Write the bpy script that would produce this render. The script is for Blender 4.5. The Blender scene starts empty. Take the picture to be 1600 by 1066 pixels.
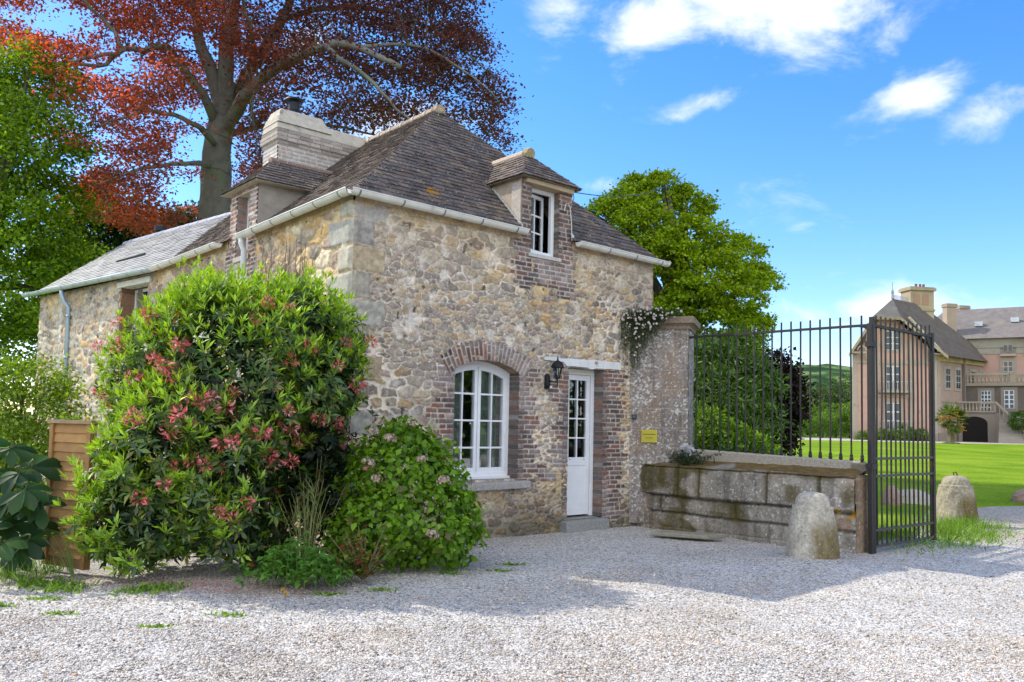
import bpy, math, random
import numpy as np
from mathutils import Vector, Matrix

# ------------------------------------------------------------------ camera, sky, sun, exposure
scene = bpy.context.scene
COL = scene.collection
F_PX, PITCH, ROLL, PPX, PPY, CAM_H = 1300.0, 0.06435, 0.02105, 800.0, 579.25, 1.5
_c, _s, _cr, _sr = math.cos(PITCH), math.sin(PITCH), math.cos(ROLL), math.sin(ROLL)
RGT = np.array([_cr, -_sr*_s, _sr*_c]); UPV = np.array([-_sr, -_cr*_s, _cr*_c]); FWD = np.array([0, _c, _s])
cam_d = bpy.data.cameras.new("camera"); cam = bpy.data.objects.new("camera", cam_d); COL.objects.link(cam)
cam.matrix_world = Matrix(((RGT[0], UPV[0], -FWD[0], 0), (RGT[1], UPV[1], -FWD[1], 0), (RGT[2], UPV[2], -FWD[2], CAM_H), (0, 0, 0, 1)))
cam_d.sensor_width = 36; cam_d.lens = F_PX*36/1600; cam_d.shift_y = (PPY-533)/1600
cam_d.clip_start = 0.05; cam_d.clip_end = 5000
scene.camera = cam

SUN_H = np.array([-0.91, 0.41]); SUN_H /= np.linalg.norm(SUN_H); SUN_EL = math.radians(42)
SUN = np.array([SUN_H[0]*math.cos(SUN_EL), SUN_H[1]*math.cos(SUN_EL), math.sin(SUN_EL)])
sd = bpy.data.lights.new("sun", 'SUN'); sd.energy = 2.4; sd.angle = math.radians(0.5); sd.color = (1.0, 0.94, 0.82)
so = bpy.data.objects.new("sun", sd); COL.objects.link(so)
so.rotation_euler = Vector(SUN).to_track_quat('Z', 'Y').to_euler(); so.location = (-40, 20, 40)

world = bpy.data.worlds.new("World"); scene.world = world; world.use_nodes = True
def build_world():
    nt = world.node_tree; N = nt.nodes; L = nt.links; N.clear()
    out = N.new('ShaderNodeOutputWorld')
    sky = N.new('ShaderNodeTexSky'); sky.sky_type = 'NISHITA'; sky.sun_disc = False
    sky.sun_elevation = SUN_EL; sky.sun_rotation = math.atan2(SUN[0], SUN[1])
    sky.air_density = 1.0; sky.dust_density = 0.35; sky.ozone_density = 2.2; sky.altitude = 60
    hs = N.new('ShaderNodeHueSaturation'); hs.inputs['Saturation'].default_value = 1.34; hs.inputs['Value'].default_value = 1.0
    L.new(sky.outputs[0], hs.inputs['Color'])
    bg = N.new('ShaderNodeBackground'); bg.inputs['Strength'].default_value = 0.135
    tn = N.new('ShaderNodeVectorMath'); tn.operation = 'MULTIPLY'; tn.inputs[1].default_value = (0.90, 0.87, 1.0); L.new(hs.outputs[0], tn.inputs[0]); L.new(tn.outputs[0], bg.inputs['Color'])
    tc = N.new('ShaderNodeTexCoord')
    nrm = N.new('ShaderNodeVectorMath'); nrm.operation = 'NORMALIZE'; L.new(tc.outputs['Generated'], nrm.inputs[0])
    noi = N.new('ShaderNodeTexNoise'); noi.inputs['Scale'].default_value = 9; noi.inputs['Detail'].default_value = 9; noi.inputs['Roughness'].default_value = 0.62; noi.inputs['Distortion'].default_value = 0.35
    mp = N.new('ShaderNodeMapping'); mp.inputs['Scale'].default_value = (1, 1, 1.9); mp.inputs['Location'].default_value = (3.1, 1.7, 0.4)
    L.new(nrm.outputs[0], mp.inputs[0]); L.new(mp.outputs[0], noi.inputs['Vector'])
    # each cloud: picture x, y where it stands in the sky, half widths (same units), tilt, weight
    clouds = [(1215, 10, 150, 85, 10, 1.2), (1020, 32, 100, 46, -12, 0.92), (865, 35, 55, 60, -20, 0.85), (975, 110, 26, 45, 60, 0.62),
              (1085, 165, 75, 24, -18, 0.75), (1440, 140, 95, 34, -22, 0.98), (1560, 165, 75, 38, -25, 0.75), (1410, 475, 140, 34, -4, 0.8),
              (1290, 500, 90, 30, 0, 0.6), (1560, 478, 110, 22, 2, 0.7), (940, 292, 40, 22, 10, 0.6), (600, 200, 120, 55, -10, 0.95), (470, 90, 60, 60, 0, 0.6),
              (120, 430, 160, 70, 0, 0.9), (1255, 355, 30, 14, 0, 0.45), (1520, 420, 40, 14, 0, 0.45), (760, 150, 40, 60, 20, 0.5)]
    acc = None
    for (px, py, rx, ry, tilt, wgt) in clouds:
        def rd(x, y):
            r = FWD + RGT*(x-PPX)/F_PX - UPV*(y-PPY)/F_PX
            return r/np.linalg.norm(r)
        c = rd(px, py); t = math.radians(tilt)
        k = 1/np.linalg.norm(FWD + RGT*(px-PPX)/F_PX - UPV*(py-PPY)/F_PX)
        e1 = rd(px+5*math.cos(t), py+5*math.sin(t))-c; e1 /= np.linalg.norm(e1)
        e2 = np.cross(c, e1); e2 /= np.linalg.norm(e2)
        sub = N.new('ShaderNodeVectorMath'); sub.operation = 'SUBTRACT'; sub.inputs[1].default_value = tuple(c); L.new(nrm.outputs[0], sub.inputs[0])
        ds = []
        for e, r in ((e1, rx), (e2, ry)):
            d = N.new('ShaderNodeVectorMath'); d.operation = 'DOT_PRODUCT'; d.inputs[1].default_value = tuple(e*F_PX/(r*k*1.0)); L.new(sub.outputs[0], d.inputs[0])
            m = N.new('ShaderNodeMath'); m.operation = 'MULTIPLY'; L.new(d.outputs['Value'], m.inputs[0]); L.new(d.outputs['Value'], m.inputs[1]); ds.append(m)
        a = N.new('ShaderNodeMath'); a.operation = 'ADD'; L.new(ds[0].outputs[0], a.inputs[0]); L.new(ds[1].outputs[0], a.inputs[1])
        ex = N.new('ShaderNodeMath'); ex.operation = 'POWER'; ex.inputs[0].default_value = 0.42; L.new(a.outputs[0], ex.inputs[1])
        w = N.new('ShaderNodeMath'); w.operation = 'MULTIPLY'; w.inputs[1].default_value = wgt; L.new(ex.outputs[0], w.inputs[0])
        if acc is None: acc = w
        else:
            mx = N.new('ShaderNodeMath'); mx.operation = 'MAXIMUM'; L.new(acc.outputs[0], mx.inputs[0]); L.new(w.outputs[0], mx.inputs[1]); acc = mx
    # unseen white cloud added behind the viewpoint as fill light for the shade
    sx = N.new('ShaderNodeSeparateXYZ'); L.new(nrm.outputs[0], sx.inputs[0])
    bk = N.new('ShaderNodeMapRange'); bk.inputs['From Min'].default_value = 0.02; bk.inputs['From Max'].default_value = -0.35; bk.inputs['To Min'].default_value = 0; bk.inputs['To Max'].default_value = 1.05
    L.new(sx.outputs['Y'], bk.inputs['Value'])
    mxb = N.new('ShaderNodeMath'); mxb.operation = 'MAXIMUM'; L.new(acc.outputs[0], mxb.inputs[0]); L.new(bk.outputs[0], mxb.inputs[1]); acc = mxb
    # density = shape + noise
    ns = N.new('ShaderNodeMath'); ns.operation = 'MULTIPLY_ADD'; ns.inputs[1].default_value = 2.6; ns.inputs[2].default_value = -1.62
    L.new(noi.outputs['Fac'], ns.inputs[0])
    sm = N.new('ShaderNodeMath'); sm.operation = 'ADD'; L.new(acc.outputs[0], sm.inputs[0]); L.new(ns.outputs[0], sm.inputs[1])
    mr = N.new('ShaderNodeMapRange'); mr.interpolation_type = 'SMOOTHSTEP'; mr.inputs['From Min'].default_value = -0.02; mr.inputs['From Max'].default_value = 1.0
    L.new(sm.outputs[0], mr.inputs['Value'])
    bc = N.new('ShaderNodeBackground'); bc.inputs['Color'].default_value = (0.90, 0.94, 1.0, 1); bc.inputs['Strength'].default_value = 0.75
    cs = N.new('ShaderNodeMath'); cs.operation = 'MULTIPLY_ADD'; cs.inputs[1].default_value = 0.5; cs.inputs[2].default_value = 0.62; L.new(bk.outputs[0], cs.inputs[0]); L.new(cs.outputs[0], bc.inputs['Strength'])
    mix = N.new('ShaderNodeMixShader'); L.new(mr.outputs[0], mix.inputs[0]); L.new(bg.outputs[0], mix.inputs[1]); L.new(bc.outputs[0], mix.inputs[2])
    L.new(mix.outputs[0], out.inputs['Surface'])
build_world()
scene.view_settings.view_transform = 'Standard'; scene.view_settings.look = 'None'
scene.view_settings.exposure = 1.12; scene.view_settings.gamma = 1.0
try:
    scene.cycles.max_bounces = 7; scene.cycles.diffuse_bounces = 3; scene.cycles.transparent_max_bounces = 8
    scene.cycles.caustics_reflective = False; scene.cycles.caustics_refractive = False
except Exception: pass

# ------------------------------------------------------------------ helpers
RNG = np.random.default_rng(11)
def at(x, y, Y):
    r = FWD + RGT*(x-PPX)/F_PX - UPV*(y-PPY)/F_PX
    return np.array([0, 0, CAM_H]) + r*(Y/r[1])
def props(o, label=None, cat=None, group=None, kind=None):
    if label: o['label'] = label
    if cat: o['category'] = cat
    if group: o['group'] = group
    if kind: o['kind'] = kind
    return o
def empty(name, loc=(0, 0, 0), rz=0, label=None, cat=None, group=None):
    o = bpy.data.objects.new(name, None); COL.objects.link(o); o.location = loc; o.rotation_euler = (0, 0, rz)
    o.empty_display_size = 0.2
    return props(o, label, cat, group)
def link_mesh(name, me, mat, parent, smooth):
    me.validate()
    if smooth: me.polygons.foreach_set('use_smooth', np.ones(len(me.polygons), dtype=bool))
    for m in (mat if isinstance(mat, (list, tuple)) else [mat]): me.materials.append(m)
    o = bpy.data.objects.new(name, me); COL.objects.link(o)
    if parent: o.parent = parent
    return o
def np_mesh(name, V, F, col, mat, parent=None, smooth=False):
    V = np.ascontiguousarray(V, dtype=np.float32); F = np.ascontiguousarray(F, dtype=np.int32); k = F.shape[1]
    me = bpy.data.meshes.new(name); me.vertices.add(len(V)); me.vertices.foreach_set('co', V.ravel())
    me.loops.add(F.size); me.loops.foreach_set('vertex_index', F.ravel())
    me.polygons.add(len(F)); me.polygons.foreach_set('loop_start', np.arange(0, F.size, k, dtype=np.int32)); me.polygons.foreach_set('loop_total', np.full(len(F), k, dtype=np.int32))
    me.update(calc_edges=True)
    if col is not None: set_col(me, col)
    return link_mesh(name, me, mat, parent, smooth)
def set_col(me, col):
    a = me.color_attributes.new('Col', 'FLOAT_COLOR', 'POINT')
    c = np.ones((len(col), 4), dtype=np.float32); c[:, :3] = col
    a.data.foreach_set('color', c.ravel())
class MB:
    def __init__(s, T=None): s.v = []; s.f = []; s.c = []; s.T = T
    def add(s, verts, faces, col=(0.5, 0.5, 0.5)):
        n = len(s.v)
        for q in verts:
            q = Vector((float(q[0]), float(q[1]), float(q[2])))
            s.v.append(s.T @ q if s.T else q)
        s.c += [tuple(col)]*len(verts)
        s.f += [[i+n for i in fc] for fc in faces]
        return s
    def box(s, x0, x1, y0, y1, z0, z1, col=(0.5, 0.5, 0.5), jit=0):
        v = [(x, y, z) for z in (z0, z1) for (x, y) in ((x0, y0), (x1, y0), (x1, y1), (x0, y1))]
        if jit: v = [tuple(np.array(q)+RNG.uniform(-jit, jit, 3)) for q in v]
        return s.add(v, [(3, 2, 1, 0), (4, 5, 6, 7), (0, 1, 5, 4), (1, 2, 6, 5), (2, 3, 7, 6), (3, 0, 4, 7)], col)
    def tube(s, path, rad, n=8, col=(0.5, 0.5, 0.5), cap=True, noise=0):
        P = [np.array(p, float) for p in path]; m = len(P)
        if not hasattr(rad, '__len__'): rad = [rad]*m
        verts = []; prev = None
        for i in range(m):
            t = P[min(i+1, m-1)]-P[max(i-1, 0)]; t = t/(np.linalg.norm(t)+1e-9)
            if prev is None:
                a = np.cross(t, [0, 0, 1.0]);
                if np.linalg.norm(a) < 1e-3: a = np.cross(t, [1.0, 0, 0])
            else: a = prev-t*np.dot(prev, t)
            a /= np.linalg.norm(a); b = np.cross(t, a); prev = a
            for k in range(n):
                w = 2*math.pi*k/n; rr = rad[i]*(1+(RNG.uniform(-noise, noise) if noise else 0))
                verts.append(P[i]+(a*math.cos(w)+b*math.sin(w))*rr)
        fc = [(i*n+k, i*n+(k+1) % n, (i+1)*n+(k+1) % n, (i+1)*n+k) for i in range(m-1) for k in range(n)]
        if cap: fc += [tuple(range(n-1, -1, -1)), tuple((m-1)*n+k for k in range(n))]
        return s.add(verts, fc, col)
    def lathe(s, prof, c=(0, 0, 0), n=24, col=(0.5, 0.5, 0.5), noise=None):
        verts = []
        for (r, z) in prof:
            for k in range(n):
                w = 2*math.pi*k/n; rr = r*(1+(noise(w, z) if noise else 0))
                verts.append((c[0]+rr*math.cos(w), c[1]+rr*math.sin(w), c[2]+z))
        m = len(prof)
        fc = [(i*n+k, i*n+(k+1) % n, (i+1)*n+(k+1) % n, (i+1)*n+k) for i in range(m-1) for k in range(n)]
        fc += [tuple(range(n-1, -1, -1)), tuple((m-1)*n+k for k in range(n))]
        return s.add(verts, fc, col)
    def prism(s, poly, d, col=(0.5, 0.5, 0.5)):   # poly: 3-D points, extruded by vector d
        n = len(poly); d = np.array(d, float)
        v = [np.array(p, float) for p in poly]; v += [p+d for p in v]
        return s.add(v, [tuple(range(n-1, -1, -1)), tuple(range(n, 2*n))]+[(i, (i+1) % n, n+(i+1) % n, n+i) for i in range(n)], col)
    def build(s, name, mat, parent=None, smooth=False, bevel=0):
        me = bpy.data.meshes.new(name); me.from_pydata([tuple(q) for q in s.v], [], s.f); me.update()
        set_col(me, np.array(s.c)) if s.v else None
        o = link_mesh(name, me, mat, parent, smooth)
        if bevel:
            b = o.modifiers.new('bevel', 'BEVEL'); b.width = bevel; b.segments = 2; b.limit_method = 'ANGLE'
        return o

def vnoise(x, y, seed=0, octaves=1):
    x = np.asarray(x, float); y = np.asarray(y, float); tot = np.zeros(np.broadcast(x, y).shape); amp = 1.0; sm = 0
    for o in range(octaves):
        g = np.random.default_rng(seed*31+o).random((64, 64))
        xi = np.floor(x).astype(int); yi = np.floor(y).astype(int); fx = x-xi; fy = y-yi
        fx = fx*fx*(3-2*fx); fy = fy*fy*(3-2*fy)
        a = g[xi % 64, yi % 64]; b = g[(xi+1) % 64, yi % 64]; c = g[xi % 64, (yi+1) % 64]; d = g[(xi+1) % 64, (yi+1) % 64]
        tot += amp*((a*(1-fx)+b*fx)*(1-fy)+(c*(1-fx)+d*fx)*fy); sm += amp
        x = x*2.03+7.1; y = y*2.03+3.7; amp *= 0.5
    return tot/sm
def sstep(a, b, x):
    t = np.clip((x-a)/(b-a), 0, 1); return t*t*(3-2*t)
def voro(X, Z, sx, sz, seed, jit=0.38, pw=3.6):
    """coursed random rubble: nearest and second nearest seed, with per-stone stretch"""
    r = np.random.default_rng(seed); n = 97
    jx, jz, ax, az = r.random((n, n)), r.random((n, n)), r.uniform(0.72, 1.4, (n, n)), r.uniform(0.75, 1.3, (n, n))
    i = np.floor(X/sx).astype(int); j = np.floor(Z/sz).astype(int)
    d1 = np.full(X.shape, 1e9); d2 = d1.copy(); idm = np.zeros(X.shape, int)
    for dj in (-2, -1, 0, 1, 2):
        for di in (-2, -1, 0, 1, 2):
            ii = i+di; jj = j+dj; a = ii % n; b = jj % n
            cx = (ii+0.5+0.5*(jj % 2)+jit*(2*jx[a, b]-1))*sx; cz = (jj+0.5+jit*(2*jz[a, b]-1))*sz
            d = ((np.abs(X-cx)/(sx*ax[a, b]))**pw+(np.abs(Z-cz)/(sz*az[a, b]))**pw)**(1/pw)
            new = d < d1
            d2 = np.where(new, d1, np.minimum(d2, d)); idm = np.where(new, a*n+b, idm); d1 = np.where(new, d, d1)
    return d1, d2-d1, idm
def pal(idm, colors, seed):
    r = np.random.default_rng(seed); c = np.array(colors); k = r.integers(0, len(c), 97*97+5)
    v = r.uniform(0.72, 1.28, 97*97+5)[:, None]
    return (c[k]*v)[idm % (97*97+5)]
def bricks(X, Z, seed, bw=0.225, bh=0.068, joint=0.011):
    row = np.floor(Z/bh).astype(int); off = (row % 2)*0.5*bw+((row*7919) % 13)*0.006
    q = (X+off)/bw; colm = np.floor(q).astype(int)
    half = ((row*31+colm*17) % 5 == 0)
    fx = (q-colm)*bw; fz = (Z/bh-row)*bh
    edge = np.minimum(np.minimum(fx, bw-fx), np.minimum(fz, bh-fz))
    edge = np.where(half, np.minimum(edge, np.abs(fx-bw/2)), edge)
    idm = (row*131+colm*2+(half & (fx > bw/2))) % 9409
    return edge, idm, row
BRICKC = [(0.17, 0.105, 0.085), (0.12, 0.085, 0.078), (0.225, 0.11, 0.08), (0.15, 0.105, 0.092), (0.19, 0.135, 0.115), (0.11, 0.088, 0.084), (0.20, 0.145, 0.13), (0.28, 0.23, 0.205)]
def wall_mesh(name, a0, a1, z0, z1, res, fn, T, parent, mat, hole=None):
    na = int(round((a1-a0)/res))+1; nz = int(round((z1-z0)/res))+1
    A, Z = np.meshgrid(np.linspace(a0, a1, na), np.linspace(z0, z1, nz), indexing='ij')
    h, col = fn(A, Z)
    V = T(A.ravel(), h.ravel(), Z.ravel())
    idx = np.arange(na*nz).reshape(na, nz)
    F = np.stack([idx[:-1, :-1], idx[1:, :-1], idx[1:, 1:], idx[:-1, 1:]], -1).reshape(-1, 4)
    if hole is not None:
        ac = (A[:-1, :-1]+A[1:, 1:])/2; zc = (Z[:-1, :-1]+Z[1:, 1:])/2
        F = F[~hole(ac, zc).ravel()]
    return np_mesh(name, V, F, col.reshape(-1, 3), mat, parent, smooth=True)

# ------------------------------------------------------------------ materials
def nodes_of(name):
    m = bpy.data.materials.new(name); m.use_nodes = True; nt = m.node_tree
    return m, nt, nt.nodes, nt.links, nt.nodes['Principled BSDF']
def mat_col(name, rough=0.85, var=0.25, scale=18, bump=0.0, bscale=60, spec=0.3, metal=0, tint=None, stain=None):
    """vertex colour of the thing times fine procedural grain, with bump"""
    m, nt, N, L, P = nodes_of(name)
    at_ = N.new('ShaderNodeAttribute'); at_.attribute_name = 'Col'
    tc = N.new('ShaderNodeTexCoord')
    n1 = N.new('ShaderNodeTexNoise'); n1.inputs['Scale'].default_value = scale; n1.inputs['Detail'].default_value = 6; n1.inputs['Roughness'].default_value = 0.65
    L.new(tc.outputs['Object'], n1.inputs['Vector'])
    mr = N.new('ShaderNodeMapRange'); mr.inputs['From Min'].default_value = 0.25; mr.inputs['From Max'].default_value = 0.75
    mr.inputs['To Min'].default_value = 1-var; mr.inputs['To Max'].default_value = 1+var
    L.new(n1.outputs['Fac'], mr.inputs['Value'])
    mu = N.new('ShaderNodeVectorMath'); mu.operation = 'SCALE'; L.new(at_.outputs['Color'], mu.inputs[0]); L.new(mr.outputs[0], mu.inputs['Scale'])
    colout = mu.outputs[0]
    if stain:
        for (sc, lo, hi, c) in stain:
            n3 = N.new('ShaderNodeTexNoise'); n3.inputs['Scale'].default_value = sc; n3.inputs['Detail'].default_value = 7; n3.inputs['Roughness'].default_value = 0.6
            L.new(tc.outputs['Object'], n3.inputs['Vector'])
            r3 = N.new('ShaderNodeMapRange'); r3.inputs['From Min'].default_value = lo; r3.inputs['From Max'].default_value = hi; L.new(n3.outputs['Fac'], r3.inputs['Value'])
            mx = N.new('ShaderNodeMix'); mx.data_type = 'RGBA'; L.new(r3.outputs[0], mx.inputs['Factor']); L.new(colout, mx.inputs['A']); mx.inputs['B'].default_value = (*c, 1)
            colout = mx.outputs['Result']
    L.new(colout, P.inputs['Base Color'])
    P.inputs['Roughness'].default_value = rough; P.inputs['Specular IOR Level'].default_value = spec; P.inputs['Metallic'].default_value = metal
    if bump:
        n2 = N.new('ShaderNodeTexNoise'); n2.inputs['Scale'].default_value = bscale; n2.inputs['Detail'].default_value = 5; L.new(tc.outputs['Object'], n2.inputs['Vector'])
        b = N.new('ShaderNodeBump'); b.inputs['Strength'].default_value = bump; b.inputs['Distance'].default_value = 0.01
        L.new(n2.outputs['Fac'], b.inputs['Height']); L.new(b.outputs[0], P.inputs['Normal'])
    return m
def mat_leaf(name, transl=0.4, tint=(1, 1, 1), gloss=0.08, grough=0.35):
    m, nt, N, L, P = nodes_of(name); out = N['Material Output']; N.remove(P)
    a = N.new('ShaderNodeAttribute'); a.attribute_name = 'Col'
    d = N.new('ShaderNodeBsdfDiffuse'); t = N.new('ShaderNodeBsdfTranslucent'); g = N.new('ShaderNodeBsdfGlossy'); g.inputs['Roughness'].default_value = grough
    L.new(a.outputs['Color'], d.inputs['Color'])
    mt = N.new('ShaderNodeVectorMath'); mt.operation = 'MULTIPLY'; mt.inputs[1].default_value = tint; L.new(a.outputs['Color'], mt.inputs[0]); L.new(mt.outputs[0], t.inputs['Color'])
    m1 = N.new('ShaderNodeMixShader'); m1.inputs[0].default_value = transl; L.new(d.outputs[0], m1.inputs[1]); L.new(t.outputs[0], m1.inputs[2])
    m2 = N.new('ShaderNodeMixShader'); m2.inputs[0].default_value = gloss; L.new(m1.outputs[0], m2.inputs[1]); L.new(g.outputs[0], m2.inputs[2])
    L.new(m2.outputs[0], out.inputs['Surface'])
    return m
def mat_glass(name):
    m, nt, N, L, P = nodes_of(name); out = N['Material Output']; N.remove(P)
    tr = N.new('ShaderNodeBsdfTransparent'); tr.inputs['Color'].default_value = (0.88, 0.91, 0.9, 1)
    g = N.new('ShaderNodeBsdfGlossy'); g.inputs['Roughness'].default_value = 0.015; g.inputs['Color'].default_value = (0.9, 0.95, 1, 1)
    fr = N.new('ShaderNodeFresnel'); fr.inputs['IOR'].default_value = 1.5
    ad = N.new('ShaderNodeMath'); ad.operation = 'MULTIPLY_ADD'; ad.inputs[1].default_value = 1.7; ad.inputs[2].default_value = 0.03; L.new(fr.outputs[0], ad.inputs[0])
    mx = N.new('ShaderNodeMixShader'); L.new(ad.outputs[0], mx.inputs[0]); L.new(tr.outputs[0], mx.inputs[1]); L.new(g.outputs[0], mx.inputs[2])
    L.new(mx.outputs[0], out.inputs['Surface'])
    return m
M_STONE = mat_col('rubble_stone', 0.92, 0.28, 22, 0.55, 55, 0.15)
M_BLOCK = mat_col('granite_block', 0.9, 0.34, 34, 0.9, 60, 0.15)
M_GRANITE = mat_col('speckled_granite', 0.92, 0.35, 26, 1.0, 45, 0.12, stain=[(48, 0.60, 0.66, (0.13, 0.115, 0.10)), (34, 0.63, 0.68, (0.56, 0.54, 0.48)), (5, 0.60, 0.72, (0.24, 0.2, 0.13))])
M_TILE = mat_col('clay_tile', 0.85, 0.3, 30, 0.3, 80, 0.25, stain=[(30, 0.60, 0.66, (0.42, 0.40, 0.36)), (1.9, 0.70, 0.74, (0.36, 0.17, 0.02))])
M_SLATE = mat_col('slate_roof', 0.45, 0.15, 8, 0.1, 60, 0.5)
M_PLASTER = mat_col('lime_render', 0.9, 0.22, 7, 0.35, 30, 0.15, stain=[(5, 0.62, 0.72, (0.2, 0.17, 0.13))])
M_PAINT = mat_col('white_joinery', 0.42, 0.07, 5, 0.08, 30, 0.4, stain=[(7, 0.66, 0.85, (0.45, 0.43, 0.38))])
M_WORN = mat_col('worn_white_paint', 0.75, 0.12, 9, 0.4, 40, 0.25, stain=[(7, 0.60, 0.66, (0.26, 0.22, 0.17))])
M_GUTTER = mat_col('weathered_gutter', 0.5, 0.14, 5, 0, 1, 0.4, stain=[(3.2, 0.66, 0.8, (0.28, 0.27, 0.22))])
M_ZINC = mat_col('zinc_sheet', 0.42, 0.12, 6, 0, 1, 0.5, metal=0.35)
M_IRON = mat_col('painted_iron', 0.55, 0.25, 25, 0.25, 90, 0.25, stain=[(5, 0.60, 0.70, (0.10, 0.045, 0.025))])
M_BRASS = mat_col('brass_plate', 0.4, 0.1, 8, 0, 1, 0.5, metal=0.75)
M_PLASTIC = mat_col('moulded_plastic', 0.4, 0.05, 6, 0, 1, 0.5)
M_WOOD = mat_col('treated_timber', 0.75, 0.2, 6, 0.3, 40, 0.25)
M_BARK = mat_col('bark', 0.9, 0.35, 3.5, 0.6, 9, 0.15, stain=[(1.6, 0.55, 0.62, (0.16, 0.19, 0.12))])
M_STEM = mat_col('plant_stem', 0.85, 0.2, 10, 0, 1, 0.2)
M_GLASS = mat_glass('window_glass')
M_CLOTH = mat_col('curtain_cloth', 0.9, 0.06, 4, 0, 1, 0.1)
M_LEAF = mat_leaf('green_leaf', 0.52, (1.35, 1.25, 0.35), 0.02, 0.45)
M_GLOSSLEAF = mat_leaf('glossy_leaf', 0.34, (1.3, 1.25, 0.4), 0.04, 0.42)
M_BEECH = mat_leaf('copper_leaf', 0.5, (4.6, 1.9, 0.7), 0.03, 0.4)
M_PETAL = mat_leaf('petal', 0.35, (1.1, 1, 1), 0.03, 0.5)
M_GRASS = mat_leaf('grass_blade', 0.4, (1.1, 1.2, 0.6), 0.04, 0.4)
M_CHAT = mat_col('chateau_render', 0.9, 0.12, 0.7, 0, 1, 0.15, stain=[(0.35, 0.52, 0.75, (0.22, 0.17, 0.13)), (1.7, 0.58, 0.75, (0.3, 0.23, 0.17))])
M_CHROOF = mat_col('old_slate', 0.85, 0.25, 1.6, 0, 1, 0.08, stain=[(0.5, 0.62, 0.75, (0.22, 0.2, 0.14))])

# ------------------------------------------------------------------ ground
def gh(x, y): return 0.74*sstep(17, 60, np.asarray(y, float))
BND = np.array([(-40, 15.5), (3.2, 14.2), (4.75, 10.95), (6.1, 12.1), (7.6, 14.9), (9.0, 17.0), (11.2, 17.9), (15, 18.8), (26, 20.5), (60, 22)])
def bnd(x): return np.interp(x, BND[:, 0], BND[:, 1])
def mat_gravel():
    m, nt, N, L, P = nodes_of('gravel_stone')
    tc = N.new('ShaderNodeTexCoord')
    v = N.new('ShaderNodeTexVoronoi'); v.inputs['Scale'].default_value = 55; v.inputs['Randomness'].default_value = 1
    L.new(tc.outputs['Object'], v.inputs['Vector'])
    sep = N.new('ShaderNodeSeparateColor'); L.new(v.outputs['Color'], sep.inputs[0])
    cr = N.new('ShaderNodeValToRGB'); e = cr.color_ramp.elements
    e[0].position = 0; e[0].color = (0.15, 0.14, 0.14, 1); e[1].position = 1; e[1].color = (0.74, 0.71, 0.67, 1)
    for p, c in ((0.16, (0.30, 0.285, 0.27, 1)), (0.45, (0.5, 0.48, 0.45, 1)), (0.8, (0.6, 0.57, 0.52, 1))): q = e.new(p); q.color = c
    L.new(sep.outputs[0], cr.inputs[0])
    n = N.new('ShaderNodeTexNoise'); n.inputs['Scale'].default_value = 0.9; n.inputs['Detail'].default_value = 5; L.new(tc.outputs['Object'], n.inputs['Vector'])
    r = N.new('ShaderNodeMapRange'); r.inputs['From Min'].default_value = 0.3; r.inputs['From Max'].default_value = 0.7; r.inputs['To Min'].default_value = 0.85; r.inputs['To Max'].default_value = 1.1; L.new(n.outputs['Fac'], r.inputs['Value'])
    a = N.new('ShaderNodeAttribute'); a.attribute_name = 'Col'
    mu = N.new('ShaderNodeVectorMath'); mu.operation = 'SCALE'; L.new(cr.outputs[0], mu.inputs[0]); L.new(r.outputs[0], mu.inputs['Scale'])
    m2 = N.new('ShaderNodeVectorMath'); m2.operation = 'MULTIPLY'; L.new(mu.outputs[0], m2.inputs[0]); L.new(a.outputs['Color'], m2.inputs[1])
    L.new(m2.outputs[0], P.inputs['Base Color']); P.inputs['Roughness'].default_value = 0.9; P.inputs['Specular IOR Level'].default_value = 0.15
    b = N.new('ShaderNodeBump'); b.invert = True; b.inputs['Strength'].default_value = 0.9; b.inputs['Distance'].default_value = 0.012
    L.new(v.outputs['Distance'], b.inputs['Height']); L.new(b.outputs[0], P.inputs['Normal'])
    return m
M_GRAVEL = mat_gravel()
def mat_lawn(name, c1, c2, c3, sc=0.35, bump=0.6):
    m, nt, N, L, P = nodes_of(name); tc = N.new('ShaderNodeTexCoord')
    n1 = N.new('ShaderNodeTexNoise'); n1.inputs['Scale'].default_value = sc; n1.inputs['Detail'].default_value = 6; n1.inputs['Roughness'].default_value = 0.6
    n2 = N.new('ShaderNodeTexNoise'); n2.inputs['Scale'].default_value = 14; n2.inputs['Detail'].default_value = 5
    L.new(tc.outputs['Object'], n1.inputs['Vector']); L.new(tc.outputs['Object'], n2.inputs['Vector'])
    cr = N.new('ShaderNodeValToRGB'); e = cr.color_ramp.elements; e[0].position = 0.3 if bump > .5 else .42; e[0].color = (*c1, 1); e[1].position = 0.72 if bump > .5 else .58; e[1].color = (*c3, 1); q = e.new(0.5); q.color = (*c2, 1)
    L.new(n1.outputs['Fac'], cr.inputs[0])
    r = N.new('ShaderNodeMapRange'); r.inputs['From Min'].default_value = 0.3; r.inputs['From Max'].default_value = 0.7; r.inputs['To Min'].default_value = 0.72; r.inputs['To Max'].default_value = 1.25; L.new(n2.outputs['Fac'], r.inputs['Value'])
    mu = N.new('ShaderNodeVectorMath'); mu.operation = 'SCALE'; L.new(cr.outputs[0], mu.inputs[0]); L.new(r.outputs[0], mu.inputs['Scale'])
    L.new(mu.outputs[0], P.inputs['Base Color']); P.inputs['Roughness'].default_value = 0.95; P.inputs['Specular IOR Level'].default_value = 0.02
    b = N.new('ShaderNodeBump'); b.inputs['Strength'].default_value = bump; b.inputs['Distance'].default_value = 0.05; L.new(n2.outputs['Fac'], b.inputs['Height']); L.new(b.outputs[0], P.inputs['Normal'])
    return m
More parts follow.
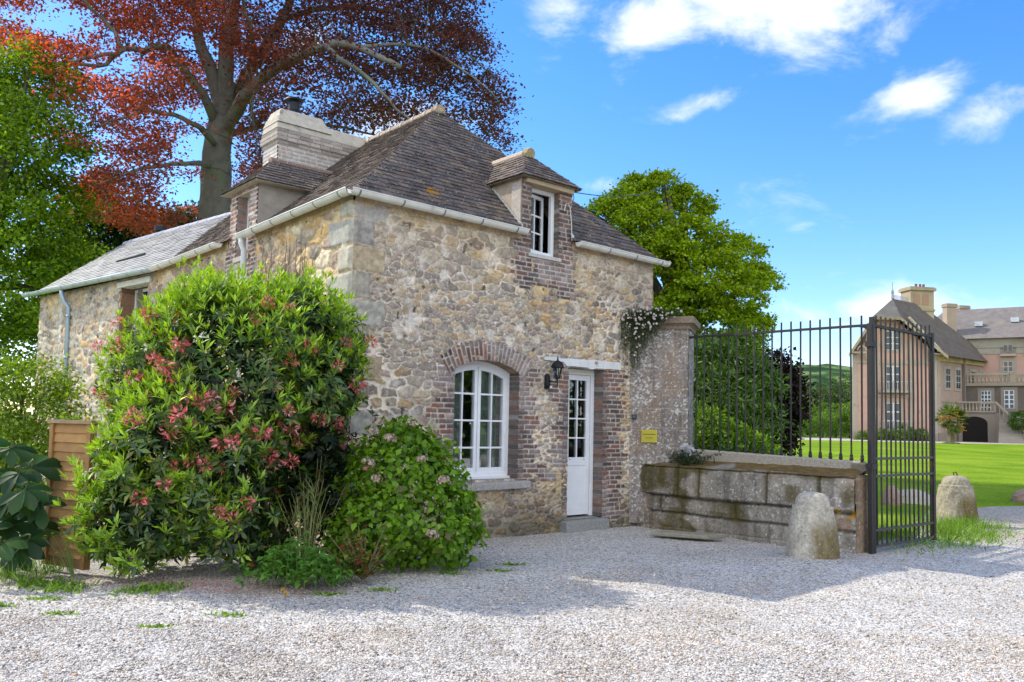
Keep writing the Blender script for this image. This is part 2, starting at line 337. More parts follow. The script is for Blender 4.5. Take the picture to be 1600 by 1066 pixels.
M_LAWN = mat_lawn('lawn_turf', (0.10, 0.18, 0.012), (0.17, 0.265, 0.016), (0.25, 0.33, 0.03))
M_FIELD = mat_lawn('rough_grass', (0.06, 0.12, 0.02), (0.09, 0.16, 0.025), (0.13, 0.19, 0.04), 0.2)
M_HILL = mat_lawn('hill_cover', (0.02, 0.05, 0.02), (0.05, 0.10, 0.03), (0.15, 0.20, 0.07), 0.045, 0.2)

def polar_ground():
    rr = np.concatenate([[0], np.geomspace(3, 3000, 60)]); th = np.linspace(0, 2*np.pi, 73)[:-1]
    R, T = np.meshgrid(rr, th, indexing='ij'); X = R*np.sin(T); Y = R*np.cos(T)
    Zg = gh(X, Y)-0.06-0.24*sstep(40, 25, R)
    idx = np.arange(R.size).reshape(R.shape)
    nx = np.roll(idx, -1, axis=1)
    Fq = np.stack([idx[:-1], nx[:-1], nx[1:], idx[1:]], -1).reshape(-1, 4)[:, ::-1]
    V = np.stack([X, Y, Zg], -1).reshape(-1, 3)
    return np_mesh('ground', V, Fq, None, M_FIELD, None, True)
props(polar_ground(), kind='structure')
def sheet(name, x0, x1, y0, y1, dx, dy, zf, keep, mat, colf=None):
    xs = np.arange(x0, x1+dx/2, dx); ys = np.arange(y0, y1+dy/2, dy)
    X, Y = np.meshgrid(xs, ys, indexing='ij'); Zv = zf(X, Y); idx = np.arange(X.size).reshape(X.shape)
    F = np.stack([idx[:-1, :-1], idx[1:, :-1], idx[1:, 1:], idx[:-1, 1:]], -1).reshape(-1, 4)
    if keep is not None:
        k = keep((X[:-1, :-1]+X[1:, 1:])/2, (Y[:-1, :-1]+Y[1:, 1:])/2); F = F[k.ravel()]
    V = np.stack([X, Y, Zv], -1).reshape(-1, 3)
    col = colf(X, Y).reshape(-1, 3) if colf else np.ones((X.size, 3))
    return props(np_mesh(name, V, F, col, mat, None, True), kind='structure')
def gravel_z(X, Y):
    z = 0.05*(vnoise(X*0.9+9, Y*0.9+4, 3, 2)-0.5)+0.03*(vnoise(X*3+1, Y*3, 5, 2)-0.5)
    z = z+0.10*np.exp(-((X-3.6)**2+(Y-9.7)**2)/0.5)-0.05
    return z
def gravel_col(X, Y):
    c = np.ones(X.shape+(3,))
    m = sstep(0.48, 0.66, vnoise(X*0.8+30, Y*0.8+11, 8, 3))*0.35
    tr = (X*.80-(Y-6.2)*.60); tk = .32*(np.exp(-((tr-.9)/.35)**2)+np.exp(-((tr+.75)/.35)**2))*sstep(.35, .62, vnoise(X*1.3+3, Y*1.3, 18, 3)); m = np.maximum(m, tk*1.6)
    earth = sstep(-3.0, -4.3, X+0.25*(Y-4))*0.55
    path = sstep(11.0, 14.5, Y)*sstep(4.5, 6, X)*0.6
    k = np.clip(np.maximum(np.maximum(m*0.5, earth), path), 0, 1)[..., None]
    return c*(1-k)+k*np.array([0.78, 0.64, 0.46])
sheet('gravel_forecourt', -16, 30, -22, 24, 0.16, 0.16, gravel_z, lambda X, Y: (Y < bnd(X)+0.9), M_GRAVEL, gravel_col)
sheet('lawn', -30, 120, 10, 64, 0.5, 0.5, lambda X, Y: gh(X, Y)+0.02+0.05*(vnoise(X*.3+5, Y*.3, 4, 2)-.5)-0.16*np.exp(-np.clip(Y-bnd(X)-.1, 0, 50)/.5), lambda X, Y: (Y > bnd(X)+0.05), M_LAWN)
sheet('drive', 0, 130, 64, 84, 2, 2, lambda X, Y: gh(X, Y)+0.03, None, M_GRAVEL, lambda X, Y: np.ones(X.shape+(3,))*np.array([0.95, 0.86, 0.78]))
def hill():
    xs = np.linspace(-200, 900, 140); ys = np.linspace(380, 1100, 70)
    X, Y = np.meshgrid(xs, ys, indexing='ij')
    Z = 52*np.exp(-((X-225)/240)**2)*sstep(400, 640, Y)*(0.62+0.5*vnoise(X*.006, Y*.006, 2, 2))+5*vnoise(X*.05, Y*.05, 3, 2)*sstep(400, 560, Y)-2
    idx = np.arange(X.size).reshape(X.shape); F = np.stack([idx[:-1, :-1], idx[1:, :-1], idx[1:, 1:], idx[:-1, 1:]], -1).reshape(-1, 4)
    return np_mesh('hill', np.stack([X, Y, Z], -1).reshape(-1, 3), F, None, M_HILL, None, True)
props(hill(), kind='structure')

def loose_gravel():
    def ring(y0, y1, dens):
        n = int(0.66*2*0.5*(y1*y1-y0*y0)*dens); y = np.sqrt(RNG.uniform(y0*y0, y1*y1, n)); x = RNG.uniform(-0.66, 0.66, n)*y
        return x, y
    xs, ys = [], []
    for (a, b, d) in ((2.9, 4.5, 6000), (4.5, 6.5, 3600), (6.5, 9, 1500), (9, 13.5, 450)):
        x, y = ring(a, b, d); xs.append(x); ys.append(y)
    x = np.concatenate(xs); y = np.concatenate(ys)
    k = (y < bnd(x)-0.1) & (x > -4.6+0.1*(y-7)); x = x[k]; y = y[k]; n = len(x)
    fd = (y-10.0)-(x+1.942)*0.856; k = ~((fd > 0) & (x < 2.4)) ; x = x[k]; y = y[k]; n = len(x)
    z = gravel_z(x, y)
    base = np.array([(1, 0, 0), (0, 1, 0), (-1, 0, 0), (0, -1, 0), (0, 0, 1), (0, 0, -1)], float)
    tri = np.array([(0, 1, 4), (1, 2, 4), (2, 3, 4), (3, 0, 4), (1, 0, 5), (2, 1, 5), (3, 2, 5), (0, 3, 5)])
    sc = np.clip(RNG.lognormal(math.log(0.0053), 0.38, n), 0.0028, 0.015)
    s3 = sc[:, None]*np.stack([RNG.uniform(0.8, 1.5, n), RNG.uniform(0.7, 1.2, n), RNG.uniform(0.5, 0.9, n)], -1)
    pts = base[None]*s3[:, None, :]*RNG.uniform(0.8, 1.2, (n, 6, 1))
    w = RNG.uniform(0, 2*np.pi, n); tl = RNG.normal(0, 0.4, n)
    cw, sw = np.cos(w)[:, None], np.sin(w)[:, None]; ct, st = np.cos(tl)[:, None], np.sin(tl)[:, None]
    px, py, pz = pts[..., 0], pts[..., 1]*ct-pts[..., 2]*st, pts[..., 1]*st+pts[..., 2]*ct
    V = np.stack([px*cw-py*sw+x[:, None], px*sw+py*cw+y[:, None], pz+(z+sc*0.35)[:, None]], -1).reshape(-1, 3)
    F = (tri[None]+(np.arange(n)*6)[:, None, None]).reshape(-1, 3)
    P = np.array([(0.62, 0.58, 0.54), (0.47, 0.44, 0.42), (0.75, 0.71, 0.67), (0.30, 0.28, 0.275), (0.17, 0.16, 0.16), (0.58, 0.51, 0.43), (0.52, 0.45, 0.43), (0.52, 0.35, 0.2)])
    ci = RNG.choice(8, n, p=[.31, .22, .17, .09, .035, .10, .05, .025])
    c = P[ci]*RNG.uniform(0.8, 1.12, (n, 1))*np.array([1.0, .95, .88])*(0.86+.28*vnoise(x*.7+3, y*1.6+1, 19, 3))[:, None]; earth = gravel_col(x, y); c = c*earth
    o = np_mesh('gravel', V, F, np.repeat(c, 6, axis=0), M_PEB, None, True)
    return props(o, 'loose pale grey and buff gravel chippings strewn over the forecourt', 'gravel', kind='stuff')
M_PEB = mat_col('gravel_chipping', 0.85, 0.12, 60, 0, 1, 0.2)
loose_gravel()

# ------------------------------------------------------------------ the lodge (local axes: x along the front, y back into the house)
YAW = math.radians(40.565)
KX, KY = -1.942, 9.897
house = empty('stone_house', (KX, KY, 0), YAW, 'old rubble stone cottage with steep brown tiled hip roof and two dormers', 'house')
def HW(l):   # local to world
    c, s = math.cos(YAW), math.sin(YAW)
    return np.array([KX+l[0]*c-l[1]*s, KY+l[0]*s+l[1]*c, l[2] if len(l) > 2 else 0])
FW, EAVE = 5.55, 4.16
STONES = [(0.35, 0.315, 0.26), (0.27, 0.24, 0.21), (0.43, 0.355, 0.255), (0.22, 0.19, 0.17), (0.48, 0.37, 0.22), (0.30, 0.24, 0.21), (0.41, 0.375, 0.32), (0.45, 0.31, 0.16), (0.25, 0.235, 0.22), (0.26, 0.2, 0.18), (0.5, 0.46, 0.38)]
def rubble(A, Z, seed, sx, sz, flush=None, wide=0.0, mortar=(0.74, 0.64, 0.52), relief=1.0, dark=1.0):
    wx = 0.06*(vnoise(A*5, Z*5, seed+1, 2)-0.5)+0.03*(vnoise(A*19, Z*19, seed+61, 2)-0.5); wz = 0.055*(vnoise(A*5+9, Z*5+3, seed+2, 2)-0.5)+0.03*(vnoise(A*19+5, Z*19+2, seed+62, 2)-0.5)
    A2, Z2 = A+wx, Z+wz
    d1, e, idm = voro(A2, Z2, sx, sz, seed)
    d1b, eb, idb = voro(A2+3.3, Z2+1.7, sx*0.56, sz*0.6, seed+5)
    small = vnoise(A*0.9+2, Z*1.1+8, seed+9, 2) > 0.56
    e = np.where(small, eb, e); idm = np.where(small, idb+3, idm)
    thr = 0.02+wide+0.20*sstep(0.40, 0.75, vnoise(A*1.6+4, Z*1.9, seed+3, 3))
    fl = flush if flush is not None else 0.0
    thr = thr*(1-fl)+0.028*fl
    thr = thr+0.07*(np.random.default_rng(seed+71).random(9500)[idm % 9500]-.3)*(1-fl)
    st = sstep(thr, thr+0.07-0.03*fl, e+0.05*(vnoise(A*38, Z*38, seed+21)-0.5)+0.11*(1-fl)*(vnoise(A*12, Z*12, seed+22, 2)-0.5))
    smear = 0.62*sstep(.50, .70, vnoise(A*6, Z*7, seed+73, 4)-.05+.10*(vnoise(A*1.1, Z*1.3, seed+74)-.5))
    st = st*(1-smear)
    rnd = np.random.default_rng(seed+7).random(9500)[idm % 9500]
    sc = pal(idm, STONES, seed+4)*dark*np.array((1.07, 1.0, .90))
    grain = 0.55+0.9*vnoise(A*32, Z*32, seed+12, 3)
    sc = sc*grain[..., None]
    yel = sstep(0.56, 0.72, vnoise(A*1.3+6, Z*1.4+2, seed+15, 3))[..., None]
    mo = np.array(mortar)*(1-yel)+np.array((0.53, 0.40, 0.24))*yel
    mo = mo*(0.82+0.36*vnoise(A*18, Z*18, seed+13, 3))[..., None]
    stain = sstep(0.5, 0.72, vnoise(A*0.8+1, Z*1.0+7, seed+17, 3))[..., None]
    sc = sc*(1-0.30*stain)+np.array((0.23, 0.18, 0.15))*0.30*stain
    mo = mo*(1-0.42*stain)
    if flush is not None:
        f3 = fl[..., None]; sc = sc*(1-.45*f3)+np.array((.33, .275, .225))*(0.6+.8*vnoise(A*40, Z*40, seed+51, 3))[..., None]*.45*f3; mo = mo*(1-f3)+np.array((.76, .69, .6))*f3
    lich = (vnoise(A*30+5, Z*30, seed+31, 3) > 0.68)[..., None]*0.45
    sc = sc*(1-lich)+np.array((0.55, 0.53, 0.47))*lich
    col = mo*(1-st[..., None])+sc*st[..., None]
    bulge = sstep(0, 0.35, e)
    h = relief*(st*(0.007+0.012*rnd+0.009*bulge)+0.008*(vnoise(A*22, Z*22, seed+14, 3)-0.5))
    holes = (vnoise(A*9+2, Z*9+1, seed+41, 2) > 0.86)
    col = np.where(holes[..., None], col*0.35, col); h = np.where(holes, h-0.02, h)
    return h, col
def brick_layer(A, Z, seed, **kw):
    A = A+0.006*(vnoise(A*8, Z*8, seed)-0.5); Z = Z+0.018*(vnoise(A*1.5, Z*2, seed+1)-0.5)
    e, idm, row = bricks(A, Z, seed, **kw)
    st = sstep(0.003, 0.013, e+0.007*(vnoise(A*40, Z*40, seed+2, 2)-0.5))
    c = pal(idm, BRICKC, seed+4)*(0.75+0.5*vnoise(A*30, Z*30, seed+5, 3))[..., None]
    white = sstep(0.55, 0.7, vnoise(A*2.3+4, Z*1.9+3, seed+6, 3))[..., None]*0.45
    c = c*(1-white)+np.array((0.40, 0.345, 0.33))*white
    mo = np.array((0.54, 0.475, 0.41))*(0.8+0.4*vnoise(A*20, Z*20, seed+7, 2))[..., None]
    rnd = np.random.default_rng(seed+8).random(9500)[idm % 9500]
    return st*(0.012+0.007*rnd), mo*(1-st[..., None])+c*st[..., None]
WX0, WX1, WZ0, WZS, WRISE = 1.56, 2.69, 0.75, 2.215, 0.145
WC = (WX0+WX1)/2; WR = ((WX1-WX0)**2/4+WRISE**2)/(2*WRISE); WZC = WZS+WRISE-WR
DX0, DX1, DZ0, DZ1 = 3.65, 4.40, 0.13, 2.36
OX0, OX1, OZ0 = 2.85, 3.40, 3.95
def in_window(A, Z): return ((A > WX0) & (A < WX1) & (Z > WZ0) & (Z < WZS)) | ((Z >= WZS) & ((A-WC)**2+(Z-WZC)**2 < WR**2) & (np.abs(A-WC) < (WX1-WX0)/2))
def front_hole(A, Z): return in_window(A, Z) | ((A > DX0) & (A < DX1) & (Z > DZ0) & (Z < DZ1)) | ((A > OX0) & (A < OX1) & (Z > OZ0))
def tooth(Z, seed, amp): return amp*(np.random.default_rng(seed).random(200)[(np.floor(Z/0.068).astype(int)) % 200])
def front_fn(A, Z):
    fz = sstep(.44, .60, vnoise(A*.9+1, Z*1.1+4, 59, 3)+.16*sstep(.7, 1.4, A)*sstep(4.4, 3.6, A)*sstep(1.9, 2.4, Z)*sstep(3.75, 3.4, Z)-.06)
    wd = .10*np.maximum(sstep(1.5, .6, A), sstep(4.4, 4.9, A))
    h, c = rubble(A, Z, 101, 0.25, 0.12, flush=fz, wide=wd)
    low = sstep(0.85, 0.3, Z)[..., None]
    c = c*(1-0.32*low)*(1-low*np.array((0.0, 0.02, 0.06)))
    top = sstep(3.4, 3.9, Z+0.5*(vnoise(A*1.2, Z, 55, 2)-0.5))[..., None]
    c = c*(1-0.25*top)+np.array((0.47, 0.36, 0.23))*0.25*top
    foot_tone = sstep(0.35, 0.05, Z)[..., None]*0.5; c = c*(1-foot_tone)+np.array((0.06, 0.065, 0.04))*foot_tone  # darker and greener towards the bottom of the wall
    def put(mask, hb, cb):
        nonlocal h, c
        h = np.where(mask, hb, h); c = np.where(mask[..., None], cb, c)
    hb, cb = brick_layer(A, Z, 201)
    t = lambda s, a: tooth(Z, s, a)
    m = (A > WX0-0.13-t(1, 0.32)) & (A < WX0+0.02) & (Z > WZ0-0.05) & (Z < WZS+0.02)
    m |= (A < WX1+0.2+t(2, 0.22)) & (A > WX1-0.02) & (Z > 0.62) & (Z < WZS+0.1)
    m |= (A < DX1+0.3+t(3, 0.28)) & (A > DX1-0.02) & (Z > 0.05) & (Z < DZ1)
    m |= (A > DX0-0.07-t(4, 0.27)) & (A < DX0+0.02) & (Z > 0.9) & (Z < DZ1-0.05)
    m |= (A > 2.95) & (A < 3.45) & (vnoise(A*2, Z*3, 77, 2) > 0.60) & (Z < 2.2) & (Z > 0.7)
    m |= (A > OX0-0.18-t(5, 0.2)) & (A < OX0+0.02) & (Z > 3.42)
    m |= (A < OX1+0.25+t(6, 0.12)) & (A > OX1-0.02) & (Z > 3.36)
    m |= (A > OX0) & (A < OX1) & (Z > 3.55-t(7, 0.1)) & (Z <= OZ0) & (vnoise(A*3, Z*4, 78) > 0.4)
    put(m, hb, cb)
    r = np.sqrt((A-WC)**2+(Z-WZC)**2); th = np.arctan2(A-WC, Z-WZC)
    am = (r > WR-0.02) & (r < WR+0.235+tooth(th*3+9, 9, 0.05)) & (np.abs(th) < math.asin((WX1-WX0)/2/WR)+0.10) & (Z > WZS-0.08)
    ha, ca = brick_layer(r-WR, th*(WR+0.1)+5, 301, bw=0.24)
    put(am, ha+0.004, ca*0.95)
    # dressed quoins at the corner
    zq = (Z/0.33); row = np.floor(zq).astype(int); ln = np.where(row % 2 == 0, 0.42, 0.25)+0.08*np.random.default_rng(3).random(50)[row % 50]
    fz = (zq-row)*0.33; eq = np.minimum(np.minimum(fz, 0.33-fz), ln-A)
    qm = (A < ln) & (Z > 0.1) & (np.random.default_rng(4).random(50)[row % 50] > 0.12)
    qs = sstep(0.006, 0.03, eq+0.02*(vnoise(A*14, Z*14, 91, 2)-0.5))
    qc = np.array([(0.37, 0.34, 0.285), (0.33, 0.29, 0.235), (0.42, 0.33, 0.22), (0.30, 0.27, 0.24)])[row % 4]*(0.5+vnoise(A*16, Z*16, 92, 4))[..., None]
    put(qm & (qs > 0.3), qs*0.02+0.006*vnoise(A*12, Z*12, 93, 2), qc)
    # grey cement patch under the eave by the corner
    pm = (vnoise(A*1.7+2, Z*2.2+3, 95, 3)+0.5*sstep(1.3, 0.2, A)-0.35*sstep(3.7, 3.3, Z) > 1.10)
    put(pm, 0.012+0.008*vnoise(A*6, Z*6, 96, 3), np.array((0.36, 0.33, 0.295))*(0.8+0.4*vnoise(A*8, Z*8, 97, 3))[..., None])
    # white patches where the render was washed
    edge = sstep(0, 0.03, A)*sstep(0, 0.03, FW-A)
    return h*edge, c
Tfront = lambda a, h, z: np.stack([a, -h, z], -1)
wall_mesh('front_wall', 0, FW, -0.2, EAVE, 0.0105, front_fn, Tfront, house, M_STONE, front_hole)
def left_fn(A, Z):
    h, c = rubble(A, Z, 401, 0.30, 0.19, mortar=(0.56, 0.44, 0.30), relief=1.15)
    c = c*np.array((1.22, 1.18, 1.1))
    zq = (Z/0.33); row = np.floor(zq).astype(int); ln = np.where(row % 2 == 1, 0.50, 0.30)+0.1*np.random.default_rng(13).random(50)[row % 50]
    fz = (zq-row)*0.33; eq = np.minimum(np.minimum(fz, 0.33-fz), ln-A)
    qm = (A < ln); qs = sstep(0.006, 0.035, eq+0.02*(vnoise(A*12, Z*12, 191, 2)-0.5))
    qc = np.array([(0.44, 0.40, 0.32), (0.40, 0.37, 0.30), (0.47, 0.42, 0.33), (0.38, 0.36, 0.31)])[row % 4]*(0.72+0.56*vnoise(A*12, Z*12, 192, 4))[..., None]
    k = qm & (qs > 0.3)
    h = np.where(k, qs*0.025+0.03*vnoise(A*5, Z*5, 193, 3), h); c = np.where(k[..., None], qc, c)
    hb, cb = brick_layer(A, Z, 221)
    m = (A > 2.82) & (A < 3.95) & (Z > 3.62-tooth(A*2, 8, 0.15))
    h = np.where(m, hb, h); c = np.where(m[..., None], cb*1.25, c)
    edge = sstep(0, 0.03, A)
    return h*edge, c
Tleft = lambda a, h, z: np.stack([-h, a, z], -1)
LH = lambda A, Z: (A > 3.10) & (A < 3.57) & (Z > 3.95)
def left_wall():
    o = wall_mesh('side_wall', 0, 7.25, -0.2, EAVE, 0.018, left_fn, Tleft, house, M_STONE, LH); o.data.flip_normals(); return o
left_wall()
def plain_fn(A, Z):
    return rubble(A, Z, 501, 0.3, 0.19)
wall_mesh('end_wall', 0, 8.4, -0.2, EAVE, 0.05, plain_fn, lambda a, h, z: np.stack([FW+h, a, z], -1), house, M_STONE)
def back_wall():
    mb = MB(); mb.add([(0, 8.4, -0.2), (FW, 8.4, -0.2), (FW, 8.4, EAVE), (2.8, 8.4, 6.6), (0, 8.4, EAVE)], [(0, 1, 2, 3, 4)], (0.3, 0.27, 0.22)); mb.build('back_wall', M_STONE, house)
back_wall()

# reveals of the openings in the front wall (brick returns)
RV = 0.21
def reveals():
    mb = MB(); bc = (0.30, 0.22, 0.19)
    T = 0.012
    def ret(x, z0, z1, y1=RV+0.1):  # jamb slab drawn as courses of brick
        n = int((z1-z0)/0.068)
        for i in range(n+1):
            a = z0+i*0.068; b = min(a+0.058, z1)
            if b-a > 0.01:
                c = np.array(BRICKC[RNG.integers(0, len(BRICKC))])*RNG.uniform(0.8, 1.2)*np.array([.9, 1, 1])+.03
                k = RNG.uniform(0.004, 0.012)
                mb.box(min(x[0], x[1]), max(x[0], x[1])-(0 if x[2] > 0 else -0) , -k, y1, a, b, c)
        mb.box(min(x[0], x[1])+(0.008 if x[2] < 0 else -0.1), max(x[0], x[1])+(0.1 if x[2] < 0 else -0.008), 0.004, y1, z0, z1, (0.42, 0.37, 0.32))
    for nm, x0, x1, z0, z1, y1 in (('door_reveal', DX0, DX1, DZ0, DZ1, RV+.1), ('dormer_reveal', OX0, OX1, OZ0, 4.96, .2)):
        mb = MB(); ret((x1-0.004, x1+0.1, -1), z0, z1, y1); mb.build(nm, M_STONE, house)
        mb = MB(); ret((x0-0.1, x0+0.004, 1), z0, z1, y1)
        if 'door_' in nm: mb.box(DX0-0.05, DX1+0.05, 0.0, RV+0.12, DZ1+0.004, DZ1+0.1, (0.42, 0.38, 0.33))
        mb.build(nm, M_STONE, house)
    mb = MB(); ret((WX1-0.004, WX1+0.1, -1), WZ0, WZS); ret((WX0-0.1, WX0+0.004, 1), WZ0, WZS)
    # arch soffit
    n = 22; t0 = math.asin((WX1-WX0)/2/WR)
    for i in range(n):
        a, b = -t0+2*t0*i/n, -t0+2*t0*(i+0.86)/n
        p = [(WC+math.sin(q)*r, -0.008, WZC+math.cos(q)*r) for q, r in ((a, WR-0.004), (b, WR-0.004), (b, WR+0.1), (a, WR+0.1))]
        mb.prism(p, (0, RV+0.1, 0), np.array((0.36, 0.27, 0.17))*RNG.uniform(0.7, 1.2))
    mb.box(WX0-0.05, WX1+0.05, 0.0, RV+0.12, WZ0-0.1, WZ0-0.004, (0.3, 0.28, 0.25))
    return mb.build('window_reveal', M_STONE, house)
reveals()
def eave_course():
    fn = lambda A, Z: (.012*vnoise(A*8, Z*8, 71, 3), np.array((.46, .34, .20))*(0.55+.9*vnoise(A*7, Z*9, 72, 4))[..., None])
    wall_mesh('eave_mortar', 0, FW, EAVE-.05, EAVE+.13, .02, fn, lambda a, h, z: np.stack([a, -.012-h, z], -1), house, M_STONE, lambda A, Z: (A > 2.66) & (A < 3.67))
    o = wall_mesh('eave_mortar', 0, 7.2, EAVE-.05, EAVE+.13, .03, fn, lambda a, h, z: np.stack([-.015-h, a, z], -1), house, M_STONE, lambda A, Z: (A > 2.81) & (A < 3.83)); o.data.flip_normals()
eave_course()

# ------------------------------------------------------------------ roofs of tile
TILEC = [(0.115, 0.088, 0.072), (0.095, 0.075, 0.066), (0.14, 0.105, 0.082), (0.105, 0.09, 0.08), (0.16, 0.12, 0.09), (0.085, 0.07, 0.064), (0.125, 0.095, 0.08)]
def tile_plane(mb, O, ex, up, length, rng_f, gauge=0.105, w=0.165, pals=TILEC, skip=None, th=0.013, bright=1.0, ragged=0.006, lift=0.022):
    O = np.array(O, float); ex = np.array(ex, float)/np.linalg.norm(ex); up = np.array(up, float); up = up/np.linalg.norm(up)
    nrm = np.cross(ex, up);
    if nrm[2] < 0: nrm = -nrm
    n = int(length/gauge)
    for i in range(n+1):
        t0 = i*gauge; t1 = min(t0+gauge*1.2, length)
        if t1-t0 < 0.02: continue
        a0, b0 = rng_f(t0/length); a1, b1 = rng_f(min((t0+gauge)/length, 1))
        x = min(a0, a1)-RNG.uniform(0, w)
        while x < max(b0, b1):
            xs = x; ww = w*RNG.uniform(0.92, 1.06); xe = x+ww-0.004; x += ww
            l0, r0 = max(xs, a0), min(xe, b0); l1, r1 = max(xs, a1), min(xe, b1)
            if r0-l0 < 0.012: continue
            if r1-l1 < 0.004: l1 = r1 = min(max((l0+r0)/2, a1), b1) if a1 < b1 else (a1+b1)/2; r1 += 0.002
            if skip is not None and skip((l0+r0)/2, t0): continue
            d = RNG.uniform(-ragged, ragged); h0 = lift+RNG.uniform(-0.18, 0.27)*lift; h1 = 0.007
            P = lambda xx, tt, hh: O+ex*xx+up*tt+nrm*hh
            q = [P(l0, t0+d, h0), P(r0, t0+d, h0+RNG.uniform(-.003, .003)), P(r1, t1, h1), P(l1, t1, h1), P(l0, t0+d, h0-th), P(r0, t0+d, h0-th)]
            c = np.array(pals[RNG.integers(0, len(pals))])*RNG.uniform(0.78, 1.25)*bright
            flip = np.dot(np.cross(q[1]-q[0], q[3]-q[0]), nrm) < 0
            fc = [(0, 1, 2, 3), (4, 5, 1, 0), (1, 5, 2), (4, 0, 3)]
            if flip: fc = [f[::-1] for f in fc]
            mb.add(q, fc, c)
RX, RY, RZ, EZ, OV = 2.80, 2.33, 6.67, 4.22, 0.09
SF = (RZ-EZ)/(RY+OV); SL = (RZ-EZ)/(RX+OV); VEND = 8.5
EXR = FW+OV
def main_roof():
    mb = MB()
    lenF = math.hypot(RY+OV, RZ-EZ); lenL = math.hypot(RX+OV, RZ-EZ); lenR = math.hypot(EXR-RX, RZ-EZ)
    tile_plane(mb, (RX, -OV, EZ), (1, 0, 0), (0, 1, SF), lenF, lambda s: (-(RX+OV)*(1-s), (EXR-RX)*(1-s)),
               skip=lambda x, t: (2.68 < x+RX < 3.65 and t*(RY+OV)/lenF-OV < 0.62))
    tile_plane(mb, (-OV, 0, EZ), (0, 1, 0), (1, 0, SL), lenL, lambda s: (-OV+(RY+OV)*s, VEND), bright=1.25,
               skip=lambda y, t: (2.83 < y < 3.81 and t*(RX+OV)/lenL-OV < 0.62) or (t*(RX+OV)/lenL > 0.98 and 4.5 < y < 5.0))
    tile_plane(mb, (EXR, 0, EZ), (0, 1, 0), (-1, 0, (RZ-EZ)/(EXR-RX)), lenR, lambda s: (-OV+(RY+OV)*s, VEND), w=0.33)
    o = mb.build('roof', M_TILE, house)
    # boarding under the tiles
    b = MB(); dz = 0.012
    A = (-OV, -OV, EZ-dz); B = (EXR, -OV, EZ-dz); Cc = (RX, RY, RZ-dz); D = (RX, VEND, RZ-dz); E_ = (-OV, VEND, EZ-dz); G = (EXR, VEND, EZ-dz)
    v = [A, B, Cc, D, E_, G]
    def pf(x, y): return (x, y, EZ-dz+SF*(y+OV))
    def pl(x, y): return (x, y, EZ-dz+SL*(x+OV))
    d0, d1, hl = 2.67, 3.66, lambda x: -OV+(x+OV)/(RX+OV)*(RY+OV)
    hr = lambda x: -OV+(EXR-x)/(EXR-RX)*(RY+OV)
    dk = (0.06, 0.05, 0.045)
    b.add([pf(-OV, -OV), pf(d0, -OV), pf(d0, hl(d0))], [(0, 1, 2)], dk); b.add([pf(d1, -OV), pf(EXR, -OV), pf(d1, hr(d1))], [(0, 1, 2)], dk)
    b.add([pf(d0, .66), pf(d1, .66), pf(d1, hr(d1)), pf(RX, RY), pf(d0, hl(d0))], [(0, 1, 2, 3, 4)], dk)
    b.add([pl(-OV, -OV), pl(RX, RY), pl(RX, 2.82), pl(-OV, 2.82)], [(0, 1, 2, 3)], dk); b.add([pl(.66, 2.82), pl(RX, 2.82), pl(RX, 3.82), pl(.66, 3.82)], [(0, 1, 2, 3)], dk); b.add([pl(-OV, 3.82), pl(RX, 3.82), pl(RX, VEND), pl(-OV, VEND)], [(0, 1, 2, 3)], dk)
    b.add(v, [(1, 5, 3, 2)], dk)
    b.build('roof_boarding', M_WOOD, o)
    # ridge and the mortared apex
    r = MB()
    y = RY-0.1
    while y < VEND:
        L = 0.36
        r.tube([(RX, y, RZ-0.03), (RX, y+L, RZ-0.03)], [0.098, 0.088], 10, np.array((0.34, 0.25, 0.19))*RNG.uniform(0.75, 1.2)); y += L
        r.tube([(RX, y-0.025, RZ-0.032), (RX, y+0.03, RZ-0.032)], 0.104, 10, (0.44, 0.4, 0.34))
    r.tube([(RX, RY-0.2, RZ-0.09), (RX, RY+0.02, RZ-0.02)], [0.03, 0.11], 10, (0.33, 0.27, 0.16))
    r.build('ridge_tiles', M_TILE, o)
    return o
ROOF = main_roof()

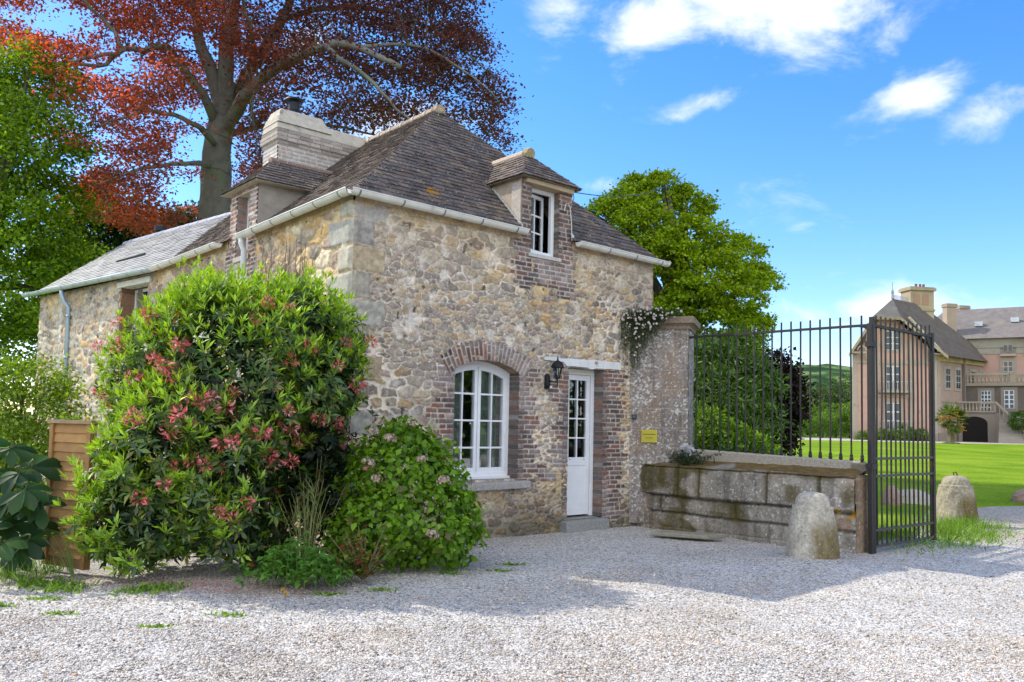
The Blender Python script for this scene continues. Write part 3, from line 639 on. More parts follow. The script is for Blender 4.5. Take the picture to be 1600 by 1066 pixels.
# ------------------------------------------------------------------ gutters and pipes
def gutter(path, name, parent, mat, col, ringcol=(0.18, 0.18, 0.18), r=0.068, step=0.62, phase=0.2):
    mb = MB(); P = [np.array(p, float) for p in path]
    for i in range(len(P)-1):
        a, b = P[i], P[i+1]; t = (b-a)/np.linalg.norm(b-a); s = np.cross(t, [0, 0, 1.0]); s /= np.linalg.norm(s)
        n = 9; ring = []
        for rr in (r, r-0.006):
            for k in range(n):
                w = math.pi*k/(n-1); ring.append((s*math.cos(w)*rr, -math.sin(w)*rr))
        V = [a+o+np.array([0, 0, z]) for o, z in ring]+[b+o+np.array([0, 0, z]) for o, z in ring]
        m = 2*n; fc = []
        for k in range(n-1): fc += [(k, k+1, m+k+1, m+k), (n+k+1, n+k, m+n+k, m+n+k+1)]
        fc += [(0, m, m+n, n), (n-1, 2*n-1, m+2*n-1, m+n-1)]
        mb.add(V, fc, col)
        for e, q in ((a, 1), (b, -1)):
            if (i == 0 and q == 1) or (i == len(P)-2 and q == -1):
                pts = [e+o+np.array([0, 0, z]) for o, z in ring[:n]]; mb.add(pts, [tuple(range(n)) if q == 1 else tuple(range(n-1, -1, -1))], col)
        # rolled bead on the outer lip and joint bands
        mb.tube([a+ring[0][0], b+ring[0][0]], 0.009, 6, col); mb.tube([a+ring[n-1][0], b+ring[n-1][0]], 0.009, 6, col)
        L = np.linalg.norm(b-a); d = phase
        while d < L-0.05:
            p = a+t*d; rr = r+0.004
            arc = [p+s*math.cos(math.pi*k/10)*rr+np.array([0, 0, -math.sin(math.pi*k/10)*rr]) for k in range(11)]
            for k in range(10):
                x, y = arc[k], arc[k+1]; mb.add([x-t*.011, x+t*.011, y+t*.011, y-t*.011], [(0, 1, 2, 3)], ringcol)
            d += step
    o = mb.build(name, mat, parent); return o
GC = (0.66, 0.64, 0.58); ZC = (0.45, 0.50, 0.56)
GZ = 4.215
gutter([(2.64, -0.145, GZ+0.0), (-0.145, -0.145, GZ+0.03), (-0.145, 3.12, GZ-0.01)], 'gutter', house, M_GUTTER, GC)
gutter([(5.75, -0.145, GZ-0.02), (3.68, -0.145, GZ)], 'gutter', house, M_GUTTER, GC)
gutter([(-0.145, 3.93, GZ), (-0.145, 7.1, GZ+0.02)], 'gutter', house, M_GUTTER, GC)
def pipe(path, name, mat, col, r=0.042):
    mb = MB(); mb.tube(path, r, 12, col)
    z = path[-1][2]+0.6
    while z < path[-2][2]-0.3:
        mb.tube([(path[-1][0], path[-1][1], z), (path[-1][0], path[-1][1], z+0.035)], r+0.006, 12, np.array(col)*0.75); z += 1.35
    return mb.build(name, mat, house, smooth=True)
pipe([(-0.145, 3.03, GZ-0.05), (-0.145, 3.03, GZ-0.14), (-0.10, 3.03, GZ-0.24), (-0.10, 3.03, -0.1)], 'downpipe', M_GUTTER, (0.62, 0.64, 0.64))

# ------------------------------------------------------------------ dormers
def dormer_front():
    hole = lambda A, Z: (A > OX0) & (A < OX1) & (Z < 4.93)
    def fn(A, Z):
        h, c = brick_layer(A, Z, 231); return h*1.2, c*0.85
    d = wall_mesh('dormer', 2.67, 3.66, 4.10, 5.0, 0.011, fn, lambda a, h, z: np.stack([a, -h-0.004, z], -1), house, M_STONE, hole)
    for x0, x1 in ((2.662, 2.70), (3.628, 3.668)):
        mb = MB()
        mb.prism([(x0, 0.0, 4.15), (x0, 0.0, 5.02), (x0, 0.80, 5.02)], (x1-x0, 0, 0), (0.36, 0.29, 0.225)); mb.build('dormer_cheek', M_PLASTER, d)
    for x in (2.655, 3.675):
        f = MB()
        f.prism([(x-0.02, -0.03, 4.25), (x-0.02, 0.80, 4.25+0.83*SF), (x-0.02, 0.80, 4.30+0.83*SF), (x-0.02, -0.03, 4.33)], (0.045, 0, 0), (0.55, 0.55, 0.52)); f.build('flashing', M_PLASTER, d)
    r = MB()
    ex0, ex1, ey, ez, rz, ry = 2.575, 3.745, -0.13, 5.015, 5.58, 0.50; rx = (ex0+ex1)/2
    yb = lambda z: (z-EZ)/SF-OV
    l = math.hypot(ry-ey, rz-ez)
    tile_plane(r, (rx, ey, ez), (1, 0, 0), (0, ry-ey, rz-ez), l, lambda s: ((ex0-rx)*(1-s), (ex1-rx)*(1-s)), gauge=0.095, w=0.15)
    ls = math.hypot(rx-ex0, rz-ez)
    for sx, e in ((1, ex0), (-1, ex1)):
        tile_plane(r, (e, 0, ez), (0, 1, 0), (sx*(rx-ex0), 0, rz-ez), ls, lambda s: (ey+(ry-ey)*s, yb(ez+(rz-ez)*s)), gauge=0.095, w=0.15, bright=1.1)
    ro = r.build('dormer_roof', M_TILE, d)
    b = MB(); v = [(ex0, ey, ez-.012), (ex1, ey, ez-.012), (rx, ry, rz-.012), (rx, yb(rz), rz-.012), (ex0, yb(ez), ez-.012), (ex1, yb(ez), ez-.012)]
    b.add(v, [(0, 1, 2), (0, 2, 3, 4), (1, 5, 3, 2), (0, 4, 5, 1)], (0.2, 0.16, 0.11))
    b.tube([(rx, ry-0.08, rz-0.02), (rx, yb(rz)+0.05, rz-0.02)], 0.075, 10, (0.46, 0.36, 0.28)); b.tube([(rx, ry-0.12, rz-0.03), (rx, ry-0.02, rz-0.005)], 0.09, 10, (0.32, 0.26, 0.14))
    b.build('ridge_tile', M_TILE, d)
    bm = MB(); bm.box(2.70, 3.63, -0.085, 0.25, 4.935, 5.0, (0.38, 0.29, 0.18), 0.006); bm.build('lintel_beam', M_WOOD, d)
    s = MB(); s.box(2.80, 3.44, -0.035, 0.3, 3.895, 3.945, (0.5, 0.48, 0.45)); s.build('window_sill', M_BLOCK, d)
    w = MB(); x0, x1, y0, y1, z0, z1 = OX0, OX1, 0.10, 0.16, OZ0, 4.935; C = (0.78, 0.79, 0.8)
    w.box(x0, x0+.045, y0, y1, z0, z1, C); w.box(x1-.06, x1, y0-.002, y1, z0, z1, C); w.box(x0+.045, x1-.06, y0, y1, z1-.05, z1, C); w.box(x0+.045, x1-.06, y0-.03, y1, z0, z0+.06, C)
    wf = w.build('window_frame', M_PAINT, d, bevel=0.004)
    # sash standing slightly open inward, hinged on the left
    T = Matrix.Translation((x0+.05, y1, 0)) @ Matrix.Rotation(math.radians(13), 4, 'Z')
    sm = MB(T); W = x1-x0-.11; zz0, zz1 = z0+.065, z1-.055
    sm.box(0, .045, 0, .04, zz0, zz1, C); sm.box(W-.045, W, 0, .04, zz0, zz1, C); sm.box(.045, W-.045, 0, .04, zz1-.05, zz1, C); sm.box(.045, W-.045, 0, .04, zz0, zz0+.05, C)
    for k in (1, 2): z = zz0+.05+(zz1-zz0-.1)*k/3; sm.box(.045, W-.045, .005, .034, z-.011, z+.011, C)
    sm.box(W/2-.011, W/2+.011, .004, .036, zz0+.05, zz1-.05, C)
    sm.build('window_sash', M_PAINT, d)
    g = MB(T); g.box(.045, W-.045, .017, .022, zz0+.05, zz1-.05); g.build('pane', M_GLASS, d)
    c = MB(); n = 30; v = []
    for i in range(n+1):
        x = x0+.02+(x1-x0-.04)*i/n; y = .36+.02*math.sin(i*1.2); v += [(x, y, z0), (x, y, z1)]
    c.add(v, [(2*i, 2*i+2, 2*i+3, 2*i+1) for i in range(n)], (.5, .56, .56)); c.build('curtain', M_CLOTH, d)
dormer_front()
def dormer_side():
    hole = lambda A, Z: (A > 3.10) & (A < 3.57) & (Z < 4.9)
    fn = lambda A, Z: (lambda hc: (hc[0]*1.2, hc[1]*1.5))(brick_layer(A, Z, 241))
    d = wall_mesh('dormer', 2.82, 3.82, 4.10, 4.97, 0.012, fn, lambda a, h, z: np.stack([-h-0.004, a, z], -1), house, M_STONE, hole); d.data.flip_normals()
    for y0, y1 in ((2.812, 2.85), (3.79, 3.828)):
        mb = MB()
        mb.prism([(0, y0, 4.15), (0, y0, 4.985), (0.92, y0, 4.985)], (0, y1-y0, 0), (0.30, 0.265, 0.225)); mb.build('dormer_cheek', M_PLASTER, d)
    for y in (2.79, 3.83): f = MB(); f.prism([(-0.03, y, 4.25), (0.92, y, 4.25+0.95*SL), (0.92, y, 4.28+0.95*SL), (-0.03, y, 4.30)], (0, 0.03, 0), (0.16, 0.17, 0.2)); f.build('flashing', M_ZINC, d)
    r = MB(); a0, a1, ex, ez, rz, rxx = 2.66, 3.96, -0.13, 4.975, 5.5, 0.42; ra = (a0+a1)/2
    xb = lambda z: (z-EZ)/SL-OV
    l = math.hypot(rxx-ex, rz-ez)
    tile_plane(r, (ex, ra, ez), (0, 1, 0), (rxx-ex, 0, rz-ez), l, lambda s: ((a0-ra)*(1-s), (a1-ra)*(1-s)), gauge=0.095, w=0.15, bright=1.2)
    ls = math.hypot(ra-a0, rz-ez)
    for sy, e in ((1, a0), (-1, a1)):
        tile_plane(r, (0, e, ez), (1, 0, 0), (0, sy*(ra-a0), rz-ez), ls, lambda s: (ex+(rxx-ex)*s, xb(ez+(rz-ez)*s)), gauge=0.095, w=0.15)
    r.build('dormer_roof', M_TILE, d)
    b = MB(); v = [(ex, a0, ez-.012), (ex, a1, ez-.012), (rxx, ra, rz-.012), (xb(rz), ra, rz-.012), (xb(ez), a0, ez-.012), (xb(ez), a1, ez-.012)]
    b.add(v, [(0, 2, 1), (0, 4, 3, 2), (1, 2, 3, 5), (0, 1, 5, 4)], (0.42, 0.38, 0.30))
    b.tube([(rxx-.05, ra, rz-.02), (xb(rz)+.05, ra, rz-.02)], 0.07, 10, (0.2, 0.14, 0.11)); b.build('ridge_tile', M_TILE, d)
    for y0, y1 in ((3.56, 3.82), (2.82, 3.11)):
        j = MB()
        z = 3.95
        while z < 4.95: j.box(-0.006, 0.24, y0+RNG.uniform(0, .006), y1-RNG.uniform(0, .006), z, z+0.058, np.array(BRICKC[RNG.integers(0, 8)])*1.1+.09); z += 0.068
        j.box(0.004, 0.235, y0+.008, y1-.008, 3.9, 4.97, (0.42, 0.36, 0.28)); j.build('jamb', M_STONE, d)
    s = MB(); s.box(-0.03, 0.3, 3.05, 3.62, 3.87, 3.945, (0.42, 0.38, 0.32)); s.build('window_sill', M_BLOCK, d); s = MB(); s.box(-.01, .24, 3.10, 3.57, 4.90, 4.965, (0.5, 0.44, 0.35)); s.build('lintel', M_PLASTER, d)
    w = MB(); C = (0.78, 0.79, 0.8)
    w.box(.15, .21, 3.10, 3.15, 3.95, 4.9, C); w.box(.15, .21, 3.52, 3.57, 3.95, 4.9, C); w.box(.15, .21, 3.15, 3.52, 3.95, 4.0, C); w.box(.15, .21, 3.15, 3.52, 4.85, 4.9, C)
    w.box(.16, .2, 3.32, 3.345, 4.0, 4.85, C); w.box(.162, .198, 3.15, 3.52, 4.28, 4.30, C); w.box(.162, .198, 3.15, 3.52, 4.56, 4.58, C); w.build('window_frame', M_PAINT, d)
    g = MB(); g.box(.178, .183, 3.15, 3.52, 4.0, 4.85); g.build('pane', M_GLASS, d)
dormer_side()

# ------------------------------------------------------------------ chimney
def chimney():
    x0, x1, y0, y1 = 1.02, 4.6, 4.49, 5.06
    fn = lambda A, Z: (lambda hc: (hc[0]*0.8, np.clip(hc[1]*0.55+np.array((0.46, 0.44, 0.40))*0.62, 0, 1)))(brick_layer(A, Z, 261))
    ch = wall_mesh('chimney', x0, x1, 4.6, 6.22, 0.012, fn, lambda a, h, z: np.stack([a, y0-h, z], -1), house, M_STONE)
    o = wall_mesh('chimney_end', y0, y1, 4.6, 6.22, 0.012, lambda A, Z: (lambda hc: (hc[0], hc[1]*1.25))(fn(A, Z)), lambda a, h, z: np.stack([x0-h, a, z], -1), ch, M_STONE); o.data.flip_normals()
    mb = MB(); mb.box(x0+.01, x1, y0+.012, y1, 4.6, 6.22, (0.33, 0.3, 0.27)); mb.build('chimney_core', M_STONE, ch)
    c = MB()   # oversailing brick courses
    for i, z in enumerate((6.22, 6.288, 6.356, 6.424)):
        k = 0.025*(i+1) if i < 2 else 0.06-0.012*(i-1)
        x = x0-k
        while x < x1:
            L = RNG.uniform(0.18, 0.24); c.box(x, min(x+L-0.012, x1), y0-k-RNG.uniform(0, .006), y1+k, z+.004, z+.06, np.array((0.36, 0.31, 0.27))*RNG.uniform(0.65, 1.3)); x += L
        c.box(x0-k+.012, x1-.01, y0-k+.012, y1+k-.012, z-.004, z+.066, (0.58, 0.55, 0.51))
    c.build('corbel_courses', M_STONE, ch)
    k = MB(); cc = (0.47, 0.42, 0.34)
    def cap(x0, x1, z0, z1, inx0, inx1, iny):
        v = [(x0, y0-.035, z0), (x1, y0-.035, z0), (x1, y1+.035, z0), (x0, y1+.035, z0), (x0+inx0, y0+iny, z1), (x1-inx1, y0+iny, z1), (x1-inx1, y1-iny, z1), (x0+inx0, y1-iny, z1)]
        k.add(v, [(0, 1, 5, 4), (1, 2, 6, 5), (2, 3, 7, 6), (3, 0, 4, 7), (4, 5, 6, 7)], cc)
    cap(x0-.04, x1+.03, 6.49, 6.73, .03, .03, .03); cap(x0-.035, 2.02, 6.60, 6.88, .10, .14, .08)
    k.build('chimney_cap', M_PLASTER, ch, bevel=0.02)
    f = MB(); f.lathe([(.085, 0), (.085, .09), (.1, .1), (.1, .24), (.06, .25), (.06, .28), (.165, .285), (.155, .31), (.05, .345)], (1.42, 4.77, 6.86), 20, (0.02, 0.022, 0.027)); f.build('flue_cowl', M_IRON, ch, smooth=False)
chimney()

# ------------------------------------------------------------------ arched window, door and their trim
WC_ = (0.76, 0.77, 0.79)
def arch_window():
    y0, y1 = RV-0.01, RV+0.06
    w = MB(); fx0, fx1, fz0 = WX0-0.01, WX1-0.006, WZ0+0.012
    w.box(fx0, fx0+.06, y0, y1, fz0, WZS, WC_); w.box(fx1-.06, fx1, y0, y1, fz0, WZS, WC_); w.box(fx0+.06, fx1-.06, y0-.004, y1, fz0, fz0+.07, WC_)
    w.box(fx0, fx1, y0-.05, y1, fz0-.03, fz0+.018, WC_)
    n = 20; t0 = math.asin((WX1-WX0-.012)/2/WR)
    for i in range(n):
        a, b = -t0+2*t0*i/n, -t0+2*t0*(i+1)/n
        p = [(WC+math.sin(q)*r, y0+.002, WZC+math.cos(q)*r) for q, r in ((a, WR-.085), (b, WR-.085), (b, WR+.0), (a, WR+.0))]
        w.prism(p, (0, y1-y0-.004, 0), WC_)
    fr = w.build('window_frame', M_PAINT, house)
    def arcz(x, r): return WZC+math.sqrt(max(r*r-(x-WC)**2, 0))
    mz = (1.17, 1.54, 1.905)
    glb, glt = fz0+.135, lambda x: arcz(x, WR-.10)
    for sx in (-1, 1):
        s = MB(); xa, xb = (fx0+.06, WC-.005) if sx < 0 else (WC+.005, fx1-.06)
        s.box(xa, xb, y0+.012, y1-.012, fz0+.07, glb, WC_)
        for (p, q, sh) in ((xa, xa+.045 if sx < 0 else xa+.05, 0), (xb-.05 if sx < 0 else xb-.045, xb, 0)):
            s.box(p, q, y0+.010, y1-.010, glb, min(glt(p), glt(q))+.05, WC_)
        ga, gb = xa+.045, xb-.045
        for z in mz: s.box(ga, gb, y0+.016, y1-.016, z-.012, z+.012, WC_)
        xm = (ga+gb)/2; s.box(xm-.012, xm+.012, y0+.014, y1-.014, glb, glt(xm)+.03, WC_)
        n = 8
        for i in range(n):
            p, q = xa+(xb-xa)*i/n, xa+(xb-xa)*(i+1)/n
            s.prism([(p, y0+.011, arcz(p, WR-.125)), (q, y0+.011, arcz(q, WR-.125)), (q, y0+.011, arcz(q, WR-.07)), (p, y0+.011, arcz(p, WR-.07))], (0, .04, 0), WC_)
        so_ = s.build('window_sash', M_PAINT, fr)
        g = MB(); m = 10; P = [(ga, RV+.03, glb), (gb, RV+.03, glb)]+[(gb+(ga-gb)*i/m, RV+.03, glt(gb+(ga-gb)*i/m)) for i in range(m+1)]
        g.prism(P, (0, .006, 0)); g.build('pane', M_GLASS, fr)
    # drawn curtains inside
    for xa, xb in ((WX0+.02, WX0+.36), (WC+.20, WX1-.02)):
        c = MB(); n = 40; v = []
        for i in range(n+1):
            x = xa+(xb-xa)*i/n; y = RV+.17+.025*math.sin(i*1.25)+.01*math.sin(i*2.9); v += [(x, y, WZ0), (x, y, 2.5)]
        c.add(v, [(2*i, 2*i+2, 2*i+3, 2*i+1) for i in range(n)], (0.62, 0.70, 0.66)); c.build('curtain', M_CLOTH, fr)
    s = MB()
    s.add([(x, y, z) for (x, y, z) in ((1.42, -.10, .60), (2.87, -.10, .615), (2.87, .24, .66), (1.42, .24, .65), (1.42, -.10, .70), (2.87, -.10, .715), (2.87, .24, .745), (1.42, .24, .74))],
          [(3, 2, 1, 0), (4, 5, 6, 7), (0, 1, 5, 4), (1, 2, 6, 5), (2, 3, 7, 6), (3, 0, 4, 7)], (0.36, 0.335, 0.31))
    s.build('window_sill', M_BLOCK, house, bevel=0.015)
arch_window()
def front_door():
    y0, y1 = RV-.02, RV+.05
    f = MB(); f.box(DX1-.075, DX1-.006, y0-.012, y1, DZ0, DZ1-.004, WC_); f.box(DX0-.06, DX1-.075, y0-.012, y1, DZ1-.085, DZ1-.004, (0.8, 0.76, 0.66)); f.box(DX1-.088, DX1-.075, y0+.01, y1, DZ0+.02, DZ1-.085, (0.6, 0.62, 0.66))
    fr = f.build('door_frame', M_PAINT, house, bevel=0.004)
    d = MB(); xa, xb = DX0-.05, DX1-.09; z0, z1 = DZ0+.025, DZ1-.09
    gx0, gx1, gz0, gz1 = DX0+.03, 4.235, 1.02, 2.19
    d.box(xa, gx0, y0, y1-.01, z0, z1, WC_); d.box(gx1, xb, y0, y1-.01, z0, z1, WC_); d.box(gx0, gx1, y0+.001, y1-.01, gz1, z1, WC_)
    d.box(gx0, gx1, y0+.001, y1-.01, .90, gz0, WC_); d.box(gx0, gx1, y0+.001, y1-.01, z0, z0+.10, WC_)
    d.box(gx0-.004, gx1+.004, y0+.009, y1-.015, z0+.1, .90, WC_)
    for i in (1, 2, 3): z = gz0+(gz1-gz0)*i/4; d.box(gx0, gx1, y0+.008, y1-.016, z-.011, z+.011, WC_)
    for i in (1, 2): x = gx0+(gx1-gx0)*i/3; d.box(x-.011, x+.011, y0+.006, y1-.018, gz0, gz1, WC_)
    for x in (3.9, 4.2): d.box(x-.02, x+.02, y0-.003, y0+.003, 0.985, 0.993, (0.12, 0.12, 0.13))
    dr = d.build('door', M_PAINT, house, bevel=0.003)
    g = MB(); g.box(gx0, gx1, RV+.008, RV+.014, gz0, gz1); g.build('pane', M_GLASS, dr)
    c = MB(); n = 40; v = []
    for i in range(n+1):
        x = gx0+(gx1-gx0)*i/n; y = RV+.13+.018*math.sin(i*1.1); v += [(x, y, gz0-.1), (x, y, gz1+.1)]
    c.add(v, [(2*i, 2*i+2, 2*i+3, 2*i+1) for i in range(n)], (0.34, 0.36, 0.32)); c.build('curtain', M_CLOTH, dr)
    s = MB(); s.add([(3.52, -.17, -.1), (4.47, -.14, -.1), (4.47, .3, -.1), (3.52, .3, -.1), (3.53, -.15, .105), (4.45, -.12, .11), (4.45, .3, .128), (3.53, .3, .128)],
          [(3, 2, 1, 0), (4, 5, 6, 7), (0, 1, 5, 4), (1, 2, 6, 5), (2, 3, 7, 6), (3, 0, 4, 7)], (0.27, 0.27, 0.26)); s.build('door_step', M_BLOCK, house, bevel=0.02)
    l = MB(); n = 26; top = []; bot = []
    for i in range(n+1):
        x = 3.15+(4.76-3.15)*i/n
        t = 2.465+.02*vnoise(i*.35, 1.2, 5)+.03*(i/n); b = 2.37+.012*vnoise(i*.5, 4.2, 6)+(0.055 if x < 3.55 else 0)-(0.02 if 4.05 < x < 4.2 else 0)
        top.append((x, t)); bot.append((x, b))
    for i in range(n):
        (xa, ta), (xb, tb) = top[i], top[i+1]; (_, ba), (_, bb) = bot[i], bot[i+1]
        l.add([(xa, -.035, ba), (xb, -.035, bb), (xb, -.035, tb), (xa, -.035, ta), (xa, .1, ba), (xb, .1, bb), (xb, .1, tb), (xa, .1, ta)],
              [(0, 1, 2, 3), (0, 4, 5, 1), (3, 2, 6, 7)]+([(0, 3, 7, 4)] if i == 0 else [])+([(1, 5, 6, 2)] if i == n-1 else []), (0.66, 0.66, 0.65))
    l.build('lintel', M_WORN, house)
front_door()

# wall lantern
def lantern():
    o = HW((3.235, 0, 2.05)); r = empty('wall_lantern', o, YAW, 'black carriage lantern bracketed to the stone wall left of the white door', 'lantern')
    K = (0.012, 0.012, 0.014)
    b = MB(); b.box(-.075, -.015, -.06, .0, -.03, .04, K); b.lathe([(.038, 0), (.042, .02), (.042, .14), (.03, .17), (.01, .185)], (-.045, -.045, .0), 14, K); b.tube([(-.045, -.05, .10), (-.03, -.12, .07), (.02, -.16, .065), (.045, -.16, .10)], .012, 8, K); b.tube([(.045, -.16, .0), (.045, -.16, .12)], .009, 8, K)
    b.build('bracket', M_IRON, r); c = (.045, -.16, 0)
    s = MB(); s.box(-.032, -.012, -.107, -.088, -.02, .012, (0.7, 0.72, 0.74)); s.build('motion_sensor', M_PLASTIC, r)
    g = MB(); g.lathe([(.03, .13), (.052, .20), (.068, .275)], c, 6, (0.7, 0.7, 0.65)); g.build('lamp_glass', M_GLASS, r)
    f = MB(); f.lathe([(.034, .11), (.036, .13), (.02, .135)], c, 12, K)
    for k in range(6):
        w = 2*math.pi*k/6; f.tube([(c[0]+.032*math.cos(w), c[1]+.032*math.sin(w), .125), (c[0]+.07*math.cos(w), c[1]+.07*math.sin(w), .28)], .0045, 5, K)
    f.lathe([(.0, .16), (.012, .17), (.012, .24), (.0, .245)], c, 8, (0.8, 0.78, 0.7)); f.build('lamp_cage', M_IRON, r)
    h = MB(); h.lathe([(.092, .268), (.094, .28), (.085, .315), (.06, .35), (.028, .372), (.012, .38), (.012, .40), (.005, .43), (.003, .455)], c, 20, K); h.build('lamp_cap', M_IRON, r, smooth=False)
lantern()

# dry creeper stems on the sunlit side wall
def creeper():
    r = MB()
    for i in range(46):
        y = RNG.uniform(0.55, 3.0); z = RNG.uniform(2.0, 3.2); p = []
        top = RNG.uniform(3.3, 4.12)
        if y < 1.2: z = max(z, 3.0)
        yy = y
        while z < top: p.append((-.045-RNG.uniform(0, .02), yy, z)); z += .14; yy += RNG.normal(0, .018)
        if len(p) > 2: r.tube(p, np.linspace(.007, .003, len(p)), 4, np.array((0.2, 0.165, 0.125))*RNG.uniform(.7, 1.2), cap=False)
    o = r.build('dead_creeper', M_STEM, None); o.location = (KX, KY, 0); o.rotation_euler = (0, 0, YAW)
    props(o, 'dry leafless creeper stems clinging to the sunlit side wall under the gutter', 'creeper')
creeper()

# ------------------------------------------------------------------ rear wing under slate
AX = math.radians(139.1)-math.pi/2
ka = HW((0, 7.2, 0))
annex = empty('rear_wing', (ka[0], ka[1], 0), AX, 'long lower stone wing behind the cottage under pale grey slates', 'house')
AL, ADEP, AEZ, ARX, ARZ = 5.68, 4.0, 4.24, 2.0, 5.86
def annex_fn(A, Z):
    h, c = rubble(A, Z, 601, 0.27, 0.18, mortar=(0.52, 0.46, 0.37), relief=1.1); c = c*1.15
    br = sstep(0.0, 1.9, 2.3-A)[..., None]; c = c*(1-.25*br)+np.array((0.36, 0.26, 0.17))*.25*br
    qm = ((A > 4.35) & (A < 4.55)); c = np.where((qm & (vnoise(A*3, Z*5, 62) > .25))[..., None], np.array((.5, .47, .42))*(0.8+.4*vnoise(A*9, Z*9, 63, 2))[..., None], c)
    return h, c
AH = lambda A, Z: (A > .36) & (A < 1.49) & (Z > 2.75) & (Z < 4.03)
def annex_build():
    o = wall_mesh('annex_wall', 0, AL, -.2, 4.2, .024, annex_fn, Tleft, annex, M_STONE, AH); o.data.flip_normals()
    e = wall_mesh('gable_wall', 0, ADEP, -.2, 5.8, .06, plain_fn, lambda a, h, z: np.stack([a, np.full_like(a, AL)+h, z], -1), annex, M_STONE, lambda A, Z: Z > AEZ-.1+np.minimum(A, ADEP-A)*.80)
    e.data.flip_normals()
    mb = MB(); mb.box(ADEP-.3, ADEP, 0, AL, -.2, 4.2, (.3, .27, .22)); mb.build('back_wall', M_STONE, annex)
    s = MB(); th = math.hypot(ARX+.12, ARZ-AEZ)
    SC = [(0.195, 0.205, 0.222), (0.175, 0.186, 0.202), (0.225, 0.232, 0.24), (0.2, 0.208, 0.218)]
    def sk(y, t): return False
    tile_plane(s, (-.12, 0, AEZ), (0, 1, 0), (ARX+.12, 0, ARZ-AEZ), th, lambda q: (-0.1-1.2*q, AL+.32), gauge=.125, w=.22, pals=SC, th=.005, ragged=.003, lift=.017)
    tile_plane(s, (ADEP+.12, 0, AEZ), (0, 1, 0), (-(ADEP-ARX)-.12, 0, ARZ-AEZ), th, lambda q: (0, AL+.32), gauge=.28, w=.5, pals=SC, th=.006)
    ro = s.build('roof', M_SLATE, annex)
    b = MB(); z = .014
    b.add([(-.12, -.1, AEZ-z), (ARX, -1.3, ARZ-z), (ADEP+.12, -.1, AEZ-z), (-.12, AL+.31, AEZ-z), (ARX, AL+.31, ARZ-z), (ADEP+.12, AL+.31, AEZ-z)], [(0, 1, 4, 3), (1, 2, 5, 4)], (.06, .06, .06)); b.build('roof_boarding', M_WOOD, ro)
    r = MB(); y = -.5
    while y < AL+.3: r.tube([(ARX, y, ARZ-.03), (ARX, min(y+.4, AL+.33), ARZ-.03)], [.075, .068], 10, np.array((.33, .34, .42))*RNG.uniform(.85, 1.15)); y += .4
    r.build('ridge_tiles', M_SLATE, ro)
    lf = MB(); a = (ARX+.12)/th; sl = (ARZ-AEZ)/th
    def rp(y, t, h): return (-.12+a*t-sl*h, y, AEZ+sl*t+a*h)
    lf.prism([rp(2.05, 1.02, .02), rp(3.35, 1.0, .02), rp(3.35, 1.0, .05), rp(2.05, 1.02, .06)], (a*.03, 0, sl*.03), (.05, .05, .055)); lf.build('roof_lead', M_ZINC, ro)
    v = MB(); v.lathe([(.1, -.25), (.1, .04), (.15, .05), (.15, .16), (.11, .17), (.03, .2)], (ARX+.1, 4.35, ARZ+.05), 18, (.02, .022, .027)); v.build('vent_cowl', M_IRON, ro)
    # window under the white plank lintel
    l = MB(); l.box(-.04, .2, .24, 1.63, 4.03, 4.14, (.66, .64, .58), .004); l.build('lintel', M_WORN, annex)
    for ya, yb in ((1.49, 1.62), (.23, .36)):
        j = MB(); zz = 2.7
        while zz < 4.0: j.box(-.008, .34, ya+(0 if ya > 1 else 0), yb, zz, zz+.06, np.array((.3, .18, .11))*RNG.uniform(.7, 1.2)); zz += .068
        j.box(.004, .335, ya+(.006 if ya > 1 else -.006), yb+(.006 if ya > 1 else -.006), 2.7, 4.03, (.3, .24, .17)); j.build('window_jamb', M_STONE, annex)
    w = MB(); C = WC_
    w.box(.26, .32, 1.43, 1.49, 2.78, 4.02, C); w.box(.26, .32, .36, .42, 2.78, 4.02, C); w.box(.262, .318, .42, 1.43, 3.96, 4.02, C); w.box(.262, .318, .42, 1.43, 2.78, 2.84, C); w.box(.264, .316, .90, .95, 2.84, 3.96, C)
    for q in (3.12, 3.4, 3.68): w.box(.275, .3, .42, 1.43, q-.011, q+.011, C)
    for q in (.66, 1.19): w.box(.274, .301, q-.011, q+.011, 2.84, 3.96, C)
    fr = w.build('window_frame', M_PAINT, annex); g = MB(); g.box(.286, .292, .42, 1.43, 2.84, 3.96); g.build('pane', M_GLASS, fr)
    gutter([(-.19, -.05, AEZ-.02), (-.19, 6.15, AEZ+.03)], 'gutter', annex, M_ZINC, ZC, (.3, .32, .35))
    p = MB(); p.tube([(-.19, 3.98, AEZ-.06), (-.19, 3.98, AEZ-.12), (-.15, 3.93, AEZ-.3), (-.06, 3.90, AEZ-.42), (-.06, 3.88, 0)], .045, 12, (.36, .46, .56)); p.tube([(-.06, 3.88, 2.7), (-.06, 3.88, 2.76)], .052, 12, (.3, .38, .46)); p.tube([(-.06, 3.88, 3.6), (-.06, 3.88, 3.65)], .052, 12, (.3, .38, .46)); p.build('downpipe', M_ZINC, annex, smooth=True)
annex_build()

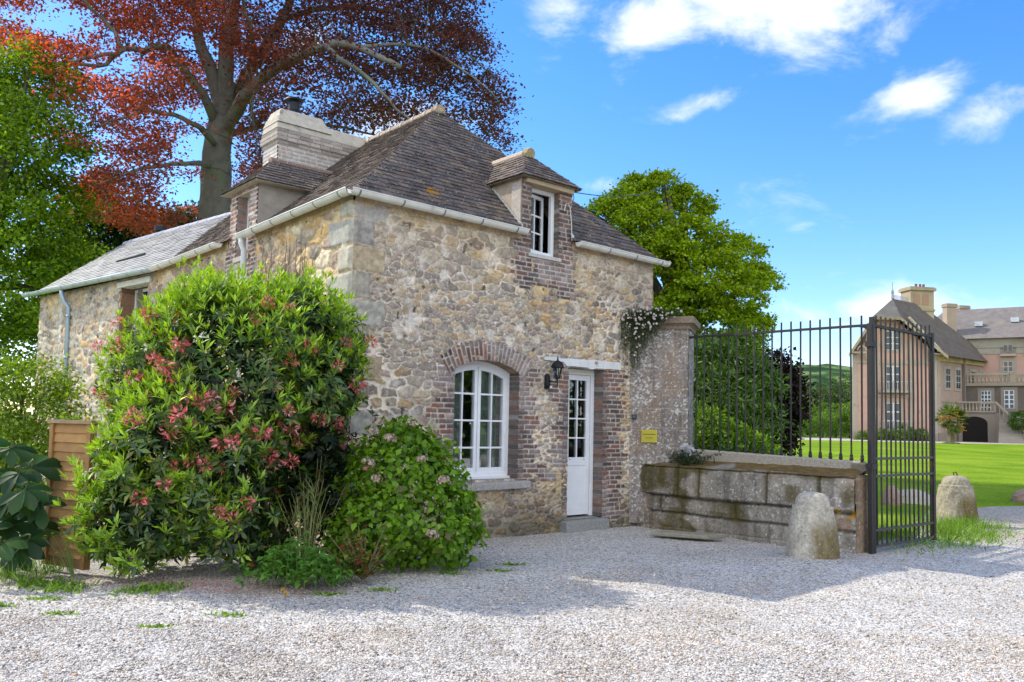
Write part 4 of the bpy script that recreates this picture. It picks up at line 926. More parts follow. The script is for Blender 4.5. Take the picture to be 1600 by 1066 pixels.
# ------------------------------------------------------------------ gate pier, low wall, railing, gate
PA = math.radians(-19)
pier = empty('gate_pier', (1.86, 13.16, 0), PA, 'tall lichen spotted stone gate pier with moulded cap beside the cottage', 'pier')
def block_stone(A, Z, seed, base=(0.25, 0.212, 0.188), joints=((0.0,)), lich=0.68, moss=0.0, bh=0.30, bw=0.6):
    g = vnoise(A*30, Z*30, seed, 3); c = np.array(base)*(0.6+0.8*g)[..., None]
    big = vnoise(A*2.2, Z*2.2, seed+1, 3)[..., None]; c = c*(0.65+0.7*big)
    br = sstep(.5, .7, vnoise(A*3+4, Z*2.4, seed+2, 3))[..., None]*.5; c = c*(1-br)+np.array((.27, .19, .12))*br
    li = sstep(lich, lich+.05, vnoise(A*42, Z*42, seed+3, 2)+.30*(vnoise(A*3.5, Z*3.5, seed+4, 3)-.62))[..., None]; c = c*(1-li)+np.array((.58, .57, .53))*li
    sk = sstep(.52, .74, vnoise(A*11+3, Z*1.3+2, seed+9, 3))[..., None]*.5; c = c*(1-sk)+np.array((.10, .085, .07))*sk
    e, idm, row = bricks(A, Z, seed, bw=bw, bh=bh); j = sstep(.012, .002, e+.008*(vnoise(A*10, Z*10, seed+6)-.5))[..., None]
    c = c*(1-.45*j)+np.array((.4, .35, .29))*.45*j
    h = .012*(vnoise(A*7, Z*7, seed+7, 4)-.5)-.008*j[..., 0]+.004*g
    return h, c
def build_pier():
    W, D, Hh = 0.92, 0.7, 3.05
    fn = lambda A, Z: block_stone(A, Z, 701, lich=.62)
    p = wall_mesh('pier_shaft', 0, W, 0, Hh, .011, fn, Tfront, pier, M_BLOCK)
    for nm, T, a1, fl in (('pier_side', lambda a, h, z: np.stack([W+h, a, z], -1), D, False), ('pier_side', lambda a, h, z: np.stack([-h, a, z], -1), D, True), ('pier_back', lambda a, h, z: np.stack([a, D+h, z], -1), W, True)):
        o = wall_mesh(nm, 0, a1, 0, Hh, .03, fn, T, pier, M_BLOCK)
        if fl: o.data.flip_normals()
    c = MB(); prof = [(.0, 0), (.025, .0), (.025, .045), (.06, .075), (.095, .085), (.10, .175), (.085, .19), (-.2, .215)]
    n = len(prof); v = []
    cz = Hh-.005
    for k, (o, z) in enumerate(prof):
        v += [(-o, -o, cz+z), (W+o, -o, cz+z-.012), (W+o, D+o, cz+z-.012), (-o, D+o, cz+z)]
    fc = [(4*k+i, 4*k+(i+1) % 4, 4*k+4+(i+1) % 4, 4*k+4+i) for k in range(n-1) for i in range(4)]+[(4*n-4, 4*n-3, 4*n-2, 4*n-1), (3, 2, 1, 0)]
    c.add(v, fc, (.25, .19, .14)); c.build('pier_cap', M_BLOCK, pier, bevel=0.006)
build_pier()
def on_pier(x, z, y=0): c, s = math.cos(PA), math.sin(PA); return (1.86+x*c-y*s, 13.16+x*s+y*c, z)
def plaque():
    r = empty('brass_plaque', on_pier(.33, 1.36, -.012), PA, 'small square brass name plaque screwed to the stone gate pier', 'plaque')
    m = MB(); m.box(-.125, .125, -.012, 0, -.10, .10, (.42, .36, .05)); m.build('plate', M_BRASS, r, bevel=.002)
    K = (.07, .06, .015)
    def line(z, h, x0, x1, lo, hi):
        x = x0; t = MB()
        while x < x1: w = RNG.uniform(lo, hi); t.box(x, min(x+w, x1), -.0135, -.0125, z, z+h*RNG.uniform(.6, 1), K); x += w+.004
        t.build('text_line', M_IRON, r)
    line(.02, .017, -.095, .10, .006, .014); line(-.025, .009, -.065, .06, .004, .01); line(-.047, .008, -.055, .05, .004, .01)
    for x in (-.112, .112):
        for z in (-.087, .087): s = MB(); s.lathe([(.006, 0), (.005, .004)], (0, 0, 0), 8, (.8, .78, .6)); s.v[-16:] = [Vector((q.x+x, -.0125-q.z, z+q.y)) for q in s.v[-16:]]; s.build('screw', M_BRASS, r)
    b = empty('doorbell', on_pier(.09, 1.66, -.012), PA, 'small dark green doorbell box above the brass plaque', 'doorbell')
    m = MB(); m.box(-.04, .04, -.03, 0, -.035, .035, (.02, .05, .04)); m.build('case', M_PLASTIC, b, bevel=.006)
    q = MB(); q.box(-.012, .012, -.035, -.03, -.012, .012, (.1, .13, .12)); q.build('button', M_PLASTIC, b)
plaque()

LA = math.radians(-46.9)
LWL = 3.66
low = empty('low_wall', (1.91, 13.32, 0), LA, 'low mossy granite block wall with a kerb carrying the iron railings', 'wall')
def low_fn(A, Z):
    h, c = block_stone(A, Z, 801, base=(.31, .275, .23), lich=.70, bh=9, bw=90)
    up = Z > .455
    # big blocks: joints of the upper course, lower course, plinth
    jx = np.full(A.shape, 9.0)
    for x in (0.95, 1.32, 2.42, 3.18): jx = np.minimum(jx, np.where(up, np.abs(A-x-.03*(Z-.7)), 9))
    for x in (0.6, 1.9, 3.05): jx = np.minimum(jx, np.where(~up & (Z > .22), np.abs(A-x), 9))
    jz = np.minimum(np.abs(Z-.455-.012*np.sin(A*3)), np.abs(Z-.2-.02*vnoise(A*2, 1.0, 9)))
    j = sstep(.03, .004, np.minimum(jx, jz))
    h = h*2.2+np.where(up, .055*sstep(.455, .50, Z)*sstep(.93, .87, Z)+.02*(vnoise(A*3, Z*4, 811, 3)-.5), 0)-.03*j
    h = h+np.where(Z < .2, .02, 0)
    c = c*(1-.6*j)[..., None]
    blk = np.floor(np.interp(A, [0, .95, 1.32, 2.42, 3.18, 3.9], [0, 1, 2, 3, 4, 5])).astype(int)
    c = c*np.array([.85, 1.0, .9, 1.0, 1.3, 1.3])[blk][..., None]
    ms = sstep(.44, .64, vnoise(A*2.2+3, Z*3+7, 805, 3)+np.where(Z < .3, .10, 0)+.1*sstep(.8, .93, Z)-.05)*.75
    run = sstep(.55, .75, vnoise(A*9, Z*.9, 806, 2))*.5*sstep(1.0, .2, np.abs(A-.55))+sstep(.10, .02, jx)*.4
    k = np.clip(ms+run, 0, .9)[..., None]; c = c*(1-k)+np.array((.085, .07, .02))*(0.7+.6*vnoise(A*25, Z*25, 807, 2))[..., None]*k
    ye = ((np.abs(A-3.55) < .2) & (np.abs(Z-.40) < .1) & (vnoise(A*12, Z*12, 808, 2) > .56))[..., None]; c = np.where(ye, np.array((.5, .27, .03)), c)
    ts = ((A > 3.2) & (A < 3.6) & (Z > .22) & (Z < .38))[..., None]; c = np.where(ts, np.array((.30, .215, .15))*(0.6+.8*vnoise(A*14, Z*14, 809, 3))[..., None], c)
    return h, c
def build_low():
    D, Hh = .5, .93
    w = wall_mesh('wall_face', 0, LWL, -.15, Hh, .012, low_fn, Tfront, low, M_BLOCK)
    def topf(A, Z):
        c = np.array((.24, .21, .17))*(0.6+.8*vnoise(A*12, Z*12, 821, 3))[..., None]; k = sstep(.35, .6, vnoise(A*3, Z*4, 822, 3)+.16*sstep(.05, .25, Z))[..., None]*.9
        c = c*(1-k)+np.array((.14, .085, .02))*(0.5+vnoise(A*20, Z*20, 823, 2))[..., None]*k
        return .02*(vnoise(A*6, Z*6, 824, 3)-.5), c
    o = wall_mesh('ledge', 0, LWL, -.06, D, .02, topf, lambda a, h, z: np.stack([a, z, Hh-.004+h-.012*np.clip(-z/.06, 0, 1)+.27*np.clip(z, 0, .34)], -1), low, M_BLOCK)
    e = wall_mesh('wall_end', -.03, D, -.15, Hh+.01, .02, lambda A, Z: (lambda q: (q[0], q[1]*np.array((1.0, .93, .84))))(block_stone(A, Z, 831, base=(.28, .22, .165), lich=.74, bh=.3, bw=2)), lambda a, h, z: np.stack([LWL+h+.002, a, z], -1), low, M_BLOCK)
    b = MB(); b.box(0, LWL, D-.03, D, -.1, Hh, (.25, .22, .18)); b.build('wall_back', M_BLOCK, low)
    k = MB(); n = 34; v = []
    for i in range(n+1):
        a = .62+(LWL-.10-.62)*i/n; t = 1.185-.075*i/n
        q = .008*vnoise(i*.8, 2, 7)
        v += [(a, .31+q, .92), (a, .315+q, t-.02), (a, .335+q, t), (a, .48, t), (a, .49, .92)]
    k.add(v, [(5*i+j, 5*i+5+j, 5*i+6+j, 5*i+1+j) for i in range(n) for j in range(4)]+[(0, 1, 2, 3, 4), tuple(5*n+j for j in (4, 3, 2, 1, 0))], (.36, .32, .26)); k.build('kerb', M_BLOCK, low)
    m = MB(); m.box(LWL-.22, LWL-.02, .30, .47, .95, 1.09, (.2, .17, .12), .012); m.build('end_stone', M_BLOCK, low, bevel=.03)
build_low()
IR = (.034, .030, .027)
def lw(a, y, z):   # low wall local to world
    c, s = math.cos(LA), math.sin(LA); return np.array([1.91+a*c-y*s, 13.32+a*s+y*c, z])
def railing():
    o = empty('iron_railing', lw(.55, .46, 1.1), 0, 'black iron railings of upright bars along the low stone wall', 'railing')
    O = np.array(o.location); p0 = lw(.42, .42, 2.92)-O; p1 = lw(3.70, .36, 2.90)-O
    r = MB(); t = (p1-p0)/np.linalg.norm(p1-p0); s = np.array([-t[1], t[0], 0])
    def bar(a, b, w, d, mb, col=IR):
        a, b = np.array(a), np.array(b); u = np.array([0, 0, 1.0])
        v = [q+s*w*i+u*d*j for q in (a, b) for i, j in ((-1, -1), (1, -1), (1, 1), (-1, 1))]
        mb.add(v, [(0, 1, 2, 3), (7, 6, 5, 4), (0, 4, 5, 1), (1, 5, 6, 2), (2, 6, 7, 3), (3, 7, 4, 0)], col)
    bar(p0, p1-t*.02, .02, .016, r); r.build('top_rail', M_IRON, o)
    br = MB()   # scroll bracket meeting the gate post
    pts = [p1+np.array([0, 0, -.0])-t*.16]+[p1-t*(.16-.15*math.sin(w))+np.array([0, 0, -.14*(1-math.cos(w))]) for w in np.linspace(0, math.pi/2, 7)]
    poly = [p1-t*.16+np.array([0, 0, .016]), p1+np.array([0, 0, .016]), p1+np.array([0, 0, -.15])]+[p1-t*(.16-.15*math.sin(w))+np.array([0, 0, -.02-.13*(1-math.cos(w))]) for w in np.linspace(math.pi/2, 0, 7)]
    br.prism([q-s*.015 for q in poly], s*.03, IR); br.build('bracket', M_IRON, o)
    pin = MB(); pin.tube([p0-t*.02, p0+t*.12], .03, 8, IR); pin.build('wall_fixing', M_IRON, o)
    n = 22
    for i in range(n):
        f = i/(n-1); a = .52+(3.57-.52)*f; b = lw(a, .42-.05*f, 0)-O; zb = 1.19-.075*(a-.62)/(LWL-.78)-O[2]; zt = 3.03-O[2]+RNG.uniform(-.006, .006)
        m = MB(); lean = RNG.normal(0, .003, 2)
        m.tube([(b[0], b[1], zb-.02), (b[0]+lean[0], b[1]+lean[1], zt)], .0125, 8, np.array(IR)*RNG.uniform(.8, 1.5)); m.lathe([(.018, 0), (.026, .012), (.026, .035), (.018, .047), (.022, .055), (.022, .075), (.014, .085)], (b[0], b[1], zb), 10, IR)
        m.build('bar', M_IRON, o)
railing()
GA = math.radians(39.9)
def gate():
    g0 = (4.665, 10.75); o = empty('iron_gate', (g0[0], g0[1], 0), GA, 'open black iron gate leaf of close upright bars seen edge on', 'gate')
    W, zb, zt = 1.74, .02, 2.90
    p = MB(); p.box(-.028, .028, -.026, .026, -.05, 2.99, IR); p.build('hinge_stile', M_IRON, o)
    p = MB(); p.box(W-.035, W+.025, -.03, .03, .0, 2.93, IR); p.build('meeting_stile', M_IRON, o)
    p = MB(); p.box(-.085, -.036, -.026, .026, -.05, 2.9, IR); p.build('gate_post', M_IRON, o)
    for z in (2.885, 1.155, .93, .24, .035):
        p = MB(); p.box(.03, W-.03, -.024, .024, z-.015-(.006 if z > 2 else 0), z+.015, np.array(IR)*(2.2 if z < 2 else 1)); p.build('rail', M_IRON, o)
    p = MB(); p.box(-.10, .045, -.045, .045, 2.60, 2.67, IR); p.build('hinge', M_IRON, o); p = MB(); p.box(-.10, .045, -.045, .045, 1.02, 1.09, IR); p.build('hinge', M_IRON, o)
    q = MB(); q.add([(W-.2, -.012, 2.87), (W-.03, -.012, 2.87), (W-.03, -.012, 2.66), (W-.2, .012, 2.87), (W-.03, .012, 2.87), (W-.03, .012, 2.66)], [(0, 1, 2), (5, 4, 3), (0, 3, 4, 1), (1, 4, 5, 2), (2, 5, 3, 0)], IR); q.build('brace', M_IRON, o)
    for i in range(13):
        x = .11+(W-.17)*i/12; top = 3.02 if i < 12 else 3.04
        m = MB(); w1, w2 = RNG.normal(0, .004, 2)
        m.tube([(x, 0, zb), (x+w1, w2, 1.1), (x+w2*1.3, w1, 2.0), (x, 0, top)], .0125, 8, np.array(IR)*RNG.uniform(.8, 1.6)); m.build('bar', M_IRON, o)
gate()

def bollard(c, h, seed, label, lean=0, extra=False):
    o = empty('guard_stone', (c[0], c[1], -.06), 0, label, 'bollard', 'rounded guard stones either side of the gateway')
    r0 = .30 if not extra else .345; m = MB()
    prof = [(r0*1.0, 0), (r0, .06), (r0*.97, .2), (r0*.90, .4), (r0*.82, .58), (r0*.775, .655), (r0*.77, .69), (r0*.755, .705), (r0*.66, .712), (r0*.655, .73), (r0*.64, .77), (r0*.585, .815), (r0*.46, .85), (r0*.24, .868), (r0*.02, .873)]
    P = []
    for i in range(len(prof)-1):
        a, b = prof[i], prof[i+1]; k = 8 if b[1]-a[1] > .05 else 3
        for j in range(k): P.append((a[0]+(b[0]-a[0])*j/k, (a[1]+(b[1]-a[1])*j/k)*h/.873))
    P.append((prof[-1][0], prof[-1][1]*h/.873))
    m.lathe(P, (0, 0, 0), 84, (.4, .37, .31), noise=lambda w, z: .10*(float(vnoise(math.cos(w)*2.2+5, math.sin(w)*2.2+z*4+3, seed, 3))-.5)+.05*(float(vnoise(math.cos(w)*9+5, math.sin(w)*9+z*16, seed+1, 2))-.5)+.035*(float(vnoise(math.cos(w)*22+5, math.sin(w)*22+z*40, seed+9, 2))-.5))
    for i, q in enumerate(m.v):
        w = math.atan2(q.y, q.x); n1 = float(vnoise(math.cos(w)*5+9, q.z*9+math.sin(w)*5, seed+2, 3)); moss = float(sstep(.1, .75, math.cos(w+.75)))*float(sstep(.62, .35, q.z))*(.4+n1)
        c1 = np.array((.42, .385, .315) if not extra else (.33, .29, .215))*(.65+.7*n1); c2 = np.array((.14, .10, .03)); k = min(max(moss, 0), .9)
        m.c[i] = tuple(c1*(1-k)+c2*k)
    m.build('stone_body', M_GRANITE, o, smooth=True)
    if extra:
        f = MB(); f.tube([(-.02, 0, h-.02), (-.03, .01, h+.05), (.02, .02, h+.06), (.05, .02, h+.0)], .011, 6, (.12, .055, .03)); f.tube([(.02, -.02, h-.01), (.02, 0, h+.05)], .01, 6, (.10, .05, .03)); f.build('iron_stub', M_IRON, o)
    return o
bollard((3.565, 9.86), .84, 41, 'pale rounded granite guard stone standing on the gravel before the low wall')
bollard((7.67, 14.4), .84, 57, 'weathered brown guard stone with rusty iron stub beyond the open gate', extra=True)
def slab():
    m = MB(); m.add([(1.99, 11.80, -.02), (2.72, 11.50, -.02), (3.02, 11.68, -.02), (2.2, 11.98, -.02), (1.99, 11.80, .035), (2.72, 11.50, .04), (3.02, 11.68, .045), (2.2, 11.98, .04)], [(3, 2, 1, 0), (4, 5, 6, 7), (0, 1, 5, 4), (1, 2, 6, 5), (2, 3, 7, 6), (3, 0, 4, 7)], (.27, .245, .19))
    o = m.build('stone_slab', M_BLOCK, None, bevel=.012); props(o, 'thin flat stone slab lying on the gravel in front of the low wall', 'slab')
slab()
def rock(name, c, s, seed, label, col=(.3, .2, .15)):
    m = MB(); n = 14; P = [(math.sin(math.pi*i/10), -math.cos(math.pi*i/10)) for i in range(11)]
    m.lathe([(max(r, .01), z) for r, z in P], (0, 0, 0), n, col, noise=lambda w, z: .55*(float(vnoise(math.cos(w)*1.7+5, math.sin(w)*1.7+z*1.7+3, seed, 2))-.5))
    m.v = [Vector((q.x*s[0], q.y*s[1], q.z*s[2])) for q in m.v]
    o = m.build(name, M_BLOCK, None); o.location = c; return props(o, label, 'rock')
rock('boulder', (11.75, 18.9, .05), (.42, .3, .26), 3, 'reddish brown boulder at the lawn edge beside the gravel drive')
rock('boulder', (7.9, 17.3, .05), (.2, .18, .36), 4, 'upright pinkish stone behind the gate bars in the grass', (.36, .25, .2))
rock('boulder', (8.6, 17.9, .0), (.5, .3, .3), 5, 'low pale stone lying in the grass behind the gate leaf', (.42, .38, .31))

# ------------------------------------------------------------------ leaves
def unit(v): return v/(np.linalg.norm(v, axis=-1, keepdims=True)+1e-9)
def leaf_geo(pos, d, nrm, L, W, droop=0.15, fold=0.18, belly=0.5):
    d = unit(d); side = unit(np.cross(d, nrm)); nr = np.cross(side, d)
    L = np.asarray(L).reshape(-1, 1); W = np.asarray(W).reshape(-1, 1)
    M = pos+d*L*belly; T = pos+d*L-nr*droop*L
    A = M+side*W/2+nr*fold*W; B = M-side*W/2+nr*fold*W
    n = len(pos); V = np.stack([pos, M, T, A, B], 1).reshape(-1, 3); k = (np.arange(n)*5)[:, None]
    F = np.concatenate([k+np.array([[0, 3, 2, 1]]), k+np.array([[0, 1, 2, 4]])], 0)
    return V, F
def diamond_geo(pos, d, nrm, L, W):
    d = unit(d); side = unit(np.cross(d, nrm)); nr = np.cross(side, d); L = np.asarray(L).reshape(-1, 1); W = np.asarray(W).reshape(-1, 1)
    V = np.stack([pos, pos+d*L*.5+side*W/2+nr*.12*W, pos+d*L, pos+d*L*.5-side*W/2-nr*.10*W], 1).reshape(-1, 3)
    F = (np.arange(len(pos))*4)[:, None]+np.array([[0, 1, 2, 3]]); return V, F
class Leaves:
    def __init__(s): s.V = []; s.F = []; s.C = []; s.n = 0
    def put(s, geo, col, per):
        V, F = geo; s.V.append(V); s.F.append(F+s.n); s.C.append(np.repeat(col, per, axis=0)); s.n += len(V)
    def build(s, name, mat, parent=None, smooth=False): return np_mesh(name, np.concatenate(s.V), np.concatenate(s.F), np.concatenate(s.C), mat, parent, smooth)
def rdir(n): return unit(RNG.normal(size=(n, 3)))
def palc(n, cols, p=None, v=(.75, 1.25)):
    c = np.array(cols)[RNG.choice(len(cols), n, p=p)]; return c*RNG.uniform(v[0], v[1], (n, 1))
def blob_points(blobs, n, shell=(0.72, 1.0), low=-0.9):
    B = np.array(blobs, float); w = (B[:, 3]*B[:, 4]+B[:, 3]*B[:, 5]+B[:, 4]*B[:, 5]); w = w/w.sum()
    k = RNG.choice(len(B), n, p=w); d = rdir(n); bad = d[:, 2] < low; d[bad, 2] *= -1
    r = RNG.uniform(shell[0], shell[1], (n, 1)); c = B[k]
    P = c[:, :3]+d*r*c[:, 3:6]; out = unit(d/c[:, 3:6]); 
    # drop points deep inside another blob
    keep = np.ones(n, bool)
    for j in range(len(B)):
        q = (((P-B[j, :3])/B[j, 3:6])**2).sum(1); keep &= ~((q < .42) & (k != j))
    return P[keep], out[keep]
def clumped(blobs, nclump, per, crad, L, W, cols, colw=None, shell=(.72, 1.0), up=.5, flat=.6, jl=.3, light=None, low=-.9):
    C, O = blob_points(blobs, nclump, shell, low); m = len(C); n = m*per
    c = np.repeat(C, per, 0); o = np.repeat(O, per, 0)
    off = RNG.normal(size=(n, 3))*crad*np.array([1, 1, flat]); P = c+off
    d = unit(o*.5+rdir(n)*.9+np.array([0, 0, -.25])); nr = unit(o*.5+rdir(n)*.55+np.array([0, 0, up]))
    ll = L*RNG.uniform(1-jl, 1+jl, n); col = palc(n, cols, colw)*np.repeat(RNG.uniform(.8, 1.2, (m, 1)), per, 0)
    return P, d, nr, ll, ll*W/L, col
def limb(mb, path, r0, r1, n=9, col=(.2, .19, .165), wob=.0, sub=3):
    P = [np.array(p, float) for p in path]; Q = []
    for i in range(len(P)-1):
        a, b = P[max(i-1, 0)], P[i]; c, d = P[i+1], P[min(i+2, len(P)-1)]
        for j in range(sub):
            t = j/sub; Q.append(.5*((2*b)+(-a+c)*t+(2*a-5*b+4*c-d)*t*t+(-a+3*b-3*c+d)*t**3)+RNG.normal(0, wob, 3))
    Q.append(P[-1]); mb.tube(Q, np.linspace(r0, r1, len(Q)), n, col, noise=.05); return Q

# ------------------------------------------------------------------ copper beech
def beech():
    D = 29.0; base = at(338, 560, D); base[2] = gh(base[0], base[1])
    o = empty('beech_tree', (base[0], base[1], base[2]), 0, 'huge copper beech with red and purple leaves rising behind the cottage roof', 'tree')
    O = np.array([base[0], base[1], base[2]])
    A = lambda x, y, dd=0: at(x, y, D+dd)-O
    t = MB(); bc = (.17, .165, .14)
    trunk = [A(338, 640), A(337, 480), A(337, 330), A(338, 275), A(340, 225), A(347, 185)]
    Q = limb(t, trunk, .66, .42, 16, bc)
    t.v = t.v
    t.build('trunk', M_BARK, o, smooth=True)
    b = MB()
    main = [([A(347, 190), A(338, 140), A(318, 80), A(306, 40), A(303, -60), A(290, -200)], .36, .12),
            ([A(347, 200), A(352, 120), A(358, 50), A(366, -20), A(372, -160), A(385, -300)], .42, .14),
            ([A(350, 190), A(380, 130, 1), A(408, 85, 1), A(440, 30, 2), A(470, -40, 2), A(520, -180, 3)], .36, .12),
            ([A(352, 205), A(380, 155, -1), A(420, 112, -2), A(462, 90, -2.5), A(510, 72, -3), A(565, 75, -3.5), A(625, 105, -4)], .33, .10),
            ([A(510, 74, -3), A(545, 100, -3.5), A(585, 130, -4), A(620, 170, -4), A(650, 190, -4.5)], .12, .03),
            ([A(338, 200), A(318, 150, -1), A(285, 110, -1.5), A(262, 75, -2), A(225, 78, -2.5), A(190, 78, -3), A(165, 100, -3), A(120, 102, -3.5), A(60, 95, -4)], .22, .04),
            ([A(190, 78, -3), A(170, 40, -3), A(140, 10, -3.5), A(100, -40, -4)], .10, .04),
            ([A(190, 80, -3), A(150, 90, -3.5), A(100, 95, -4), A(70, 105, -4), A(20, 60, -4.5), A(0, 30, -4.5)], .09, .02),
            ([A(338, 230), A(310, 200, -2), A(270, 180, -3), A(220, 175, -4), A(150, 200, -5)], .15, .03),
            ([A(345, 210), A(400, 200, 2), A(470, 190, 3), A(540, 200, 4), A(600, 215, 4)], .16, .04),
            ([A(338, 260), A(290, 255, -2), A(220, 265, -3.5), A(150, 290, -5)], .13, .03),
            ([A(440, 30, 2), A(520, 10, 1), A(610, 20, 0), A(700, 60, -1), A(760, 110, -1)], .15, .03),
            ([A(565, 75, -3.5), A(640, 70, -3), A(720, 105, -3), A(780, 160, -3)], .09, .02),
            ([A(400, 100, 1), A(395, 60, -2), A(385, 20, -3), A(370, -30, -4)], .12, .05),
            ([A(400, 195, 0), A(392, 170, -3), A(397, 140, -4)], .09, .03)]
    skel = []
    for p, r0, r1 in main:
        q = limb(b, p, r0*.78, r1*.8, 9, bc, wob=.03); skel += [np.array(z) for z in q[3:]]
    # sprays of foliage: picture-plane outline of the crown, filled through its depth
    poly = [(395, -420), (560, -400), (700, -250), (760, -60), (738, 30), (765, 78), (788, 130), (794, 185), (790, 235), (760, 215), (725, 195), (670, 190), (620, 185), (575, 205), (520, 205), (455, 190), (425, 225), (425, 270), (400, 335),
            (352, 330), (318, 342), (280, 350), (225, 365), (180, 345), (120, 318), (85, 270), (72, 215), (70, 150), (110, 125), (60, 110), (20, 85), (-15, 55), (-60, -20), (-80, -200), (60, -400)]
    px = np.array(poly, float)
    def inside(x, y):
        r = np.zeros(x.shape, bool); j = len(px)-1
        for i in range(len(px)):
            c = ((px[i, 1] > y) != (px[j, 1] > y)) & (x < (px[j, 0]-px[i, 0])*(y-px[i, 1])/(px[j, 1]-px[i, 1]+1e-9)+px[i, 0]); r ^= c; j = i
        return r
    N = 8600; x = RNG.uniform(-90, 815, N); y = RNG.uniform(-420, 370, N)
    k = inside(x, y); x, y = x[k], y[k]
    dens = .62*vnoise(x/40+3, y/22+8, 72, 3)+.38*vnoise(x/95+1, y/48+4, 73, 2)+.02; dens = dens+.10*sstep(430, 620, x)+.05*sstep(-20, -120, y)-.10*sstep(90, 20, y)*sstep(230, 60, x)-.10*np.exp(-((x-130)/60)**2-((y-80)/40)**2)-.12*np.exp(-((x-258)/40)**2-((y-165)/30)**2)
    dens -= .25*np.exp(-((x-335)/34)**2)*sstep(60, 200, y)*sstep(360, 300, y)
    k = dens > RNG.uniform(.39, .54, len(x)); x, y = x[k], y[k]; n = len(x)
    dep = RNG.uniform(-1, 1, n); cx = (x-350)/460; hw = np.sqrt(np.clip(1-cx**2, .12, 1))
    dd = dep*4.6*hw+np.where((x < 260) & (y > 60), -2.5, 0)
    trunkzone = (np.abs(x-337) < 40) & (y > 90); dd = np.where(trunkzone & (dd < 1), np.abs(dd)+1.2, dd)
    C = np.array([at(a, b_, D+c)-O for a, b_, c in zip(x, y, dd)])
    S = np.array(skel)
    # twigs joining sprays to the nearest limb
    for i in RNG.choice(n, min(n, 1100), replace=False):
        j = np.argmin(((S-C[i])**2).sum(1)); 
        if np.linalg.norm(S[j]-C[i]) < 2.6:
            m = (S[j]+C[i])/2+np.array([0, 0, .25]); b.tube([S[j], m, C[i]], [.02, .013, .005], 4, np.array(bc)*.55, cap=False)
    b.build('limbs', M_BARK, o, smooth=True)
    per = 52; m = n*per
    c = np.repeat(C, per, 0); P = c+RNG.normal(size=(m, 3))*np.array([.34, .34, .085]); P[:, 2] -= .10*((P[:, 0]-c[:, 0])**2+(P[:, 1]-c[:, 1])**2)
    d = unit(rdir(m)*np.array([1, 1, .5])+np.array([0, 0, -.25])); nr = unit(rdir(m)*.62+np.array([0, 0, 1]))
    L = RNG.uniform(.085, .155, m); col = palc(m, [(.066, .044, .060), (.054, .038, .058), (.076, .044, .055), (.044, .034, .050)], None, (.7, 1.3))
    redder = np.repeat(sstep(560, 170, x+RNG.normal(0, 45, n))*RNG.uniform(.3, 1.35, n), per)[:, None]; col = col*(1+redder*np.array([1.7, .6, -.2]))  # redder to the left: sunlight through the leaves put into their colour
    lf = Leaves(); lf.put(diamond_geo(P, d, nr, L, L*.66), col, 4); lf.build('crown', M_BEECH, o)
beech()

GREEN_L = [(.085, .155, .018), (.065, .125, .018), (.11, .18, .02), (.05, .10, .016)]
GREEN_D = [(.07, .13, .022), (.05, .10, .02), (.09, .155, .025), (.04, .08, .018)]
def tree(name, base, blobs, label, nclump, per, crad, L, W, cols, mat=None, trunk_r=.3, group=None, limbs=8, shell=(.55, 1.0), flat=.55, up=.6, cat='tree', trunkcol=(.13, .11, .09)):
    o = empty(name, tuple(base), 0, label, cat, group); O = np.array(base, float)
    B = [(b[0]-O[0], b[1]-O[1], b[2]-O[2], *b[3:]) for b in blobs]
    t = MB(); top = np.array(max(B, key=lambda b: b[2])[:3])
    limb(t, [(0, 0, -.2), top*np.array([.3, .3, .35]), top*np.array([.7, .7, .7]), top], trunk_r, trunk_r*.2, 10, trunkcol, wob=.03)
    for i in range(limbs):
        b = B[i % len(B)]; e = np.array(b[:3])+rdir(1)[0]*np.array(b[3:6])*.7; s = top*np.array([.5, .5, 1])*RNG.uniform(.3, .65)
        limb(t, [s, (s+e)/2+np.array([0, 0, .15*np.linalg.norm(e-s)*.4]), e], trunk_r*.38, trunk_r*.07, 6, trunkcol, wob=.02)
    t.build('trunk', M_BARK, o, smooth=True)
    lf = Leaves(); P, d, nr, ll, ww, col = clumped(B, nclump, per, crad, L, W, cols, shell=shell, flat=flat, up=up)
    lf.put(diamond_geo(P, d, nr, ll, ww), col, 4); lf.build('crown', mat or M_LEAF, o); return o
def pb(lst, Y):    # blobs from picture spots: (x, y, radius px, dy, flatten) at distance Y
    out = []
    for (x, y, r, dy, fl) in lst:
        p = at(x, y, Y+dy); R = r*(Y+dy)/F_PX; out.append((p[0], p[1], p[2], R, R, R*fl))
    return out
